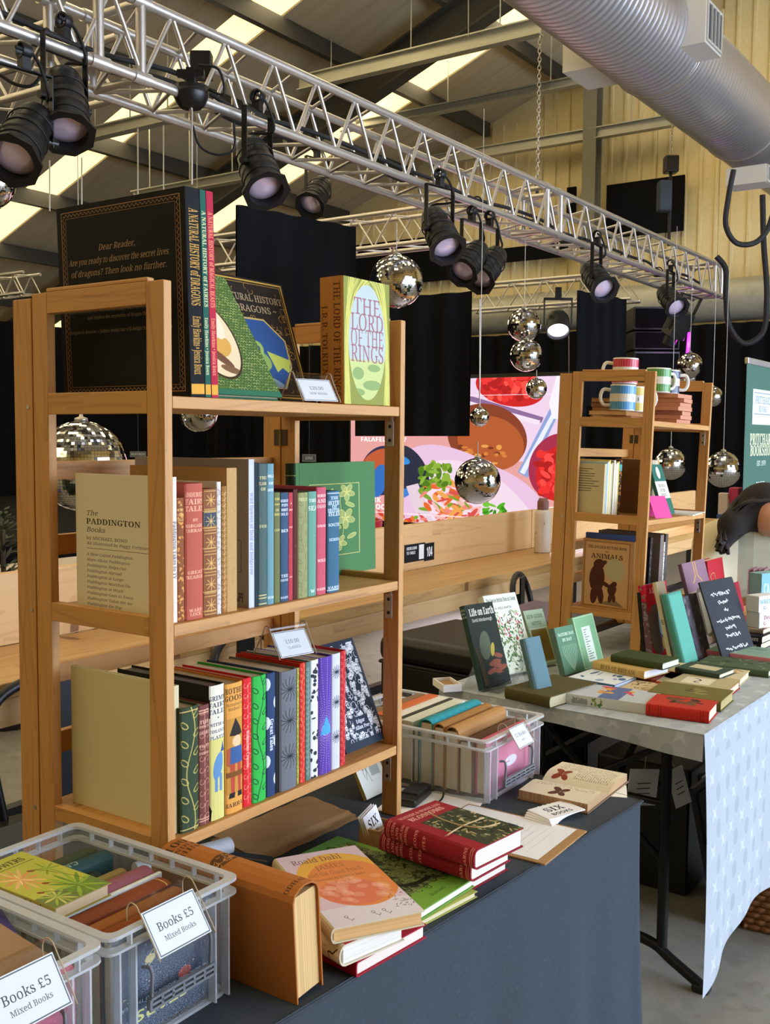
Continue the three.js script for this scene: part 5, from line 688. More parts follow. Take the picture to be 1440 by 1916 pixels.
  const scales = cell(420, 480, (x, w, h) => {
    x.fillStyle = '#3e5a2c'; x.fillRect(0, 0, w, h); for (let y = 0; y < h; y += 11) for (let q = (y / 11 % 2) * 8; q < w; q += 16) { x.strokeStyle = rnd() < 0.45 ? '#a9b868' : '#6b8a44'; x.lineWidth = 2.6; x.beginPath(); x.moveTo(q - 8, y + 8 * rnd()); x.quadraticCurveTo(q, y - 5, q + 8, y + 7); x.stroke(); }
    x.fillStyle = '#3b2a1c'; x.beginPath(); x.ellipse(w * 0.42, h * 0.55, w * 0.31, h * 0.33, 0.1, 0, 7); x.fill(); x.fillStyle = '#e2cfa8'; x.beginPath(); x.ellipse(w * 0.42, h * 0.55, w * 0.29, h * 0.31, 0.1, 0, 7); x.fill(); x.save(); x.clip(); for (const [u, v, a, b, r, c] of [[0.34, 0.45, 0.14, 0.05, 0.8, '#a8644a'], [0.5, 0.62, 0.13, 0.07, -0.5, '#d0a250'], [0.4, 0.7, 0.16, 0.04, 0.6, '#6d4a34'], [0.3, 0.6, 0.1, 0.04, 1, '#c98a72'], [0.55, 0.46, 0.08, 0.1, 0.3, '#e8dcc0'], [0.48, 0.8, 0.12, 0.03, 0.2, '#7a5a3c']]) { x.fillStyle = c; x.beginPath(); x.ellipse(w * u, h * v, w * a, h * b, r, 0, 7); x.fill(); } x.restore(); x.fillStyle = '#2f6b50'; x.fillRect(0, h * 0.955, w, h);
  });
  p = ab(onB(536, 752, -0.012)); faceOut(makeBook('picture_book', 'green scale-patterned book with an oval picture leaning far back on the top shelf', { t: 0.012, h: 0.222, d: 0.165, spine: { c: '#2f6b50', flat: 1 }, right: scales, bulge: 0.05, page: '#e6dcc2' }), p.a - 0.165, SHELF[0], -0.02, 0.56);
  const brown = (x, w, h) => { for (const [s, fx, sz, l] of [['THE LORD OF THE RINGS', 0.68, 0.3, 0.9], ['J.R.R. TOLKIEN', 0.3, 0.27, 0.55]]) { x.save(); x.translate(w * fx, h * (l > 0.6 ? 0.49 : 0.5)); x.rotate(Math.PI / 2); text(x, s, 0, 0, w * sz, '#5b3216', 'serif', 'center', 'bold', h * l); x.restore(); } };
  const rings = (x, w, h) => {
    x.fillStyle = '#8f9446'; x.fillRect(0, 0, w, h); x.strokeStyle = '#d3cd6c'; x.lineWidth = 2.4; for (let i = 0; i < 34; i++) { x.beginPath(); x.moveTo(w * rr(0, 0.14), h); x.bezierCurveTo(w * rr(0, 0.1), h * 0.5, w * rr(0, 0.12), h * 0.2, w * rr(0.1, 0.6), 0); x.stroke(); x.beginPath(); x.moveTo(w * rr(0.86, 1), h); x.bezierCurveTo(w * rr(0.9, 1), h * 0.5, w * rr(0.88, 1), h * 0.2, w * rr(0.4, 0.9), 0); x.stroke(); }
    x.fillStyle = '#b9c7c4'; x.beginPath(); x.ellipse(w / 2, h * 0.5, w * 0.4, h * 0.46, 0, 0, 7); x.fill(); x.save(); x.clip(); x.fillStyle = '#c4cf86'; x.fillRect(0, h * 0.64, w, h); x.fillStyle = '#8fa86a'; for (const [u, v, a, b] of [[0.3, 0.75, 0.12, 0.05], [0.64, 0.7, 0.14, 0.03], [0.6, 0.84, 0.2, 0.04], [0.3, 0.9, 0.14, 0.03]]) { x.beginPath(); x.ellipse(w * u, h * v, w * a, h * b, 0, 0, 7); x.fill(); } x.restore();
    ['THE', 'LORD', 'OF THE', 'RINGS'].forEach((s, i) => text(x, s, w / 2, h * (0.22 + i * 0.125), w * 0.29, '#a06a74', 'serif', 'center', '', w * 0.72)); x.fillStyle = '#8f9446';
  };
  const arch = cell(280, 440, (x, w, h) => { rings(x, w, h); wear(x, w, h, 40); x.fillStyle = '#b27a35'; x.fillRect(0, h - 5, 5, 5); });
  { const pl = ab(onB(644, 762, -0.012)), pr = ab(onB(729, 762, -0.012)); faceOut(makeBook('thick_book', 'thick fantasy volume with a brown lettered spine and an illustrated green arch on its front', { t: 0.048, h: onB(690, 526, -0.012).y - SHELF[0], d: pr.a - pl.a, spine: { c: '#b27a35', draw: brown, flat: 1 }, right: arch, page: '#e8dcb6', bulge: 0.06 }), pl.a, SHELF[0], -0.012, 0.015); }
}
/* clear tents with price cards */
function tent(label, lines, a, y, b, w, h, turn, lean = 0.5) {
  const o = priceCard(label, lines, w, h), card = o.children[0]; card.rotation.x = -lean; card.position.z = 0.004; card.position.y = 0.002;
  const top = V3(0, h * Math.cos(lean) + 0.006, -h * Math.sin(lean)), pr = []; for (let i = 0; i <= 6; i++) { const f = i / 6 * Math.PI; pr.push([top.y + 0.006 * Math.sin(f), top.z + 0.004 - 0.010 * (1 - Math.cos(f)) / 2 * 1.4]); }
  const line = [[0, 0.0045], ...pr, [0.0, top.z * 2 - 0.012]], Q = []; for (let i = 0; i < line.length - 1; i++) { const [y0, z0] = line[i], [y1, z1] = line[i + 1]; Q.push([V3(-w / 2 - 0.004, y0, z0 + 0.0012), V3(w / 2 + 0.004, y0, z0 + 0.0012), V3(w / 2 + 0.004, y1, z1 + 0.0012), V3(-w / 2 - 0.004, y1, z1 + 0.0012)]); }
  part('clear_holder', quads(Q), M.acrylic, o); for (const sx of [-1, 1]) part('holder_edge', tube(line.map(([yy, zz]) => V3(sx * (w / 2 + 0.004), yy + 0.0008, zz + 0.0012)), 0.0011, 6, 40), phy({ color: '#d9cbb4', transmission: 0.5, roughness: 0.2 }), o);
  return atStall(o, a, y, b, turn);
}
{
  let p = ab(onB(606, 760, -0.004)); tent('clear tent with a price card of 20 pounds on the top shelf', [['£20.00', 0.42, 34, '#4a525c'], ['NEW BOOKS', 0.66, 22, '#6a727c']], p.a, SHELF[0] + 0.0015, -0.012, 0.066, 0.042, -0.25, 0.6);
  p = ab(onB(552, 1226, -0.03)); tent('clear tent with a price card of 10 pounds on top of the bottom row', [['£10.00', 0.42, 34, '#4a525c'], ['CLASSICS', 0.66, 22, '#6a727c']], p.a, onB(552, 1228, -0.03).y, -0.028, 0.066, 0.044, -0.2, 0.6);
}

/* ================= THINGS ON THE NEAR TABLE ================= */
const frameQ = (X, Y, Z) => new THREE.Quaternion().setFromRotationMatrix(new THREE.Matrix4().makeBasis(X, Y, Z));
const UP = V3(0, 1, 0);
/* book lying front cover up: B its lower spine corner, C its lower fore-edge corner as seen on the top face */
function flatBook(name, label, y, t, B, C, h, spine, right, o = {}, group = 'books lying on the near table') {
  const pb = onY(B[0], B[1], y + t), pc = onY(C[0], C[1], y + t), e = pc.clone().sub(pb).setY(0), d = o.d ?? e.length(); e.normalize();
  const k = makeBook(name, label, { t, h, d, spine, right, page: o.page, bulge: o.bulge ?? 0.2, b: o.b ?? 0.002, sq: o.sq, gloss: o.gloss }, group);
  k.quaternion.copy(frameQ(UP, UP.clone().cross(e), e.clone().negate())); k.position.copy(pb).setY(y + t / 2 + 0.0004); return k;
}
/* book stored spine up, title along the table */
const spineUp = (k, a, y, b, tilt = 0) => { const d = sizes.get(k)[2], q = frameQ(WB, UA, UP).multiply(new THREE.Quaternion().setFromAxisAngle(V3(0, 1, 0), tilt)); k.quaternion.copy(q); k.position.copy(S(a, y + d * Math.cos(tilt) + 0.0008, b)); return k; };
function hookCard(label, px, b, w, h, lines, crateLean = 0.62) {
  const o = priceCard(label, lines, w, h), p = ab(onB(px[0], px[1], b)); o.children[0].rotation.x = -crateLean; const H = h * Math.cos(crateLean), Z = -h * Math.sin(crateLean);
  const line = [[-0.001, 0.002], [H + 0.002, Z + 0.0005], [H + 0.009, Z - 0.006], [H + 0.01, Z - 0.014], [H + 0.003, Z - 0.02], [H - 0.012, Z - 0.02]], Q = []; for (let i = 0; i < line.length - 1; i++) { const [y0, z0] = line[i], [y1, z1] = line[i + 1]; Q.push([V3(-w / 2 - 0.003, y0, z0 + 0.0016), V3(w / 2 + 0.003, y0, z0 + 0.0016), V3(w / 2 + 0.003, y1, z1 + 0.0016), V3(-w / 2 - 0.003, y1, z1 + 0.0016)]); }
  part('clear_holder', quads(Q), M.acrylic, o); for (const s of [-1, 1]) part('holder_edge', tube(line.map(([yy, zz]) => V3(s * (w / 2 + 0.003), yy, zz + 0.0016)), 0.0008, 6, 40), phy({ color: '#d8c6a8', transmission: 0.4, roughness: 0.2 }), o);
  return atStall(o, p.a, p.y, b, 0);
}
const five = [['Books £5', 0.42, 42, '#3b4048'], ['Mixed Books', 0.68, 25, '#4a5058']];
const CRB = 'books in the plastic crates';
function fill(list, a0, y, b, lab) { for (const [t, h, d, spec, label, o = {}] of list) { b -= t / 2; spineUp(makeBook('crate_book', label, { t, h, d, spine: spec, right: o.right, page: o.page, bulge: o.bulge ?? 0.15 }, CRB), a0 + (o.da ?? 0), y, b, o.tilt ?? 0); b -= t / 2 + 0.0008; } }
{ // middle crate
  const cy = TY0 + 0.006; atStall(crate(0.186, 0.285, 0.145, 'clear plastic crate of mixed books beside the tan upright book'), -0.145, TY0, 0.02);
  const stars = cell(360, 300, (x, w, h) => { x.fillStyle = '#27405e'; x.fillRect(0, 0, w, h); for (let i = 0; i < 140; i++) { x.fillStyle = ['#cfe6ff', '#8fc3ee', '#f2d9a8', '#ffffff'][i % 4]; x.globalAlpha = rr(0.3, 1); x.beginPath(); x.arc(rnd() * w, rnd() * h, rr(0.6, 3), 0, 7); x.fill(); } x.globalAlpha = 1; x.fillStyle = '#e2574a'; x.beginPath(); x.arc(w * 0.62, h * 0.32, 20, 0, 7); x.fill(); x.fillStyle = '#d8c47a'; x.beginPath(); x.arc(w * 0.3, h * 0.66, 15, 0, 7); x.fill(); x.strokeStyle = '#d8c47a'; x.lineWidth = 3; x.beginPath(); x.ellipse(w * 0.3, h * 0.66, 28, 8, 0.4, 0, 7); x.stroke(); x.save(); x.translate(w * 0.8, h * 0.55); x.rotate(Math.PI / 2); text(x, 'STARS', 0, 0, 54, '#e9e07a', 'sans-serif', 'center', 'bold'); text(x, 'THE SUN, THE MOON AND THE PLANETS', 0, 46, 17, '#cfe0ee', 'sans-serif', 'center'); x.restore(); x.fillStyle = '#27405e'; x.fillRect(0, h - 5, 5, 5); });
  fill([[0.02, 0.155, 0.118, { c: '#27405e' }, 'dark blue stars book pressed against the front of the middle crate', { right: stars }], [0.024, 0.15, 0.112, { c: '#8a4a26', wear: 30 }, 'rust brown cloth book, first spine in the middle crate', {}], [0.022, 0.15, 0.112, { c: '#9b6030', wear: 30 }, 'lighter brown cloth book, second spine in the middle crate'], [0.026, 0.15, 0.116, { c: '#86472a', wear: 30, r: [0.04] }, 'rust brown cloth book, third spine in the middle crate'], [0.006, 0.16, 0.12, { c: '#d9dcd8' }, 'thin white pamphlet standing in the middle crate'], [0.03, 0.155, 0.115, { c: '#8e5560', wear: 30 }, 'mauve cloth book under the yellow flower book', { bulge: 0.35 }], [0.024, 0.14, 0.112, { c: '#8a7846', wear: 30 }, 'olive cloth book under the yellow flower book', { bulge: 0.35 }], [0.022, 0.12, 0.11, { c: '#26302e', wear: 20 }, 'small black cloth book under the yellow flower book', { bulge: 0.35 }], [0.026, 0.155, 0.12, { c: '#2e4a4a', t: [], v: 'GARDENS', vs: 0.4, tc: '#8fa6a0' }, 'dark teal book near the back of the middle crate', { bulge: 0.3 }], [0.024, 0.155, 0.122, { c: '#3f4a33', wear: 40 }, 'dark olive book at the back of the middle crate', { bulge: 0.1 }]], -0.224, cy, 0.152);
  const lily = cell(460, 560, (x, w, h) => {
    x.fillStyle = '#b9b84a'; x.fillRect(0, 0, w, h); text(x, 'FLOWERS', w * 0.5, 66, 62, '#2c2a18', 'serif', 'center', 'bold', w * 0.84); x.fillStyle = '#2c2a18'; x.fillRect(w * 0.08, 106, w * 0.84, 4);
    const flower = (cx, cy, r, n, c1, c2) => { for (let i = 0; i < n; i++) { const a = i * 6.283 / n + 0.2; x.fillStyle = i % 2 ? c1 : c2; x.beginPath(); x.moveTo(cx, cy); x.quadraticCurveTo(cx + Math.cos(a - 0.25) * r * 0.6, cy + Math.sin(a - 0.25) * r * 0.6, cx + Math.cos(a) * r, cy + Math.sin(a) * r); x.quadraticCurveTo(cx + Math.cos(a + 0.25) * r * 0.6, cy + Math.sin(a + 0.25) * r * 0.6, cx, cy); x.fill(); } };
    x.fillStyle = '#6f8046'; x.fillRect(0, h * 0.78, w, h); flower(w * 0.32, h * 0.42, 140, 13, '#e6b779', '#d99a5c'); flower(w * 0.32, h * 0.42, 70, 9, '#f0d49a', '#e0a860'); flower(w * 0.7, h * 0.82, 160, 14, '#8fae3c', '#6d9030'); flower(w * 0.8, h * 0.42, 90, 11, '#a8b23c', '#7f9a34'); flower(w * 0.25, h * 0.86, 110, 11, '#c9c46a', '#9fb04a'); x.strokeStyle = '#5a4a22'; x.lineWidth = 5; for (const [a, b, c, d] of [[0.6, 0.36, 0.9, 0.78], [0.2, 0.72, 0.5, 0.95], [0.45, 0.62, 0.7, 0.9]]) { x.beginPath(); x.moveTo(w * a, h * b); x.quadraticCurveTo(w * (a + c) / 2, h * b, w * c, h * d); x.stroke(); x.fillStyle = '#8a4a26'; x.beginPath(); x.ellipse(w * a, h * b, 22, 11, 0.4, 0, 7); x.fill(); } x.fillStyle = '#b9b84a'; x.fillRect(0, h - 5, 5, 5);
  });
  flatBook('picture_book', 'yellow-green flower guide lying across the books in the middle crate', cy + 0.1225, 0.016, [104, 1700], [208, 1652], 0.165, { c: '#a89a4c', v: 'FLOWERS  Trees and shrubs', vs: 0.6, tc: '#4a3a18', wear: 20 }, lily, { bulge: 0.05, b: 0.0012, page: '#d9c19a' }, CRB);
  hookCard('clear hook with a Books £5 card on the middle crate', [349, 1768], 0.197, 0.078, 0.052, five);
}
{ // front left crate
  const cy = TY0 + 0.006; atStall(crate(0.186, 0.285, 0.145, 'clear plastic crate of mixed books cut off by the lower left corner'), -0.352, TY0, 0.02);
  const pink = cell(64, 64, (x, w, h) => { x.fillStyle = '#d8547c'; x.fillRect(0, 0, w, h); });
  fill([[0.02, 0.155, 0.115, { c: '#d8547c' }, 'pink book pressed against the front of the left crate', { right: pink }], [0.03, 0.155, 0.108, { c: '#6a5648' }, 'grey-brown book near the front of the left crate'], [0.03, 0.15, 0.105, { c: '#8a5a3c', wear: 40 }, 'brown book in the middle of the left crate'], [0.03, 0.155, 0.108, { c: '#3a3a5c' }, 'dark violet book in the left crate', {}], [0.03, 0.155, 0.106, { c: '#5c6a44' }, 'moss green book in the left crate'], [0.03, 0.15, 0.104, { c: '#77502e' }, 'tan-brown book in the left crate'], [0.035, 0.15, 0.108, { c: '#40362e' }, 'dark brown book at the back of the left crate']], -0.43, cy, 0.152);
  flatBook('wrapped_book', 'old brown book in crinkled clear wrap on top of the left crate', cy + 0.117, 0.026, [0, 1830], [98, 1790], 0.13, { c: '#8d6746', wear: 120 }, undefined, { bulge: 0.2, page: '#a07c58', gloss: 1 }, CRB);
  flatBook('crate_book', 'violet and yellow paperback lying in the left crate behind the wrapped book', cy + 0.113, 0.014, [-8, 1782], [46, 1768], 0.1, { c: '#43397a', v: 'PUZZLES', vs: 0.6, tc: '#e3c95a' }, undefined, { b: 0.0008 }, CRB);
  hookCard('clear hook with a Books £5 card on the left crate', [72, 1912], 0.197, 0.08, 0.053, five);
}
{ // right crate
  const cy = TY0 + 0.006; atStall(crate(0.226, 0.34, 0.122, 'clear plastic crate of mixed books at the right of the bookcase'), 0.802, TY0, -0.07);
  const pink = cell(260, 220, (x, w, h) => { x.fillStyle = '#e06a90'; x.fillRect(0, 0, w, h); x.fillStyle = '#f6eef2'; x.beginPath(); x.ellipse(w * 0.55, h * 0.45, 26, 30, 0, 0, 7); x.fill(); x.fillStyle = '#e06a90'; x.fillRect(w * 0.54, h * 0.47, 5, 24); x.fillStyle = '#e06a90'; x.fillRect(0, h - 5, 5, 5); });
  fill([[0.022, 0.18, 0.1, { c: '#e06a90' }, 'pink book with a white emblem pressed against the front of the right crate', { right: pink, da: 0.01 }], [0.03, 0.19, 0.098, { c: '#5c4230' }, 'dark brown book, first spine in the right crate'], [0.03, 0.19, 0.112, { c: '#b48550', wear: 40 }, 'tan book with a curved spine in the right crate', { bulge: 0.4 }], [0.026, 0.19, 0.115, { c: '#a37540', wear: 40 }, 'ochre book next to the tan one in the right crate', { bulge: 0.4 }], [0.03, 0.19, 0.12, { c: '#2f9aa6', o: 'scroll', oc: '#2b7f8c' }, 'turquoise book in the right crate', { bulge: 0.3 }], [0.014, 0.2, 0.105, { c: '#3d3428' }, 'narrow dark book behind the turquoise one in the right crate'], [0.028, 0.2, 0.118, { c: '#d9dccb' }, 'white book in the right crate', { bulge: 0.04 }], [0.01, 0.2, 0.119, { c: '#3b3d34' }, 'thin black-green book in the right crate', { bulge: 0.04 }], [0.026, 0.2, 0.118, { c: '#e6e2d6' }, 'cream white book near the back of the right crate', { bulge: 0.04 }], [0.024, 0.2, 0.12, { c: '#cf6a3a' }, 'orange book near the back of the right crate', { bulge: 0.04 }], [0.03, 0.2, 0.114, { c: '#8a6a4c' }, 'brown book at the back of the right crate']], 0.705, cy, 0.088);
  hookCard('clear hook with a price card on the right crate', [985, 1395], 0.135, 0.062, 0.042, [['£2 Books', 0.42, 40, '#3b4048'], ['each', 0.68, 25, '#4a5058']]);
}
{ // tan book standing on its fore-edge, spine up
  const k = makeBook('upright_book', 'thick tan book standing on its fore-edge with the spine up beside the crate', { t: 0.05, h: 0.226, d: 0.128, page: '#d9b274', bulge: 0.3, sq: 0.004, spine: { c: '#a9672e', wear: 140, draw: (x, w, h) => { text(x, '1001', w * 0.5, h * 0.06, w * 0.3, '#4a2c10', 'serif', 'center', 'bold'); text(x, 'WONDERFUL', w * 0.5, h * 0.12, w * 0.17, '#4a2c10', 'serif', 'center', 'bold'); text(x, 'THINGS', w * 0.5, h * 0.17, w * 0.22, '#4a2c10', 'serif', 'center', 'bold'); x.fillStyle = '#3d2a16'; x.globalAlpha = 0.75; x.beginPath(); x.ellipse(w / 2, h * 0.42, w * 0.36, h * 0.055, 0, 0, 7); x.fill(); x.globalAlpha = 1; x.strokeStyle = '#c98a4a'; x.lineWidth = 2; for (let i = 0; i < 16; i++) { x.beginPath(); x.arc(w * rr(0.25, 0.75), h * rr(0.38, 0.46), rr(3, 9), 0, 4); x.stroke(); } text(x, 'ODHAMS', w * 0.5, h * 0.94, w * 0.15, '#4a2c10', 'serif', 'center', 'bold'); } } });
  const lean = 0.07; k.quaternion.copy(frameQ(UA, WB.clone().negate(), UP)).multiply(new THREE.Quaternion().setFromAxisAngle(V3(0, 1, 0), -lean)); k.position.copy(S(-0.014, TY0 + 0.128 + 0.002, 0.249));
}
{ // pile at the front: red, cream-and-red, orange picture book; the green sea book with another below
  flatBook('hardback_book', 'crimson hardback at the bottom of the front pile', TY0, 0.02, [668, 1801], [797, 1729], 0.215, { c: '#a3182f', wear: 20 }, undefined, { page: '#efe4d6', bulge: 0.1 });
  flatBook('hardback_book', 'cream hardback with red edges in the middle of the front pile', TY0 + 0.0205, 0.028, [646, 1768], [757, 1722], 0.2, { c: '#d8ccb4', wear: 60, draw: (x, w, h) => { x.strokeStyle = '#3a2a1a'; x.lineWidth = 3; x.beginPath(); x.moveTo(w * 0.3, h * 0.9); x.quadraticCurveTo(w * 0.6, h * 0.86, w * 0.5, h * 0.93); x.lineTo(w * 0.7, h * 0.97); x.stroke(); } }, cell(64, 64, (x, w, h) => { x.fillStyle = '#b3303f'; x.fillRect(0, 0, w, h); }), { page: '#f0ebe2', bulge: 0.35 });
  const peach = cell(460, 620, (x, w, h) => {
    x.fillStyle = '#d9c3cf'; x.fillRect(0, 0, w, h); x.fillStyle = '#ddd7e2'; x.fillRect(0, h * 0.78, w, h * 0.22); x.fillStyle = '#e6b04a'; x.beginPath(); x.ellipse(w * 0.56, h * 0.42, w * 0.52, h * 0.36, 0, 0, 7); x.fill(); x.fillStyle = '#e08a4a'; x.beginPath(); x.ellipse(w * 0.58, h * 0.5, w * 0.48, h * 0.32, 0, 0, 7); x.fill(); x.fillStyle = '#db7a5a'; x.beginPath(); x.ellipse(w * 0.5, h * 0.62, w * 0.36, h * 0.17, 0.1, 0, 7); x.fill(); x.globalAlpha = 0.3; x.fillStyle = '#f2c9b4'; for (let i = 0; i < 30; i++) { x.beginPath(); x.ellipse(w * rr(0.2, 0.9), h * rr(0.4, 0.74), 30, 18, rnd(), 0, 7); x.fill(); } x.globalAlpha = 1;
    text(x, 'Roald Dahl', w * 0.42, 74, 58, '#6d4a52', 'serif', 'center', '', w * 0.6); text(x, 'JAMES', w * 0.5, 150, 50, '#a06a3a', 'serif', 'center'); text(x, 'and the Giant Peach', w * 0.5, 206, 46, '#a06a3a', 'serif', 'center', '', w * 0.66); text(x, 'Illustrated by Quentin Blake', w * 0.5, 252, 26, '#8a5a3a', 'serif', 'center', 'italic', w * 0.6);
    x.strokeStyle = '#6a5f66'; x.lineWidth = 3; for (let i = 0; i < 26; i++) { const cx = w * rr(0.78, 0.98), cy = h * rr(0.72, 0.9); x.beginPath(); x.moveTo(cx, cy); x.lineTo(cx + rr(-22, 22), cy + rr(-16, 16)); x.stroke(); } for (const cx of [0.2, 0.5, 0.62]) { x.beginPath(); x.arc(w * cx, h * 0.9, 8, 0, 7); x.moveTo(w * cx, h * 0.91); x.lineTo(w * cx + 14, h * 0.95); x.lineTo(w * cx + 30, h * 0.93); x.stroke(); } x.fillStyle = '#d9cfae'; x.fillRect(0, h - 5, 5, 5);
  });
  flatBook('picture_book', 'orange and lilac children\'s picture book on top of the front pile', TY0 + 0.049, 0.02, [626, 1738], [794, 1704], 0.232, { c: '#d9cfae', wear: 20 }, peach, { page: '#e8b878', bulge: 0.25 });
  const sea = cell(520, 700, (x, w, h) => {
    x.fillStyle = '#78a83c'; x.fillRect(0, 0, w, h); x.fillStyle = '#5d9a5a'; x.fillRect(0, 0, w, h * 0.16); x.strokeStyle = '#26301e'; x.lineWidth = 3; x.fillStyle = '#6f7a4c'; x.fillRect(w * 0.1, h * 0.12, w * 0.82, h * 0.72); x.lineWidth = 4.5; for (let i = 0; i < 420; i++) { const cx = w * rr(0.08, 0.93), cy = h * rr(0.1, 0.86), r = rr(8, 28); x.strokeStyle = ['#26301e', '#3c4a26', '#8a9a4a'][i % 3]; x.beginPath(); x.arc(cx, cy, r, rnd() * 6, rnd() * 6 + 3); x.stroke(); } x.globalAlpha = 0.8; x.fillStyle = '#2e3420'; for (let i = 0; i < 60; i++) { x.beginPath(); x.ellipse(w * rr(0.15, 0.85), h * rr(0.14, 0.82), rr(8, 30), rr(5, 14), rnd() * 3, 0, 7); x.fill(); } x.globalAlpha = 1;
    x.strokeStyle = '#1f2618'; x.lineWidth = 26; x.beginPath(); x.moveTo(w * 0.2, h * 0.18); x.bezierCurveTo(w * 0.9, h * 0.1, w * 0.9, h * 0.4, w * 0.5, h * 0.46); x.bezierCurveTo(w * 0.1, h * 0.54, w * 0.3, h * 0.84, w * 0.75, h * 0.78); x.stroke(); x.fillStyle = '#c9c46a'; x.beginPath(); x.ellipse(w * 0.56, h * 0.3, 46, 34, 0.3, 0, 7); x.fill(); x.save(); x.translate(w * 0.5, h * 0.155); text(x, 'UNDER THE SEA AND ITS', 0, 0, 34, '#e9e6cc', 'serif', 'center', 'bold', w * 0.7); x.restore(); x.fillStyle = '#78a83c'; x.fillRect(w * 0.06, h * 0.88, w * 0.88, h * 0.12); text(x, 'Illustrated', w * 0.5, h * 0.93, 26, '#2c3a18', 'serif', 'center', 'italic'); x.fillRect(0, h - 5, 5, 5);
  });
  flatBook('picture_book', 'thin yellow-green book under the green sea book', TY0, 0.009, [776, 1730], [893, 1668], 0.25, { c: '#c7c86a' }, undefined, { b: 0.001 });
  flatBook('picture_book', 'large green picture book with black sea scrollwork beside the orange picture book', TY0 + 0.0095, 0.014, [783, 1708], [887, 1643], 0.262, { c: '#6d9a3c' }, sea, { page: '#f2f0e8', bulge: 0.05 });
}
{ // three crimson volumes tied with string
  const wood = cell(440, 600, (x, w, h) => { x.fillStyle = '#9d1f30'; x.fillRect(0, 0, w, h); text(x, 'WAYSIDE & WOODLAND', w * 0.5, h * 0.09, 38, '#e8b4a4', 'serif', 'center', 'bold', w * 0.84); text(x, 'BLOSSOMS', w * 0.5, h * 0.17, 56, '#f0c0ae', 'serif', 'center', 'bold', w * 0.7); x.fillStyle = '#39402c'; x.fillRect(w * 0.2, h * 0.27, w * 0.8, h * 0.73); for (let i = 0; i < 120; i++) { x.fillStyle = ['#8a8f5c', '#5c6a44', '#c9b88a', '#23281c', '#a89a70'][i % 5]; x.beginPath(); x.ellipse(w * rr(0.22, 1), h * rr(0.28, 1), rr(8, 26), rr(4, 12), rnd() * 3, 0, 7); x.fill(); } x.fillStyle = '#9d1f30'; x.fillRect(0, h - 5, 5, 5); });
  const sp = () => ({ c: '#8f1a2b', wear: 60, tc: '#e0a08e', r: [0.03, 0.05, 0.95, 0.97], rc: '#d98a7a', draw: (x, w, h) => { for (const [s, y] of [['WAYSIDE', 0.1], ['AND', 0.15], ['WOODLAND', 0.2], ['BLOSSOMS', 0.25], ['SECOND', 0.36], ['STEP', 0.46], ['WARNE', 0.9]]) text(x, s, w / 2, h * y, w * 0.2, '#e0a08e', 'serif', 'center', 'bold', w * 0.9); } });
  const grp = 'crimson volumes tied with string', o = { page: '#efe9da', bulge: 0.3 };
  flatBook('tied_book', 'lowest of the three crimson volumes tied with string', TY0, 0.028, [876, 1637], [950, 1596], 0.17, sp(), undefined, o, grp); flatBook('tied_book', 'middle one of the three crimson volumes tied with string', TY0 + 0.0285, 0.03, [886, 1613], [955, 1576], 0.172, sp(), undefined, o, grp); flatBook('tied_book', 'topmost of the three crimson volumes tied with string, woodland picture on its cover', TY0 + 0.059, 0.03, [893, 1590], [979, 1549], 0.172, sp(), wood, o, grp);
  const y1 = TY0 + 0.0905, L = [[826, 1618, 0.7], [828, 1570, 1.0], [838, 1558, 1.0], [860, 1545, 1], [905, 1533, 1], [942, 1534, 1]]; const P = [onA(812, 1618, 0.379), onA(822, 1580, 0.379), onY(836, 1563, y1 + 0.001), onY(866, 1545, y1 + 0.001), onY(905, 1530, y1 + 0.001)];
  one('string', tube(P, 0.0012, 6, 60), M.string, 'natural string tied round the crimson volumes', 'string'); one('string', tube([onY(800, 1520, y1 + 0.002), onY(835, 1536, y1 + 0.004), onY(866, 1545, y1 + 0.002), onY(900, 1548, y1 + 0.005), onY(935, 1540, y1 + 0.002)], 0.0011, 6, 60), M.string, 'loose bow ends of the string on the topmost crimson volume', 'string');
}
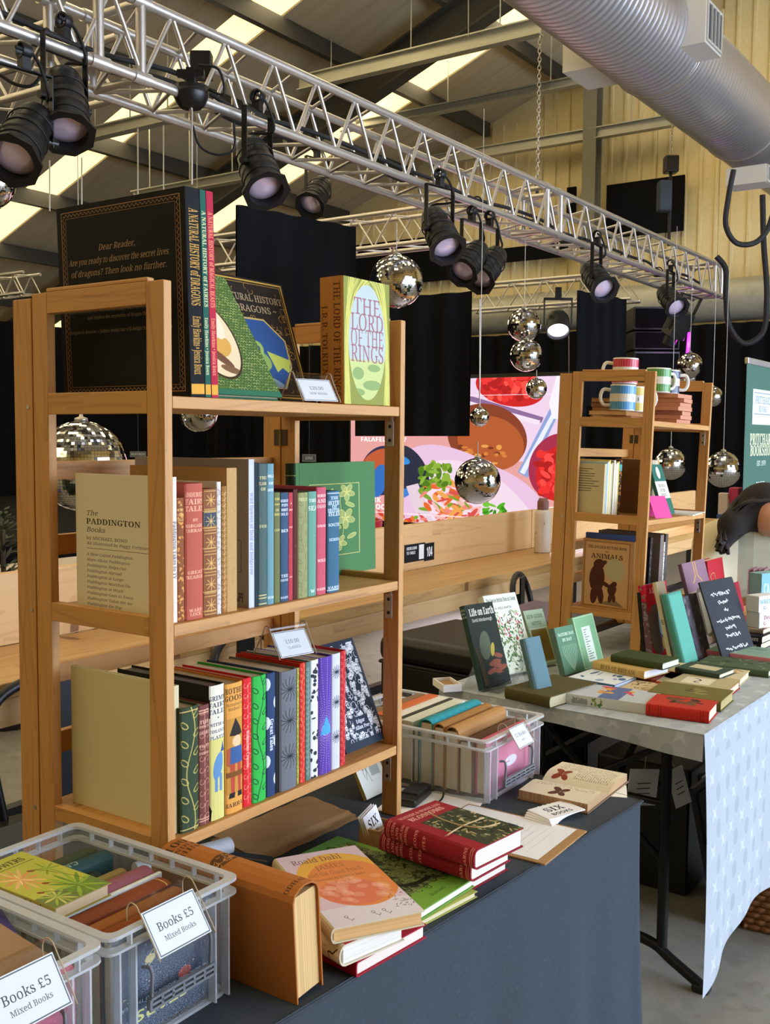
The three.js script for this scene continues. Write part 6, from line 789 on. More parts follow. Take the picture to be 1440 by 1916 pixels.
{ // card holder, kraft paper, roll, pouch
  const p = ab(onY(706, 1588, TY0)), h = thing('card_holder', 'small brown wooden block holding upright white cards', 'card holder'); atStall(h, p.a, TY0, p.b, 0.1);
  for (const [w, d, x, z] of [[0.052, 0.004, 0, 0.017], [0.052, 0.004, 0, -0.017], [0.004, 0.038, -0.026, 0], [0.004, 0.038, 0.026, 0]]) part('wall', wbx(w, 0.042, d, x, 0.021, z, 0.001), M.kraft, h); part('base', bx(0.05, 0.003, 0.036, 0, 0.0016, 0), M.kraft, h);
  const six = cell(240, 180, (x, w, hh) => { x.fillStyle = '#f1f2f6'; x.fillRect(0, 0, w, hh); text(x, 'SIX', w / 2, hh * 0.45, 92, '#1d1d22', 'serif', 'center', 'bold'); text(x, 'BOOKS', w / 2, hh * 0.82, 28, '#2a2a30', 'sans-serif', 'center', 'bold'); });
  for (let i = 0; i < 3; i++) { const c = thing('business_card', ['front white card lettered SIX in the wooden holder', 'second white card behind the front one in the wooden holder', 'rear white card in the wooden holder'][i], 'card', 'cards in the wooden holder'); atStall(c, p.a - 0.004 - i * 0.001, TY0 + 0.026, p.b + 0.002 - i * 0.004, 0.1); c.rotateZ(0.22); c.rotateX(-0.25); part('print', quads([[V3(-0.022, 0, 0.0005), V3(0.022, 0, 0.0005), V3(0.022, 0.042, 0.0005), V3(-0.022, 0.042, 0.0005), uvOf(six)]]), six.p.mat, c); part('stock', bx(0.044, 0.042, 0.0008, 0, 0.021, 0), M.card, c); }
  const q = [[392, 1566], [578, 1494], [672, 1527], [488, 1612]].map(([x, y]) => onY(x, y, TY0 + 0.006)); const nz = (u, v, s) => 0.002 * Math.sin(u * 7 + s) * Math.sin(v * 5 + s * 2) + 0.0008 * Math.sin(u * 23 + v * 17 + s);
  const bag = thing('kraft_bag', 'flat crumpled brown paper bag lying under the bookcase', 'paper bag'); for (const [i, n] of [[0, 'lower_sheet'], [1, 'upper_sheet']]) part(n, sheet(28, 20, (u, v) => { const e = q[0].clone().lerp(q[1], u), f = q[3].clone().lerp(q[2], u), r = f.lerp(e, i ? 0.06 + 0.94 * v : v * 0.98); r.y += (i ? 0.004 : -0.003) + nz(u, v, i * 1.7) + (i && v < 0.12 ? -0.003 : 0); return r; }, 0.0006), M.kraft, bag);
  const r0 = onY(322, 1612, TY0 + 0.016), r1 = onY(430, 1582, TY0 + 0.016); const rl = thing('paper_roll', 'white paper roll lying under the left end of the bottom shelf', 'paper roll'); part('roll', cyl(r0.clone().lerp(r1, -0.6), r1, 0.014, 20), flat('#dfe6ee', 0.45), rl); part('end', cyl(r1, r1.clone().lerp(r0, -0.03), 0.0125, 20, 0.009), flat('#cfd8e2', 0.5), rl);
  const pc = thing('zip_pouch', 'flat black zip pouch beneath the brown paper', 'pouch'), z0 = onY(385, 1602, TY0 + 0.004), z1 = onY(500, 1618, TY0 + 0.004); part('body', (() => { const g = bx(z0.distanceTo(z1), 0.008, 0.05, 0, 0, 0, 0.003); g.rotateY(-Math.atan2(z1.z - z0.z, z1.x - z0.x)); g.translate((z0.x + z1.x) / 2, TY0 + 0.0046, (z0.z + z1.z) / 2); return g; })(), M.blackCloth, pc); part('zip', tube([z0.clone().setY(TY0 + 0.009), z0.clone().lerp(z1, 0.5).setY(TY0 + 0.0095), z1.clone().setY(TY0 + 0.009)], 0.0016, 6), M.steel, pc);
  // booklet leaning behind the right post, and the black card reader with its lead
  const bk = cell(260, 340, (x, w, hh) => { x.fillStyle = '#dfe3dd'; x.fillRect(0, 0, w, hh); x.fillStyle = '#3f9a3a'; for (let i = 0; i < 26; i++) { x.beginPath(); x.ellipse(w * rr(0.25, 0.6), hh * rr(0.06, 0.26), rr(8, 26), rr(5, 12), rnd() * 3, 0, 7); x.fill(); } x.strokeStyle = '#4a5a4a'; x.lineWidth = 3; for (let i = 0; i < 12; i++) { x.beginPath(); x.moveTo(w * rr(0.2, 0.8), hh * 0.3); x.lineTo(w * rr(0.2, 0.8), hh * rr(0.5, 0.8)); x.stroke(); } x.fillStyle = '#a8b0ae'; x.fillRect(w * 0.5, hh * 0.55, w * 0.35, hh * 0.16); });
  const g = ab(onY(706, 1512, TY0)); faceOut(makeBook('booklet', 'white booklet with a green tree leaning behind the right post of the bookcase', { t: 0.008, h: 0.125, d: 0.078, spine: { c: '#cdbb6a', flat: 1 }, right: bk, bulge: 0.05, b: 0.0008 }), 0.578, TY0, -0.085, 0.5);
  const rd = thing('card_reader', 'small black card reader with a lead beside the right crate', 'card reader'), c = onY(772, 1497, TY0); rd.position.copy(c).setY(TY0); rd.rotation.y = TURN + 0.2; part('body', bx(0.09, 0.016, 0.045, 0, 0.0085, 0, 0.005), M.blackPlastic, rd); part('keypad', bx(0.05, 0.002, 0.032, 0.01, 0.0172, 0), flat('#2a2b30'), rd); part('lead', tube([V3(0.045, 0.006, 0.01), V3(0.06, 0.004, 0.035), V3(0.02, 0.003, 0.05), V3(-0.03, 0.003, 0.045)], 0.0018, 6), M.rubber, rd);
}
{ // clipboard, pen, cards, open book
  const cb = thing('clipboard', 'brown clipboard with a white sheet under the tied volumes', 'clipboard'); atStall(cb, 0.592, TY0, 0.193, 0.02); part('board', bx(0.17, 0.003, 0.232, 0, 0.002, 0, 0.001), M.kraft, cb);
  const pg = cell(320, 440, (x, w, h) => { x.fillStyle = '#e9ecf1'; x.fillRect(0, 0, w, h); x.strokeStyle = '#cdd3dc'; x.lineWidth = 2; for (let i = 0; i < 12; i++) { x.beginPath(); x.moveTo(40, 70 + i * 28); x.lineTo(w - 60, 70 + i * 28); x.stroke(); } x.strokeRect(60, 200, 150, 120); }); part('paper', quads([[V3(-0.078, 0.0042, 0.1), V3(0.078, 0.0042, 0.1), V3(0.078, 0.0042, -0.112), V3(-0.078, 0.0042, -0.112), uvOf(pg)]]), pg.p.mat, cb); part('clip', G(bx(0.07, 0.006, 0.014, 0, 0.0065, -0.106, 0.002)), M.steel, cb);
  const ls = thing('paper_sheet', 'loose white paper sheet behind the tied volumes', 'paper'); atStall(ls, 0.635, TY0, 0.02, 0.25); part('paper', bx(0.13, 0.0012, 0.17, 0, 0.0012, 0), M.card, ls);
  const pn = thing('pen', 'blue pen lying on the clipboard sheet', 'pen'), a = onY(905, 1533, TY0 + 0.012), b = onY(950, 1546, TY0 + 0.012); part('barrel', cyl(a, b, 0.0055, 12), flat('#2f63b8', 0.35), pn); part('cap', cyl(b, b.clone().lerp(a, -0.35), 0.0062, 12), flat('#274f96', 0.35), pn); part('tip', cyl(a, a.clone().lerp(b, -0.12), 0.004, 10, 0.001), M.steel, pn);
  const six = cell(240, 160, (x, w, hh) => { x.fillStyle = '#eef0f2'; x.fillRect(0, 0, w, hh); text(x, 'SIX', w / 2, hh * 0.4, 70, '#1d1d22', 'serif', 'center', 'bold'); text(x, 'BOOKS', w / 2, hh * 0.76, 40, '#2a2a30', 'sans-serif', 'center', 'bold'); });
  for (let i = 0; i < 6; i++) { const c = thing('business_card', ['lowest white card of the fanned pile beside the open book', 'second white card from below in the fanned pile', 'third white card from below in the fanned pile', 'fourth white card from below in the fanned pile', 'fifth white card from below in the fanned pile', 'topmost white card lettered SIX BOOKS on the fanned pile'][i], 'card', 'fanned pile of white cards'); const p = ab(onY(1040 - (5 - i) * 4, 1528 - (i - 5) * 0.5, TY0)); atStall(c, p.a, TY0 + 0.0005 + i * 0.0021, p.b, -0.35 + (5 - i) * 0.1); part('stock', bx(0.088, 0.0019, 0.056, 0, 0.001, 0), M.card, c); if (i === 5) part('print', quads([[V3(-0.044, 0.0022, 0.028), V3(0.044, 0.0022, 0.028), V3(0.044, 0.0022, -0.028), V3(-0.044, 0.0022, -0.028), uvOf(six)]]), six.p.mat, c); }
  // open book with butterfly plates
  const ob = thing('open_book', 'open book showing butterfly plates at the far corner of the black table', 'book'); atStall(ob, 0.862, TY0, 0.2, 0.03);
  const print = (right) => cell(300, 400, (x, w, h) => { x.fillStyle = '#ddd3b8'; x.fillRect(0, 0, w, h); x.fillStyle = '#6a6252'; for (let y = 40; y < h - 30; y += 13) for (let q = (right ? 60 : 150); q < w - 24; q += rr(12, 30)) x.fillRect(q, y, rr(6, 18), 3.4); x.fillStyle = '#ddd3b8'; x.fillRect(10, right ? 20 : 120, 150, 150); x.fillStyle = right ? '#8a3a26' : '#5a3226'; const cx = 92, cy = right ? 90 : 200; for (const [dx, dy, a, b, r] of [[-30, -22, 34, 20, 0.7], [-30, 24, 28, 18, -0.6], [30, -22, 34, 20, -0.7], [30, 24, 28, 18, 0.6], [0, 0, 5, 36, 0]]) { x.beginPath(); x.ellipse(cx + dx, cy + dy, a, b, r, 0, 7); x.fill(); } });
  for (const s of [-1, 1]) {
    const prof = []; for (let i = 0; i <= 12; i++) { const t = i / 12; prof.push([s * 0.102 * t, 0.006 + 0.016 * Math.sin(Math.min(1, t * 2.2) * Math.PI / 2) * (1 - 0.25 * t)]); }
    const k = print(s > 0), Q = [], Q2 = []; for (let i = 0; i < 12; i++) { const [x0, y0] = prof[i], [x1, y1] = prof[i + 1], uL = s > 0 ? i / 12 : 1 - i / 12, uR = s > 0 ? (i + 1) / 12 : 1 - (i + 1) / 12, U = (u) => k.u0 + (k.u1 - k.u0) * u; Q.push([V3(x0, y0, 0.068), V3(x1, y1, 0.068), V3(x1, y1, -0.068), V3(x0, y0, -0.068), [[U(uL), k.v0], [U(uR), k.v0], [U(uR), k.v1], [U(uL), k.v1]]]); for (const z of [0.068, -0.068]) Q2.push([V3(x0, 0.003, z), V3(x1, 0.003, z), V3(x1, y1, z), V3(x0, y0, z)]); }
    Q2.push([V3(prof[12][0], 0.003, 0.068), V3(prof[12][0], 0.003, -0.068), V3(prof[12][0], prof[12][1], -0.068), V3(prof[12][0], prof[12][1], 0.068)]); part('page_print', quads(Q), k.p.mat, ob); part('page_block', quads(Q2), pageMat('#b9936a'), ob);
  }
  part('cover', bx(0.212, 0.003, 0.142, 0, 0.0016, 0, 0.001), flat('#7d6248'), ob);
  const sh = thing('paper_sheet', 'folded white paper under the open book at the table end', 'paper'); atStall(sh, 0.905, TY0, 0.262, 0.4); sh.visible = true; part('paper', bx(0.07, 0.0012, 0.05, 0, 0.0008, 0), M.card, sh);
}

/* ================= THE WHITE TABLE ================= */
const TY1 = TABLE + 0.003;
{
  const turn = TURN - 0.03, P = S(1.392, 0, 0.283), place = (o) => { o.position.copy(P); o.rotation.y = turn; return o; };
  const t = place(thing('folding_table', 'folding table with black steel legs under the white cloth', 'table')); part('tabletop', bx(1.8, 0.035, 0.7, 0.905, TABLE - 0.02, -0.36, 0.004), flat('#d8d4ca'), t); part('edge_frame', G(bx(1.7, 0.03, 0.02, 0.9, TABLE - 0.05, -0.06), bx(1.7, 0.03, 0.02, 0.9, TABLE - 0.05, -0.66)), M.blackSteel, t);
  for (const x of [0.27, 1.55]) {
    for (const z of [-0.19, -0.56]) part('leg', cyl(V3(x, 0.06, z), V3(x, TABLE - 0.05, z), 0.0145, 12), M.blackSteel, t);
    part('foot', tube([V3(x - 0.03, 0.016, -0.07), V3(x - 0.01, 0.05, -0.16), V3(x, 0.075, -0.22), V3(x, 0.075, -0.52), V3(x - 0.01, 0.05, -0.6), V3(x - 0.02, 0.016, -0.68)], 0.0145, 10, 60), M.blackSteel, t); for (const z of [-0.07, -0.68]) part('foot_cap', bx(0.035, 0.02, 0.045, x - 0.03, 0.0105, z, 0.006), M.rubber, t);
    part('cross_bar', cyl(V3(x, 0.46, -0.19), V3(x, 0.46, -0.56), 0.01, 8), M.blackSteel, t); part('brace', cyl(V3(x, 0.4, -0.375), V3(x + (x < 1 ? 0.5 : -0.5), TABLE - 0.05, -0.375), 0.01, 8), M.blackSteel, t); part('brace', cyl(V3(x, 0.62, -0.19), V3(x, 0.4, -0.56), 0.009, 8), M.blackSteel, t); part('brace', cyl(V3(x, 0.3, -0.19), V3(x, 0.62, -0.56), 0.009, 8), M.blackSteel, t);
  }
  part('long_rail', bx(1.3, 0.03, 0.02, 0.9, 0.5, -0.56), M.blackSteel, t);
  const jac = canvas(512, 512, (x, w, h) => { x.fillStyle = '#a9b1b8'; x.fillRect(0, 0, w, h); for (let i = 0; i < 900; i++) { x.globalAlpha = 0.25; x.fillStyle = i % 2 ? '#b7bfc6' : '#9ca5ac'; x.fillRect(rnd() * w, rnd() * h, 2, rr(4, 18)); } x.globalAlpha = 1; x.fillStyle = '#bcc4ca'; for (let i = 0; i < 6; i++) for (let j = 0; j < 6; j++) { const cx = (i + 0.5) * w / 6 + (j % 2) * 14, cy = (j + 0.5) * h / 6; x.save(); x.translate(cx, cy); x.beginPath(); for (let k = 0; k < 8; k++) { const a = k * Math.PI / 4 + Math.PI / 4, r = k % 2 ? 8 : 24; x.lineTo(Math.cos(a) * r, Math.sin(a) * r); } x.fill(); x.restore(); } x.fillStyle = '#9aa4ac'; for (let i = 0; i < 6; i++) for (let j = 0; j < 6; j++) { x.beginPath(); x.ellipse((i + 1) * w / 6, (j + 1) * h / 6, 17, 22, 0, 0, 7); x.fill(); } });
  const mc = std({ map: texOf(jac), roughness: 0.85, bumpMap: weave, bumpScale: 0.0003 }), c = place(thing('tablecloth', 'white patterned cloth on the far table hanging down its right side', 'tablecloth'));
  part('top', metreUV(bx(1.83, 0.003, 0.725, 0.91, TABLE + 0.0015, -0.362), 0.5), mc, c);
  const uvm = (g, U, V) => { const uv = g.attributes.uv; for (let i = 0; i < uv.count; i++) uv.setXY(i, uv.getX(i) * U / 0.5, uv.getY(i) * V / 0.5); return g; };
  part('side_drop', uvm(sheet(150, 30, (u, v) => { const s = u * 1.86, k = 1 - v; return V3(s - 0.005 - 0.085 * k * k * Math.exp(-s * 3.4), TABLE + 0.0015 - (TABLE - 0.165 - 0.03 * Math.sin(s * 3)) * k, 0.001 + k * (0.012 * Math.sin(s * 9 + 1.2) + 0.006 * Math.sin(s * 23) + 0.012) + 0.02 * k * Math.exp(-s * 8)); }), 1.86, 0.57), mc, c);
  part('end_drop', uvm(sheet(70, 6, (u, v) => { const s = u * 0.725, k = 1 - v; return V3(-0.004 - k * (0.006 + 0.004 * Math.sin(s * 26)), TABLE + 0.0015 - k * (0.042 + 0.006 * Math.sin(s * 13) + 0.02 * Math.exp(-s * 9)), -s); }), 0.725, 0.05), mc, c);
  // things stored under the table
  const bb = place(thing('black_case', 'black flight case stored under the white table', 'case')); part('body', bx(0.5, 0.34, 0.3, 1.0, 0.17, -0.45, 0.01), M.blackPlastic, bb); part('lid', bx(0.51, 0.06, 0.31, 1.0, 0.372, -0.45, 0.01), M.blackPlastic, bb); for (const x of [0.85, 1.15]) part('catch', bx(0.04, 0.05, 0.012, x, 0.34, -0.294), M.steel, bb);
  const frame = place(thing('notice_board', 'black board leaning on the case under the white table', 'board')); part('frame', (() => { const g = bx(0.34, 0.4, 0.014); g.rotateX(-0.22); g.translate(0.78, 0.2, -0.2); return g; })(), M.blackPlastic, frame); part('backing', (() => { const g = bx(0.3, 0.36, 0.004); g.translate(0, 0, 0.008); g.rotateX(-0.22); g.translate(0.78, 0.2, -0.2); return g; })(), flat('#22242a', 0.5), frame);
  for (const [px, py, w, h, r, lab] of [[1202, 1473, 0.09, 0.1, -0.1, 'white printed paper tag hanging behind the corner of the black table'], [1270, 1472, 0.05, 0.11, 0.3, 'white price tag hanging beside the table leg']]) { const o = thing('paper_tag', lab, 'tag', 'white paper tags under the far table'); o.position.copy(far(px, py, 2.75)); o.rotation.set(0, 0.3, r); const k = cell(96, 112, (x, W, H) => { x.fillStyle = '#e6e8ea'; x.fillRect(0, 0, W, H); x.strokeStyle = '#4a4e56'; x.lineWidth = 3; for (let i = 0; i < 3; i++) { x.beginPath(); x.moveTo(W * 0.3, H * (0.4 + i * 0.14)); x.lineTo(W * 0.75, H * (0.38 + i * 0.14)); x.stroke(); } }); part('paper', quads([[V3(-w / 2, -h / 2, 0.001), V3(w / 2, -h / 2, 0.001), V3(w / 2, h / 2, 0.001), V3(-w / 2, h / 2, 0.001), uvOf(k)]]), k.p.mat, o); part('backing', bx(w, h, 0.0014, 0, 0, 0), M.card, o); part('thread', cyl(V3(0, h / 2, 0), V3(0, h / 2 + 0.16, -0.01), 0.001, 5), M.string, o); }
  // wicker basket on the floor
  const wb = thing('wicker_basket', 'brown wicker basket on the floor beyond the white cloth', 'basket'), q = ab(onY(1400, 1742, 0)); atStall(wb, q.a + 0.2, 0, q.b + 0.09, 0.1); const wm = std({ map: texOf(speckle(128, 128, '#8a5a32', ['#a87444', '#5f3a1e', '#b98a56'], 900, 3)), roughness: 0.75 });
  for (let i = 0; i < 9; i++) { const w = 0.36 + i * 0.003, y = 0.012 + i * 0.019; for (const [a, b] of [[[-1, -1], [1, -1]], [[1, -1], [1, 1]], [[1, 1], [-1, 1]], [[-1, 1], [-1, -1]]]) { const pts = []; for (let k = 0; k <= 16; k++) { const t = k / 16, x = (a[0] + (b[0] - a[0]) * t) * w / 2, z = (a[1] + (b[1] - a[1]) * t) * w * 0.35, o = 0.004 * ((k + i) % 2 ? 1 : -1); pts.push(V3(x + (a[0] === b[0] ? o : 0), y, z + (a[1] === b[1] ? o : 0))); } part('woven_band', new THREE.TubeGeometry(new THREE.CatmullRomCurve3(pts), 32, 0.0105, 5), wm, wb); } }
  part('rim', G(bx(0.41, 0.018, 0.02, 0, 0.185, 0.135, 0.006), bx(0.41, 0.018, 0.02, 0, 0.185, -0.135, 0.006), bx(0.02, 0.018, 0.28, 0.195, 0.185, 0, 0.006), bx(0.02, 0.018, 0.28, -0.195, 0.185, 0, 0.006)), wm, wb); part('base', bx(0.36, 0.01, 0.25, 0, 0.006, 0), wm, wb);
}
/* ---------- the second bookcase, standing a little askew ---------- */
const Q2 = new THREE.Quaternion().setFromAxisAngle(V3(0, 0, 1), -0.03).multiply(new THREE.Quaternion().setFromAxisAngle(V3(0, 1, 0), TURN)), P2 = S(2.09, TY1 + 0.001, -0.14);
const onCase = (o, x, y, z, turn = 0, roll = 0, tilt = 0) => { o.position.copy(V3(x, y, z).applyQuaternion(Q2).add(P2)); o.quaternion.copy(Q2).multiply(new THREE.Quaternion().setFromEuler(new THREE.Euler(tilt, turn, roll, 'YXZ'))); return o; };
{
  const c2 = bookcase('smaller looking folding wooden bookcase with mugs on the white table'); onCase(c2, 0, 0, 0);
  const [s1, s2, s3] = CASE.shelf;
  // striped mugs
  const mugAt = (label, bandTop, bandLow, x, y, z, turn, mark) => {
    const o = thing('mug', label, 'mug', 'striped mugs on the far bookcase'), R = 0.04, H = 0.083; const k = cell(256, 96, (c, w, h) => { c.fillStyle = bandTop; c.fillRect(0, 0, w, h * 0.34); c.fillStyle = '#ddd8c6'; c.fillRect(0, h * 0.34, w, h * 0.33); c.fillStyle = bandLow; c.fillRect(0, h * 0.67, w, h * 0.33); text(c, mark, w * 0.15, h * 0.5, 20, '#3a3a3a', 'serif', 'center', 'bold'); text(c, mark, w * 0.65, h * 0.5, 20, '#3a3a3a', 'serif', 'center', 'bold'); });
    const Q = [], n = 30; for (let i = 0; i < n; i++) { const a = i / n * 6.2832, b = (i + 1) / n * 6.2832, U = (t) => k.u0 + (k.u1 - k.u0) * t; Q.push([V3(R * Math.cos(a), 0.006, R * Math.sin(a)), V3(R * Math.cos(b), 0.006, R * Math.sin(b)), V3(R * Math.cos(b), H - 0.004, R * Math.sin(b)), V3(R * Math.cos(a), H - 0.004, R * Math.sin(a)), [[U(i / n), k.v0], [U((i + 1) / n), k.v0], [U((i + 1) / n), k.v1], [U(i / n), k.v1]]]); }
    part('glazed_band', quads(Q), k.p.gloss, o); part('cup', lathe([[0, 0.003], [R * 0.9, 0], [R * 0.995, 0.006], [R * 0.995, H - 0.004], [R * 0.98, H], [R * 0.9, H - 0.002], [R * 0.88, 0.012], [0, 0.01]], 30), flat('#e8e4da', 0.2), o); part('handle', tube([V3(-R * 0.96, 0.066, 0), V3(-R - 0.022, 0.066, 0), V3(-R - 0.03, 0.042, 0), V3(-R - 0.02, 0.02, 0), V3(-R * 0.96, 0.018, 0)], 0.0055, 8, 40), flat('#e8e4da', 0.2), o); return onCase(o, x, y, z, turn);
  };
  const slab = (label, x, y, z, w, h, d, c, turn, page) => { const k = makeBook('paperback', label, { t: h, h: w, d, spine: { c, wear: 40 }, b: 0.0007, sq: 0.0005, bulge: 0.02, page }, 'paperbacks piled on the far bookcase'); const q = new THREE.Quaternion().setFromEuler(new THREE.Euler(0, turn, 0)).multiply(new THREE.Quaternion().setFromAxisAngle(V3(0, 0, 1), Math.PI / 2)); k.quaternion.copy(Q2).multiply(q); const off = V3(0, w / 2, -d / 2).applyQuaternion(q); k.position.copy(V3(x - off.x, y + h / 2 + 0.0004, z - off.z).applyQuaternion(Q2).add(P2)); };
  slab('brown paperback lying under the blue mug', 0.11, s1, -0.16, 0.17, 0.014, 0.12, '#8a5a34', 0.2, '#b98a5c'); slab('upper brown paperback lying under the blue mug', 0.105, s1 + 0.0145, -0.16, 0.17, 0.013, 0.12, '#9a6a3c', 0.05, '#c49a68');
  mugAt('blue and white striped mug inside the top of the far bookcase', '#3f8fc4', '#3f8fc4', 0.075, s1 + 0.0285, -0.13, -0.95, 'i'); mugAt('red striped mug standing above the blue mug', '#b8233c', '#b8233c', 0.085, s1 + 0.0285 + 0.0838, -0.13, -1.0, 'i'); mugAt('yellow striped mug behind the blue mug', '#d9c356', '#d9c356', 0.165, s1 + 0.0285, -0.125, 1.6, 'i');
  const tones = ['#c47a54', '#b86a48', '#cc8660', '#bd6f4c', '#d08c66', '#b56244', '#c98058']; for (let i = 0; i < 7; i++) slab(['lowest', 'second', 'third', 'fourth', 'fifth', 'sixth', 'topmost'][i] + ' orange-brown paperback of the pile under the green mug', 0.345 + (i % 3) * 0.006 - (i % 2) * 0.008, s1 + i * 0.0138, -0.105 + (i % 2) * 0.006, 0.17, 0.0135, 0.11, tones[i], 1.57 + (i % 3 - 1) * 0.08, '#c98a6a');
  for (let i = 0; i < 5; i++) slab(['lowest', 'second', 'third', 'fourth', 'topmost'][i] + ' dark brown paperback of the pile behind the green mug', 0.2 + (i % 2) * 0.006, s1 + i * 0.0145, -0.2, 0.17, 0.014, 0.11, ['#6a4428', '#7a4e2e', '#5c3a22', '#80563a', '#6d4830'][i], 0.05 * (i % 3), '#a37a50');
  mugAt('green striped mug on the pile of orange-brown paperbacks', '#4a8f3c', '#4a8f3c', 0.3, s1 + 0.0972, -0.1, 2.6, 'i'); mugAt('navy and white mug right of the green mug', '#23365c', '#23365c', 0.388, s1 + 0.0972, -0.1, 2.2, 'o');
  // middle shelf
  const creamBack = cell(220, 300, (x, w, h) => { x.fillStyle = '#cbbd92'; x.fillRect(0, 0, w, h); x.fillStyle = '#5a5344'; for (let y = 30; y < 170; y += 14) if (y % 56) x.fillRect(24, y, rr(90, 170), 4); });
  const cols = [['#cfc296', 'cream'], ['#8fc0d8', 'pale blue'], ['#e2dcc6', 'ivory'], ['#e3d06a', 'yellow'], ['#dfd8c8', 'off-white'], ['#c9b88c', 'straw'], ['#6f7a3c', 'olive'], ['#e6dfd0', 'chalk white'], ['#d9cba8', 'sand'], ['#ece6d8', 'milk white'], ['#d8c25c', 'mustard'], ['#3a2a20', 'dark brown']]; let x = 0.022;
  cols.forEach(([c, n], i) => { const t = [0.018, 0.009, 0.008, 0.008, 0.011, 0.009, 0.006, 0.012, 0.01, 0.011, 0.008, 0.022][i], h = 0.165 + (i % 4) * 0.004; onCase(makeBook('shelf_book', `${n} book standing on the middle shelf of the far bookcase`, { t, h, d: 0.115, spine: { c, wear: 12, ...(i === 11 ? { o: 'blobs', oc: '#c9863c', c2: '#4aa39a', c2at: [0.08, 0.2] } : {}) }, bulge: 0.03, left: i ? undefined : creamBack, page: '#e3d6b4', b: 0.0012 }, 'books on the middle shelf of the far bookcase'), x + t / 2, s2 + 0.0005, -0.155); x += t + 0.001; });
  for (let i = 0; i < 6; i++) { const t = 0.014; onCase(makeBook('shelf_book', `${['brown', 'tan', 'pale grey', 'buff', 'grey-white', 'ochre'][i]} book at the back right of the far bookcase's middle shelf`, { t, h: 0.18, d: 0.12, spine: { c: ['#7a5638', '#b8966a', '#c9c2b4', '#cdb48c', '#d9d4c8', '#c49a52'][i] }, bulge: 0.05 }, 'books on the middle shelf of the far bookcase'), 0.27 + i * 0.0155, s2 + 0.0005, -0.1); }
  const peng = cell(200, 300, (c, w, h) => { c.fillStyle = '#2f6a58'; c.fillRect(0, 0, w, h); c.fillStyle = '#ded7c0'; c.fillRect(0, h * 0.34, w, h * 0.34); c.beginPath(); c.ellipse(w / 2, h * 0.17, 30, 36, 0, 0, 7); c.fill(); ['TRAVELS', 'IN THE', 'JUNGLE'].forEach((s, i) => text(c, s, w / 2, h * (0.43 + i * 0.09), 24, '#3a3f38', 'serif', 'center', 'bold')); c.fillStyle = '#ded7c0'; c.fillRect(w * 0.46, h * 0.84, 10, 26); c.fillStyle = '#2f6a58'; c.fillRect(0, h - 5, 5, 5); });
  { const k = makeBook('picture_book', 'green and cream paperback propped face out on the far bookcase', { t: 0.012, h: 0.17, d: 0.105, spine: { c: '#2f6a58', flat: 1 }, right: peng, bulge: 0.03, b: 0.0008 }); k.quaternion.copy(Q2).multiply(new THREE.Quaternion().setFromAxisAngle(V3(1, 0, 0), -0.34)).multiply(frameQ(V3(0, 0, 1), V3(0, 1, 0), V3(-1, 0, 0))); k.position.copy(V3(0.215, s2 + 0.005, -0.03).applyQuaternion(Q2).add(P2)); }
  const tc = thing('tent_card', 'bright pink folded tent card on the far bookcase', 'card'); const Qt = []; for (const s of [-1, 1]) Qt.push([V3(-0.04, 0, s * 0.035), V3(0.04, 0, s * 0.035), V3(0.04, 0.068, 0), V3(-0.04, 0.068, 0)]); part('card', quads(Qt), flat('#e0408f', 0.7), tc); onCase(tc, 0.165, s2 + 0.001, -0.035, -0.35);
  const sh = thing('paper_sheet', 'white papers lying at the right of the far bookcase middle shelf', 'paper'); part('sheet', bx(0.16, 0.003, 0.13, 0, 0.002, 0), M.card, sh); part('sheet', bx(0.16, 0.002, 0.13, 0.02, 0.0048, 0.006), M.card, sh); onCase(sh, 0.44, s2, -0.055, 0.12);
  // bottom shelf
  const bear = cell(330, 440, (c, w, h) => { c.fillStyle = '#b98d5c'; c.fillRect(0, 0, w, h); c.strokeStyle = '#8a6238'; c.lineWidth = 5; c.strokeRect(14, 16, w - 42, h - 34); c.fillStyle = '#c9a274'; c.fillRect(20, 22, w - 54, h - 46); text(c, 'THE GOLDEN PICTURE BOOK', w * 0.48, 50, 24, '#3a2416', 'serif', 'center', 'bold', w * 0.76); text(c, 'OF', w * 0.48, 76, 15, '#3a2416', 'serif', 'center', 'bold'); text(c, 'ANIMALS', w * 0.48, 106, 42, '#3a2416', 'serif', 'center', 'bold', w * 0.7); c.fillStyle = '#b5ab8c'; c.beginPath(); c.ellipse(w * 0.64, h * 0.42, 62, 70, 0, 0, 7); c.fill(); c.fillStyle = '#847058'; c.beginPath(); c.moveTo(w * 0.3, h * 0.92); c.lineTo(w * 0.84, h * 0.94); c.lineTo(w * 0.66, h * 0.84); c.fill(); c.fillStyle = '#4e2a20'; const E = (u, v, a, b, r) => { c.beginPath(); c.ellipse(w * u, h * v, w * a, h * b, r, 0, 7); c.fill(); }; E(0.3, 0.56, 0.15, 0.2, 0.05); E(0.33, 0.36, 0.11, 0.075, -0.5); E(0.43, 0.33, 0.06, 0.03, -0.6); E(0.25, 0.8, 0.07, 0.13, 0.1); E(0.38, 0.8, 0.06, 0.12, -0.1); E(0.6, 0.7, 0.085, 0.09, 0.2); E(0.64, 0.62, 0.055, 0.035, -0.3); E(0.57, 0.82, 0.04, 0.07, 0.2); E(0.64, 0.82, 0.035, 0.06, -0.1); E(0.48, 0.64, 0.08, 0.03, 0.5); c.fillStyle = '#b98d5c'; c.fillRect(0, h - 5, 5, 5); });
  onCase(makeBook('picture_book', 'old brown animal picture book showing two bears at the left of the far bookcase', { t: 0.014, h: 0.222, d: 0.17, spine: { c: '#7a5a38' }, left: bear, page: '#d9c9a4', bulge: 0.1 }), 0.038, s3 + 0.0006, -0.045, 0, 0.03);
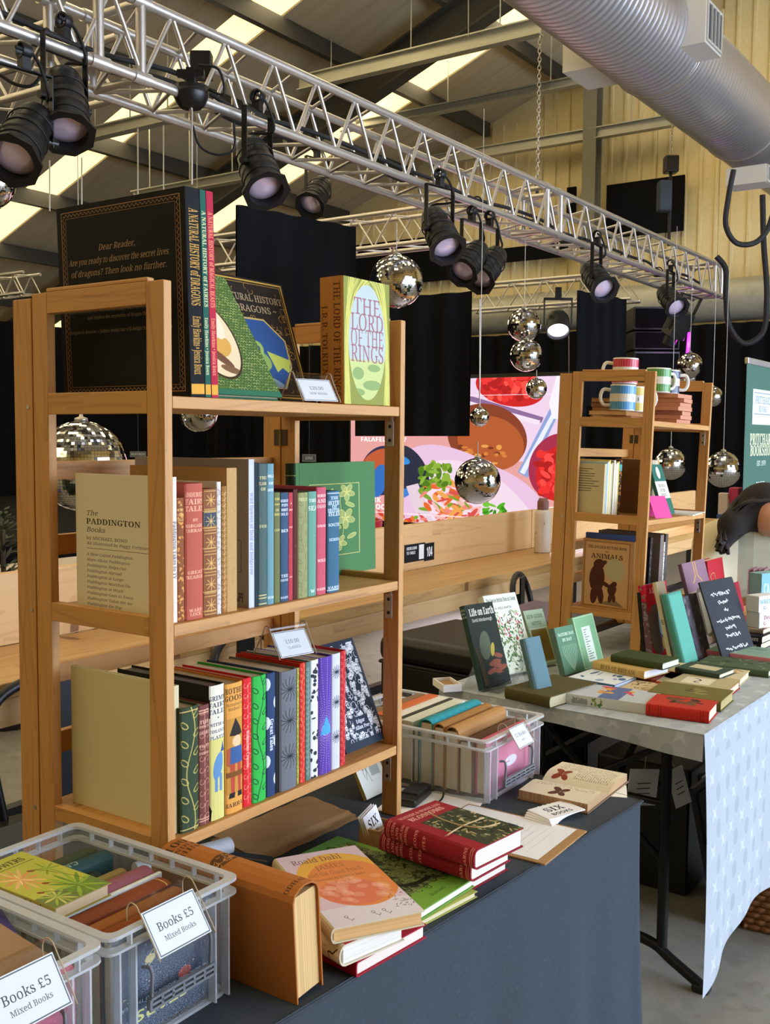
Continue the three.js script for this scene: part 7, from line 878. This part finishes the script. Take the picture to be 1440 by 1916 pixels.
  onCase(makeBook('shelf_book', 'blue picture book behind the animal book on the far bookcase', { t: 0.012, h: 0.238, d: 0.2, spine: { c: '#4a63a8' }, bulge: 0.05 }), 0.058, s3 + 0.0006, -0.02); onCase(makeBook('shelf_book', 'black patterned picture book on the bottom shelf of the far bookcase', { t: 0.02, h: 0.235, d: 0.2, spine: { c: '#1d1a1a', o: 'blobs', oc: '#5a4a40' }, bulge: 0.05 }), 0.09, s3 + 0.0006, -0.015);
  onCase(makeBook('shelf_book', 'large grey-brown book on the bottom shelf of the far bookcase', { t: 0.03, h: 0.24, d: 0.21, spine: { c: '#7d6f66', wear: 30 }, bulge: 0.04 }), 0.17, s3 + 0.0006, -0.01); onCase(makeBook('shelf_book', 'white spiral bound book on the bottom shelf of the far bookcase', { t: 0.012, h: 0.215, d: 0.2, spine: { c: '#d6d0c4', o: 'blobs', oc: '#6a645c' }, bulge: 0.02 }), 0.195, s3 + 0.0006, -0.01); onCase(makeBook('shelf_book', 'dark grey album at the right of the far bookcase bottom shelf', { t: 0.022, h: 0.24, d: 0.21, spine: { c: '#5a524c' }, bulge: 0.03 }), 0.215, s3 + 0.0006, -0.01);
}
/* ---------- leaning books and piles on the white cloth ---------- */
const GW = 'books set out on the white cloth';
function footing(BL, BR, TL, y) { const P = onY(BL[0], BL[1], y), e = onY(BR[0], BR[1], y).sub(P).setY(0), d = Math.max(0.03, e.length()), n = e.clone().normalize(), r = ray(TL[0], TL[1]), T = EYE.clone().addScaledVector(r, P.clone().sub(EYE).dot(n) / r.dot(n)), back = n.clone().cross(UP).negate(), v = T.clone().sub(P), p = ab(P); return { a: p.a, b: p.b, d, h: Math.hypot(v.y, v.dot(back)), lean: Math.max(0.04, Math.atan2(v.dot(back), v.y)), turn: Math.atan2(-n.z, n.x) - TURN }; }
function leanPx(name, label, BL, BR, TL, t, spine, right, o = {}, y = TY1) {      // foot corners and the top of the spine side, as seen
  const f = footing(BL, BR, TL, y); return faceOut(makeBook(name, label, { t, h: f.h, d: f.d, spine, right, page: o.page, bulge: o.bulge ?? 0.12, b: o.b ?? 0.002, gloss: o.gloss }, o.group ?? GW), f.a, y, f.b, f.lean, f.turn);
}
const easel = (label, px, py, w, h) => { const o = thing('book_stand', label, 'book stand', 'clear book stands'), p = onY(px, py, TY1); o.position.copy(p).setY(TY1); o.rotation.y = TURN; part('back_leaf', (() => { const g = bx(w, h, 0.0018); g.translate(0, h / 2, 0); g.rotateX(-0.35); g.translate(0, 0.0016, -0.004); return g; })(), M.acrylic, o); part('rear_leg', (() => { const g = bx(w * 0.6, h, 0.0018); g.translate(0, h / 2, 0); g.rotateX(0.42); g.translate(0, 0.0016, -h * 0.72); return g; })(), M.acrylic, o); part('ledge', bx(w, 0.0018, 0.03, 0, 0.002, 0.012), M.acrylic, o); part('lip', bx(w, 0.022, 0.0018, 0, 0.012, 0.027), M.acrylic, o); };
{
  const earth = cell(220, 340, (x, w, h) => { x.fillStyle = '#23281f'; x.fillRect(0, 0, w, h); text(x, 'Life on Earth', w * 0.54, 34, 40, '#e8e6d8', 'serif', 'center', 'bold', w * 0.86); text(x, 'David Attenborough', w * 0.5, 66, 18, '#e0ddcc', 'serif', 'center', '', w * 0.7); x.fillStyle = '#56604a'; x.beginPath(); x.ellipse(w * 0.4, h * 0.5, 40, 60, 0.4, 0, 7); x.fill(); x.fillStyle = '#8a4a34'; for (let i = 0; i < 9; i++) { x.beginPath(); x.ellipse(w * rr(0.4, 0.9), h * rr(0.62, 0.82), 34, 10, rr(-0.6, 0.2), 0, 7); x.fill(); } x.fillStyle = '#b8a23c'; x.beginPath(); x.ellipse(w * 0.62, h * 0.56, 14, 30, 0.5, 0, 7); x.fill(); x.fillStyle = '#14170f'; for (let i = 0; i < 40; i++) x.fillRect(rnd() * w, h * rr(0.82, 1), rr(6, 26), 4); x.fillStyle = '#23281f'; x.fillRect(0, h - 5, 5, 5); });
  leanPx('picture_book', 'dark nature book titled Life on Earth leaning at the left end of the white table', [905, 1296], [957, 1284], [868, 1138], 0.02, { c: '#2f4a44', t: [['LIFE', 0.06, 0.3], ['ON', 0.1, 0.3], ['EARTH', 0.14, 0.28]], tc: '#cfd8c4' }, earth);
  const flora = cell(240, 340, (x, w, h) => { x.fillStyle = '#dfe2d2'; x.fillRect(0, 0, w, h); text(x, 'The Concise British Flora in Colour', w / 2, 26, 24, '#2c3428', 'serif', 'center', 'bold', w * 0.9); text(x, 'W. KEBLE MARTIN', w / 2, 60, 15, '#2c3428', 'sans-serif', 'center', '', w * 0.8); for (let i = 0; i < 240; i++) { x.fillStyle = ['#4f6f3c', '#7f9a5c', '#3c5a34', '#a8b98a', '#5c7a4a'][i % 5]; x.beginPath(); x.ellipse(w * rr(0.06, 0.95), h * rr(0.22, 0.98), rr(4, 13), rr(2, 5), rnd() * 3, 0, 7); x.fill(); } for (let i = 0; i < 30; i++) { x.fillStyle = ['#b8344a', '#d98a9a'][i % 2]; x.beginPath(); x.arc(w * rr(0.1, 0.9), h * rr(0.26, 0.66), rr(3, 7), 0, 7); x.fill(); } x.fillStyle = '#dfe2d2'; x.fillRect(0, h - 5, 5, 5); });
  leanPx('picture_book', 'white flora book with leaves and red berries leaning on the white table', [944, 1270], [1004, 1258], [903, 1122], 0.024, { c: '#d9dcca', wear: 20 }, flora);
  const olive = cell(160, 240, (x, w, h) => { x.fillStyle = '#9fb394'; x.fillRect(0, 0, w, h); text(x, 'KEW GUIDE', w * 0.5, 30, 22, '#4a5a44', 'serif', 'center', 'bold', w * 0.8); text(x, 'NETTLE', w * 0.5, 58, 20, '#4a5a44', 'serif', 'center', 'bold'); x.strokeStyle = '#d3dcc0'; x.lineWidth = 4; x.strokeRect(12, 80, w - 24, h - 94); x.fillStyle = '#8a7438'; x.fillRect(18, 86, w - 36, h - 106); x.fillStyle = '#9fb394'; x.fillRect(0, h - 5, 5, 5); });
  leanPx('picture_book', 'sage green book with an ochre panel leaning behind the flora book', [1008, 1252], [1044, 1245], [978, 1148], 0.016, { c: '#8aa080' }, olive);
  leanPx('picture_book', 'slender blue-grey book with a torn spine leaning before the flora book', [1012, 1312], [1036, 1306], [985, 1200], 0.024, { c: '#5f7f88', wear: 150 }, undefined, { bulge: 0.45 });
  leanPx('picture_book', 'worn green book, left one of the green pair', [1058, 1268], [1094, 1258], [1036, 1180], 0.02, { c: '#5a7464', wear: 120 }, cell(160, 220, (x, w, h) => { x.fillStyle = '#5c8468'; x.fillRect(0, 0, w, h); text(x, 'NATURE DAY', w / 2, 36, 20, '#cfe0cc', 'serif', 'center', 'bold', w * 0.8); text(x, 'BY DAY', w / 2, 62, 20, '#cfe0cc', 'serif', 'center', 'bold', w * 0.8); x.strokeStyle = '#9dbd9c'; x.lineWidth = 3; for (let i = 0; i < 9; i++) { x.beginPath(); x.moveTo(w * 0.5, h * 0.95); x.quadraticCurveTo(w * (0.1 + i * 0.1), h * 0.6, w * (0.2 + i * 0.08), h * 0.4); x.stroke(); } wear(x, w, h, 60); x.fillStyle = '#5c8468'; x.fillRect(0, h - 5, 5, 5); }));
  leanPx('picture_book', 'light green book with a white label panel, right one of the green pair', [1094, 1258], [1131, 1245], [1070, 1160], 0.018, { c: '#86ad84' }, cell(160, 240, (x, w, h) => { x.fillStyle = '#7fae80'; x.fillRect(0, 0, w, h); x.strokeStyle = '#b9d6b0'; x.lineWidth = 3; x.strokeRect(6, 6, w - 12, h - 12); x.fillStyle = '#dde8d6'; x.fillRect(w * 0.3, h * 0.22, w * 0.4, h * 0.66); x.fillStyle = '#5a6a5a'; for (let y = h * 0.27; y < h * 0.85; y += 11) x.fillRect(w * 0.36, y, rr(16, 44), 3); x.fillStyle = '#7fae80'; x.fillRect(0, h - 5, 5, 5); }));
  easel('clear stand behind the dark nature book', 930, 1290, 0.09, 0.12); easel('clear stand behind the slender blue-grey book', 1005, 1300, 0.07, 0.11);
  const tr = thing('card_tray', 'small white tray at the left corner of the white table', 'tray'), tp = onY(836, 1288, TY1); tr.position.copy(tp).setY(TY1); tr.rotation.y = TURN + 0.9; part('base', bx(0.085, 0.004, 0.05, 0, 0.0025, 0), M.white, tr); for (const [w, d, x, z] of [[0.085, 0.004, 0, 0.024], [0.085, 0.004, 0, -0.024], [0.004, 0.05, 0.041, 0], [0.004, 0.05, -0.041, 0]]) part('side', bx(w, 0.018, d, x, 0.011, z), M.white, tr); part('cards', bx(0.07, 0.008, 0.036, 0, 0.009, 0), M.kraft, tr);
  const F = (label, y, t, B, C, h, spine, right, o) => flatBook('display_book', label, TY1 + y, t, B, C, h, spine, right, o, GW);
  const art = (bg, fn) => cell(200, 240, (x, w, h) => { x.fillStyle = bg; x.fillRect(0, 0, w, h); fn(x, w, h); wear(x, w, h, 30); x.fillStyle = bg; x.fillRect(0, h - 5, 5, 5); });
  const ell = (x, w, h, n, cols, u0, u1, v0, v1, a = 20, b = 8) => { for (let i = 0; i < n; i++) { x.fillStyle = cols[i % cols.length]; x.beginPath(); x.ellipse(w * rr(u0, u1), h * rr(v0, v1), rr(a / 3, a), rr(b / 3, b), rnd() * 3, 0, 7); x.fill(); } };
  F('thick olive-brown book lying behind the slender blue-grey book', 0, 0.03, [1030, 1304], [1117, 1278], 0.14, { c: '#57502f', wear: 90 }, undefined, { page: '#cfc49c' });
  F('blue and white patterned book under the tan book', 0, 0.024, [1150, 1282], [1212, 1258], 0.14, { c: '#3f5f8a' }, art('#dfe6ec', (x, w, h) => ell(x, w, h, 12, ['#4a6a94', '#8fa6c0'], 0.1, 0.9, 0.1, 0.9, 24, 14)), { page: '#cfdcec' });
  F('brick red book beneath the tan book', 0, 0.022, [1246, 1275], [1280, 1260], 0.14, { c: '#7d2f26' }, undefined, {});
  F('tan book lying on the blue patterned one', 0.0245, 0.022, [1206, 1256], [1252, 1244], 0.17, { c: '#c9ab6c', v: 'BEES OF BRITAIN', vs: 0.5, tc: '#6a4f26' }, undefined, { page: '#e6e4ea' });
  F('dark green book lying across the tan one', 0.047, 0.02, [1240, 1241], [1272, 1231], 0.16, { c: '#3c4a2c', wear: 40 }, undefined, { page: '#d8d3c2' });
  F('brown illustrated book behind the big white book', 0, 0.016, [1206, 1300], [1246, 1281], 0.085, { c: '#8a5040' }, art('#cdbb92', (x, w, h) => ell(x, w, h, 26, ['#8a5a34', '#5c4a26', '#b5894a'], 0.2, 0.95, 0.1, 0.9, 28, 7)), {});
  F('big white flower book at the front edge of the white table', 0, 0.026, [1212, 1318], [1228, 1305], 0.215, { c: '#c9cbc8', draw: (x, w, h) => { x.fillStyle = '#55605a'; for (let i = 0; i < 16; i++) x.fillRect(w * 0.25, h * (0.1 + i * 0.012), w * rr(0.2, 0.5), 3); ell(x, w, h, 14, ['#4f7a44', '#8a9a4a'], 0.2, 0.8, 0.34, 0.46, 12, 7); } }, art('#b9c0c8', (x, w, h) => { x.fillStyle = '#5f6f9a'; x.fillRect(0, h * 0.4, w, h * 0.25); ell(x, w, h, 10, ['#e0a83a', '#d98a34', '#c94a5a'], 0.4, 0.9, 0.3, 0.7, 34, 16); }), { d: 0.132, bulge: 0.05 });
  F('red book with a dark medallion at the front corner of the white table', 0, 0.03, [1327, 1331], [1343, 1312], 0.15, { c: '#b8281f', r: [0.06, 0.2, 0.24, 0.86, 0.9], rc: '#7a1512' }, art('#b93528', (x, w, h) => ell(x, w, h, 12, ['#3c2a1c', '#6a4a2c'], 0.3, 0.8, 0.25, 0.75, 34, 22)), { d: 0.108 });
  F('olive book with a stamped ornament behind the red one', 0, 0.028, [1349, 1312], [1377, 1288], 0.185, { c: '#6d6434', wear: 60 }, art('#6f6838', (x, w, h) => ell(x, w, h, 10, ['#3c3a1c', '#8a8450'], 0.3, 0.7, 0.4, 0.7, 26, 14)), { page: '#b5a56c', d: 0.13 });
  F('cream book with a signature panel behind the olive one', 0, 0.022, [1362, 1292], [1384, 1274], 0.19, { c: '#a83a30' }, art('#b5aa84', (x, w, h) => { x.fillStyle = '#ddd6bc'; x.fillRect(w * 0.2, h * 0.3, w * 0.6, h * 0.4); x.strokeStyle = '#2a2620'; x.lineWidth = 6; x.beginPath(); x.moveTo(w * 0.3, h * 0.55); x.bezierCurveTo(w * 0.4, h * 0.3, w * 0.5, h * 0.7, w * 0.7, h * 0.42); x.stroke(); }), { d: 0.13 });
  F('pale illustrated book with an orange squirrel-like drawing', 0, 0.02, [1384, 1272], [1408, 1250], 0.2, { c: '#c9bb92' }, art('#cfc4a0', (x, w, h) => ell(x, w, h, 22, ['#a8642c', '#8a5a2c', '#c98a4a'], 0.4, 0.95, 0.3, 0.9, 30, 10)), { d: 0.13 });
  F('dark green patterned book at the right of the white table', 0, 0.02, [1438, 1256], [1462, 1236], 0.2, { c: '#45553f' }, art('#4d5c46', (x, w, h) => ell(x, w, h, 24, ['#7a8a6a', '#2c3828'], 0.05, 0.95, 0.05, 0.95, 22, 8)), { d: 0.13 });
  F('wide pale green and pink book at the right edge of the white table', 0, 0.022, [1470, 1236], [1510, 1214], 0.24, { c: '#b96a74' }, art('#86a896', (x, w, h) => ell(x, w, h, 14, ['#6a8a7c', '#9fbcae'], 0.05, 0.95, 0.05, 0.95, 26, 10)), { d: 0.15 });
  F('small dark green book with a pale label beside the teal book', 0.0208, 0.014, [1346, 1262], [1372, 1252], 0.13, { c: '#34453a' }, art('#3a4c40', (x, w, h) => { x.fillStyle = '#c9c2a0'; x.fillRect(w * 0.3, h * 0.2, w * 0.5, h * 0.6); }), { d: 0.1 });
  // upright row right of the far bookcase
  const vase = (bg) => cell(180, 320, (x, w, h) => { x.fillStyle = bg; x.fillRect(0, 0, w, h); x.fillStyle = '#8a6a78'; x.fillRect(0, 0, w, h * 0.35); x.strokeStyle = '#c99a4a'; x.lineWidth = 6; x.beginPath(); x.moveTo(w * 0.45, 0); x.lineTo(w * 0.45, h * 0.18); x.lineTo(w * 0.3, h * 0.26); x.moveTo(w * 0.55, 0); x.lineTo(w * 0.55, h * 0.18); x.lineTo(w * 0.7, h * 0.26); x.stroke(); x.fillStyle = '#5c4a34'; x.beginPath(); x.ellipse(w / 2, h * 0.62, w * 0.32, h * 0.3, 0, 0, 7); x.fill(); x.fillStyle = '#8f846a'; x.fillRect(w * 0.4, h * 0.38, w * 0.2, h * 0.5); x.fillStyle = bg; x.fillRect(0, h - 5, 5, 5); });
  leanPx('picture_book', 'thin black book leaning behind the red painted book', [1208, 1234], [1222, 1228], [1198, 1110], 0.012, { c: '#1b1d18', flat: 1 }, undefined, { bulge: 0.03 });
  leanPx('picture_book', 'red book with a grey painted figure leaning beside the far bookcase post', [1222, 1236], [1262, 1222], [1205, 1098], 0.022, { c: '#6a4a50', o: 'blobs', oc: '#8a7a80', c2: '#c41f35', c2at: [0, 0.22] }, art('#d01f3a', (x, w, h) => { x.fillStyle = '#7a6a70'; x.beginPath(); x.ellipse(w * 0.35, h * 0.62, w * 0.4, h * 0.34, 0, 0, 7); x.fill(); x.fillStyle = '#8fc4e0'; x.beginPath(); x.ellipse(w * 0.55, h * 0.5, w * 0.12, h * 0.22, 0.1, 0, 7); x.fill(); x.fillStyle = '#e3d05a'; x.beginPath(); x.ellipse(w * 0.62, h * 0.82, w * 0.12, h * 0.1, 0, 0, 7); x.fill(); text(x, 'A LIFE', w * 0.4, h * 0.09, 26, '#f2d9d0', 'serif', 'center', 'bold'); }));
  leanPx('picture_book', 'cream spined book between the red and the teal books', [1258, 1240], [1272, 1234], [1228, 1092], 0.014, { c: '#d3c6a6', v: 'ART', vs: 0.5, tc: '#3a332a' }, art('#8a7a5c', (x, w, h) => text(x, 'FOLK ART', w / 2, h * 0.2, 26, '#3c3222', 'serif', 'center', 'bold')));
  leanPx('picture_book', 'tall teal book leaning at the right of the white table', [1284, 1252], [1306, 1242], [1250, 1116], 0.026, { c: '#4f9484', wear: 60 }, art('#5aa592', (x, w, h) => { x.fillStyle = '#4a9080'; x.fillRect(0, 0, w, 8); }), { bulge: 0.3 });
  leanPx('picture_book', 'dark mottled book behind the teal one', [1306, 1238], [1330, 1226], [1277, 1120], 0.016, { c: '#4a4550', o: 'blobs', oc: '#6a6470' }, art('#57505a', (x, w, h) => ell(x, w, h, 30, ['#7a7078', '#3c363e'], 0, 1, 0, 1, 26, 10)));
  leanPx('picture_book', 'mauve book showing a dark vase leaning behind the chalk board', [1312, 1214], [1352, 1196], [1275, 1058], 0.014, { c: '#8a6a78', flat: 1 }, vase('#a08a74'));
  leanPx('picture_book', 'crimson book leaning behind the chalk board', [1368, 1196], [1400, 1182], [1348, 1102], 0.03, { c: '#8f1f2c', v: 'HEARTS', vs: 0.3, tc: '#e8c0b4' }, art('#b32436', (x, w, h) => { x.fillStyle = '#e6ddd0'; x.fillRect(w * 0.3, h * 0.3, w * 0.4, 8); x.fillRect(w * 0.3, h * 0.42, w * 0.4, 8); }));
  const cbd = thing('chalk_board', 'black chalk board with white handwriting leaning on a clear stand', 'chalk board'), k = cell(180, 330, (x, w, h) => { x.fillStyle = '#2c3036'; x.fillRect(0, 0, w, h); x.strokeStyle = '#e6e8ea'; x.lineWidth = 3.4; x.lineCap = 'round'; const squig = (cx, cy, n) => { x.beginPath(); for (let i = 0; i < n; i++) { const X = cx + (i - n / 2) * 7; x.moveTo(X, cy + rr(-9, 4)); x.quadraticCurveTo(X + 3, cy + rr(-14, 12), X + 6, cy + rr(-4, 8)); } x.stroke(); }; squig(90, 60, 15); squig(90, 96, 8); squig(94, 130, 3); squig(90, 172, 18); squig(88, 206, 8); squig(90, 238, 11); squig(90, 290, 17); squig(60, 312, 5); });
  { const f = footing([1352, 1240], [1412, 1222], [1306, 1092], TY1), { d: w, h, lean } = f; cbd.quaternion.setFromAxisAngle(UP, TURN + f.turn).multiply(new THREE.Quaternion().setFromAxisAngle(V3(1, 0, 0), -lean)); cbd.position.copy(S(f.a, TY1 + 0.003, f.b)).add(V3(w / 2, 0, 0).applyQuaternion(cbd.quaternion)); part('board', bx(w, h, 0.006, 0, h / 2, 0, 0.002), M.blackPlastic, cbd); part('writing', quads([[V3(-w / 2 + 0.002, 0.002, 0.0036), V3(w / 2 - 0.002, 0.002, 0.0036), V3(w / 2 - 0.002, h - 0.002, 0.0036), V3(-w / 2 + 0.002, h - 0.002, 0.0036), uvOf(k)]]), k.p.mat, cbd); part('string_loop', tube([V3(-0.02, h - 0.006, 0), V3(-0.035, h + 0.012, 0.008), V3(-0.005, h + 0.02, 0.006), V3(0.0, h - 0.004, 0)], 0.0012, 6), M.string, cbd); easel('clear stand under the chalk board', 1378, 1226, 0.06, 0.08); }
  // goods at the right edge: clear card box, boxes and piled books
  const cb = thing('card_display', 'clear acrylic box of pink cards at the right edge', 'display box'), cp = far(1408, 1106, 3.9); cb.position.set(cp.x + 0.05, TY1, cp.z); cb.rotation.y = TURN; const W = 0.2, D = 0.16, y0 = 0.085, H = cp.y + 0.215 - TY1 - y0; part('base', bx(W, 0.08, D, 0, 0.04, 0, 0.004), M.kraft, cb); for (const [w, d, x, z] of [[W, 0.003, 0, D / 2], [W, 0.003, 0, -D / 2], [0.003, D, W / 2, 0], [0.003, D, -W / 2, 0]]) part('pane', bx(w, H, d, x, y0 + H / 2, z), M.acrylic, cb); part('floor', bx(W, 0.003, D, 0, y0, 0), M.acrylic, cb); for (let i = 0; i < 6; i++) part('card', bx(0.12, 0.1, 0.002, -0.01 + i * 0.006, y0 + 0.053, -0.05 + i * 0.018), flat(['#c9929a', '#d8a8ac', '#b87f8a', '#e0c0bc', '#a8757c', '#d29a9e'][i]), cb);
  const boxAt = (label, px, py, z, w, h, d, c, mark, mc) => { const o = thing('gift_box', label, 'box', 'small boxed goods on the right'), p = onY(px, py, TY1 + 0.0732); o.position.copy(p).add(V3(0, z, 0)); o.rotation.y = TURN - 0.4; const kk = cell(160, 100, (x, ww, hh) => { x.fillStyle = c; x.fillRect(0, 0, ww, hh); text(x, mark, ww / 2, hh * 0.36, 34, mc, 'serif', 'center', 'bold', ww * 0.9); x.strokeStyle = mc; x.lineWidth = 4; x.beginPath(); x.arc(ww * 0.3, hh * 0.72, 9, 0, 5); x.stroke(); }); part('box', bx(w, h, d, 0, h / 2, 0, 0.002), flat(c), o); part('print', quads([[V3(-w / 2, 0, d / 2 + 0.001), V3(w / 2, 0, d / 2 + 0.001), V3(w / 2, h, d / 2 + 0.001), V3(-w / 2, h, d / 2 + 0.001), uvOf(kk)]]), kk.p.mat, o); };
  const base = TY1; const riser = thing('wooden_riser', 'small wooden riser carrying the white boxes at the right', 'riser'), rp = onY(1400, 1186, TY1); riser.position.copy(rp).setY(TY1); riser.rotation.y = TURN - 0.2; part('top', wbx(0.24, 0.012, 0.14, 0.07, 0.066, -0.02), M.pine, riser); part('side', wbx(0.012, 0.06, 0.14, -0.044, 0.03, -0.02), M.pine, riser); part('side', wbx(0.012, 0.06, 0.14, 0.184, 0.03, -0.02), M.pine, riser);
  boxAt('white box lettered in red at the right edge', 1424, 1171, 0, 0.09, 0.05, 0.05, '#d8dde2', 'Dear', '#a03a34'); boxAt('white box with blue lettering stacked above the other box', 1424, 1171, 0.0504, 0.1, 0.052, 0.05, '#e3e8ec', "WRITER'S", '#3f8fb8'); boxAt('pale blue box behind the white boxes', 1428, 1152, 0, 0.1, 0.15, 0.05, '#7fb4bc', 'CARDS', '#e8f0f0');
  for (let i = 0; i < 4; i++) { const t = [0.02, 0.022, 0.014, 0.018][i], o = flatBook('display_book', ['lowest black paperback of the small pile at the right edge', 'second paperback, black with white lettering, of the small pile at the right edge', 'third paperback, buff, of the small pile at the right edge', 'topmost paperback, coral, of the small pile at the right edge'][i], TY1 + [0, 0.0205, 0.043, 0.0575][i], t, [1424 + i * 2, 1205 - i * 13], [1474 + i * 2, 1184 - i * 13], 0.12, { c: ['#1a1a1c', '#222226', '#b9a588', '#b8594a'][i], v: i < 2 ? 'THE SUBTLE KNIFE' : '', vs: 0.4, tc: '#e0dccf' }, undefined, { b: 0.0008, d: 0.1 }, GW); }
  leanPx('picture_book', 'red boxed set standing behind the mauve vase book', [1336, 1172], [1364, 1160], [1322, 1054], 0.05, { c: '#b3202c', flat: 1 }, undefined, { bulge: 0.02 });
}
/* ---------- counter clutter and the green pull-up banner ---------- */
{
  const y = CY; for (const [px, py0, py1, w, c, lab, v] of [[1353, 922, 968, 0.035, '#d9c9cc', 'pink and white tin on the far counter', 'PINK'], [1374, 912, 985, 0.075, '#c23a6a', 'magenta and yellow bag on the far counter', 'SNACK'], [1352, 962, 990, 0.07, '#2a4f9c', 'blue box on the far counter', 'BLUE']]) { const o = thing('counter_pack', lab, 'pack', 'packs on the far counter'), z = 5.2, p = far(px, py1, z), q = far(px, py0, z); o.position.copy(p); o.rotation.y = TURN; const h = q.y - p.y; part('pack', bx(w, h, 0.05, 0, h / 2, 0, 0.006), flat(c), o); part('label', bx(w * 0.6, h * 0.5, 0.002, 0, h * 0.5, 0.026), flat(c === '#c23a6a' ? '#e0b43a' : '#e9e4e0'), o); }
  const b = thing('pullup_banner', 'tall green pull-up bookshop banner at the right edge', 'banner'), L = S(4.14, 0, -0.42), w = 0.62, h = 1.79; b.position.copy(L); b.rotation.y = TURN;
  const k = cell(420, 1200, (x, W, H) => { x.fillStyle = '#46685a'; x.fillRect(0, 0, W, H); x.fillStyle = '#e3e8ea'; x.fillRect(W * 0.2, H * 0.075, W * 0.6, H * 0.1); x.strokeStyle = '#6a7a88'; x.lineWidth = 3; x.strokeRect(W * 0.24, H * 0.085, W * 0.52, H * 0.06); text(x, 'PRITCHARD', W / 2, H * 0.105, 34, '#5a6a7a', 'serif', 'center', 'bold', W * 0.46); text(x, 'BOOKS', W / 2, H * 0.13, 28, '#5a6a7a', 'serif', 'center', 'bold'); text(x, 'PRITCHARD', W / 2, H * 0.218, 52, '#ddd6b0', 'serif', 'center', 'bold', W * 0.7); text(x, 'BOOKSHOP', W / 2, H * 0.25, 50, '#ddd6b0', 'serif', 'center', 'bold', W * 0.66); text(x, 'EST. 1979', W / 2, H * 0.287, 24, '#e6e6da', 'serif'); ['BOOKS', 'CARDS', 'GIFTS', 'STATIONERY', 'GAMES'].forEach((s, i) => text(x, s, W / 2, H * (0.35 + i * 0.027), 32, '#e3e6dc', 'serif', 'center', '', W * 0.6)); });
  part('fabric', quads([[V3(0, 0.06, 0.001), V3(w, 0.06, 0.001), V3(w, h, 0.001), V3(0, h, 0.001), uvOf(k)], [V3(w, 0.06, 0), V3(0, 0.06, 0), V3(0, h, 0), V3(w, h, 0), uvOf(k.solid)]]), k.p.mat, b); part('top_rail', bx(w + 0.01, 0.03, 0.02, w / 2, h, 0, 0.004), M.alu, b); part('base', bx(w + 0.05, 0.07, 0.14, w / 2, 0.035, -0.02, 0.01), M.alu, b); part('pole', cyl(V3(w / 2, 0.06, -0.03), V3(w / 2, h - 0.02, -0.012), 0.008, 8), M.alu, b);
}
shade(scene);
renderer.render(scene, camera);
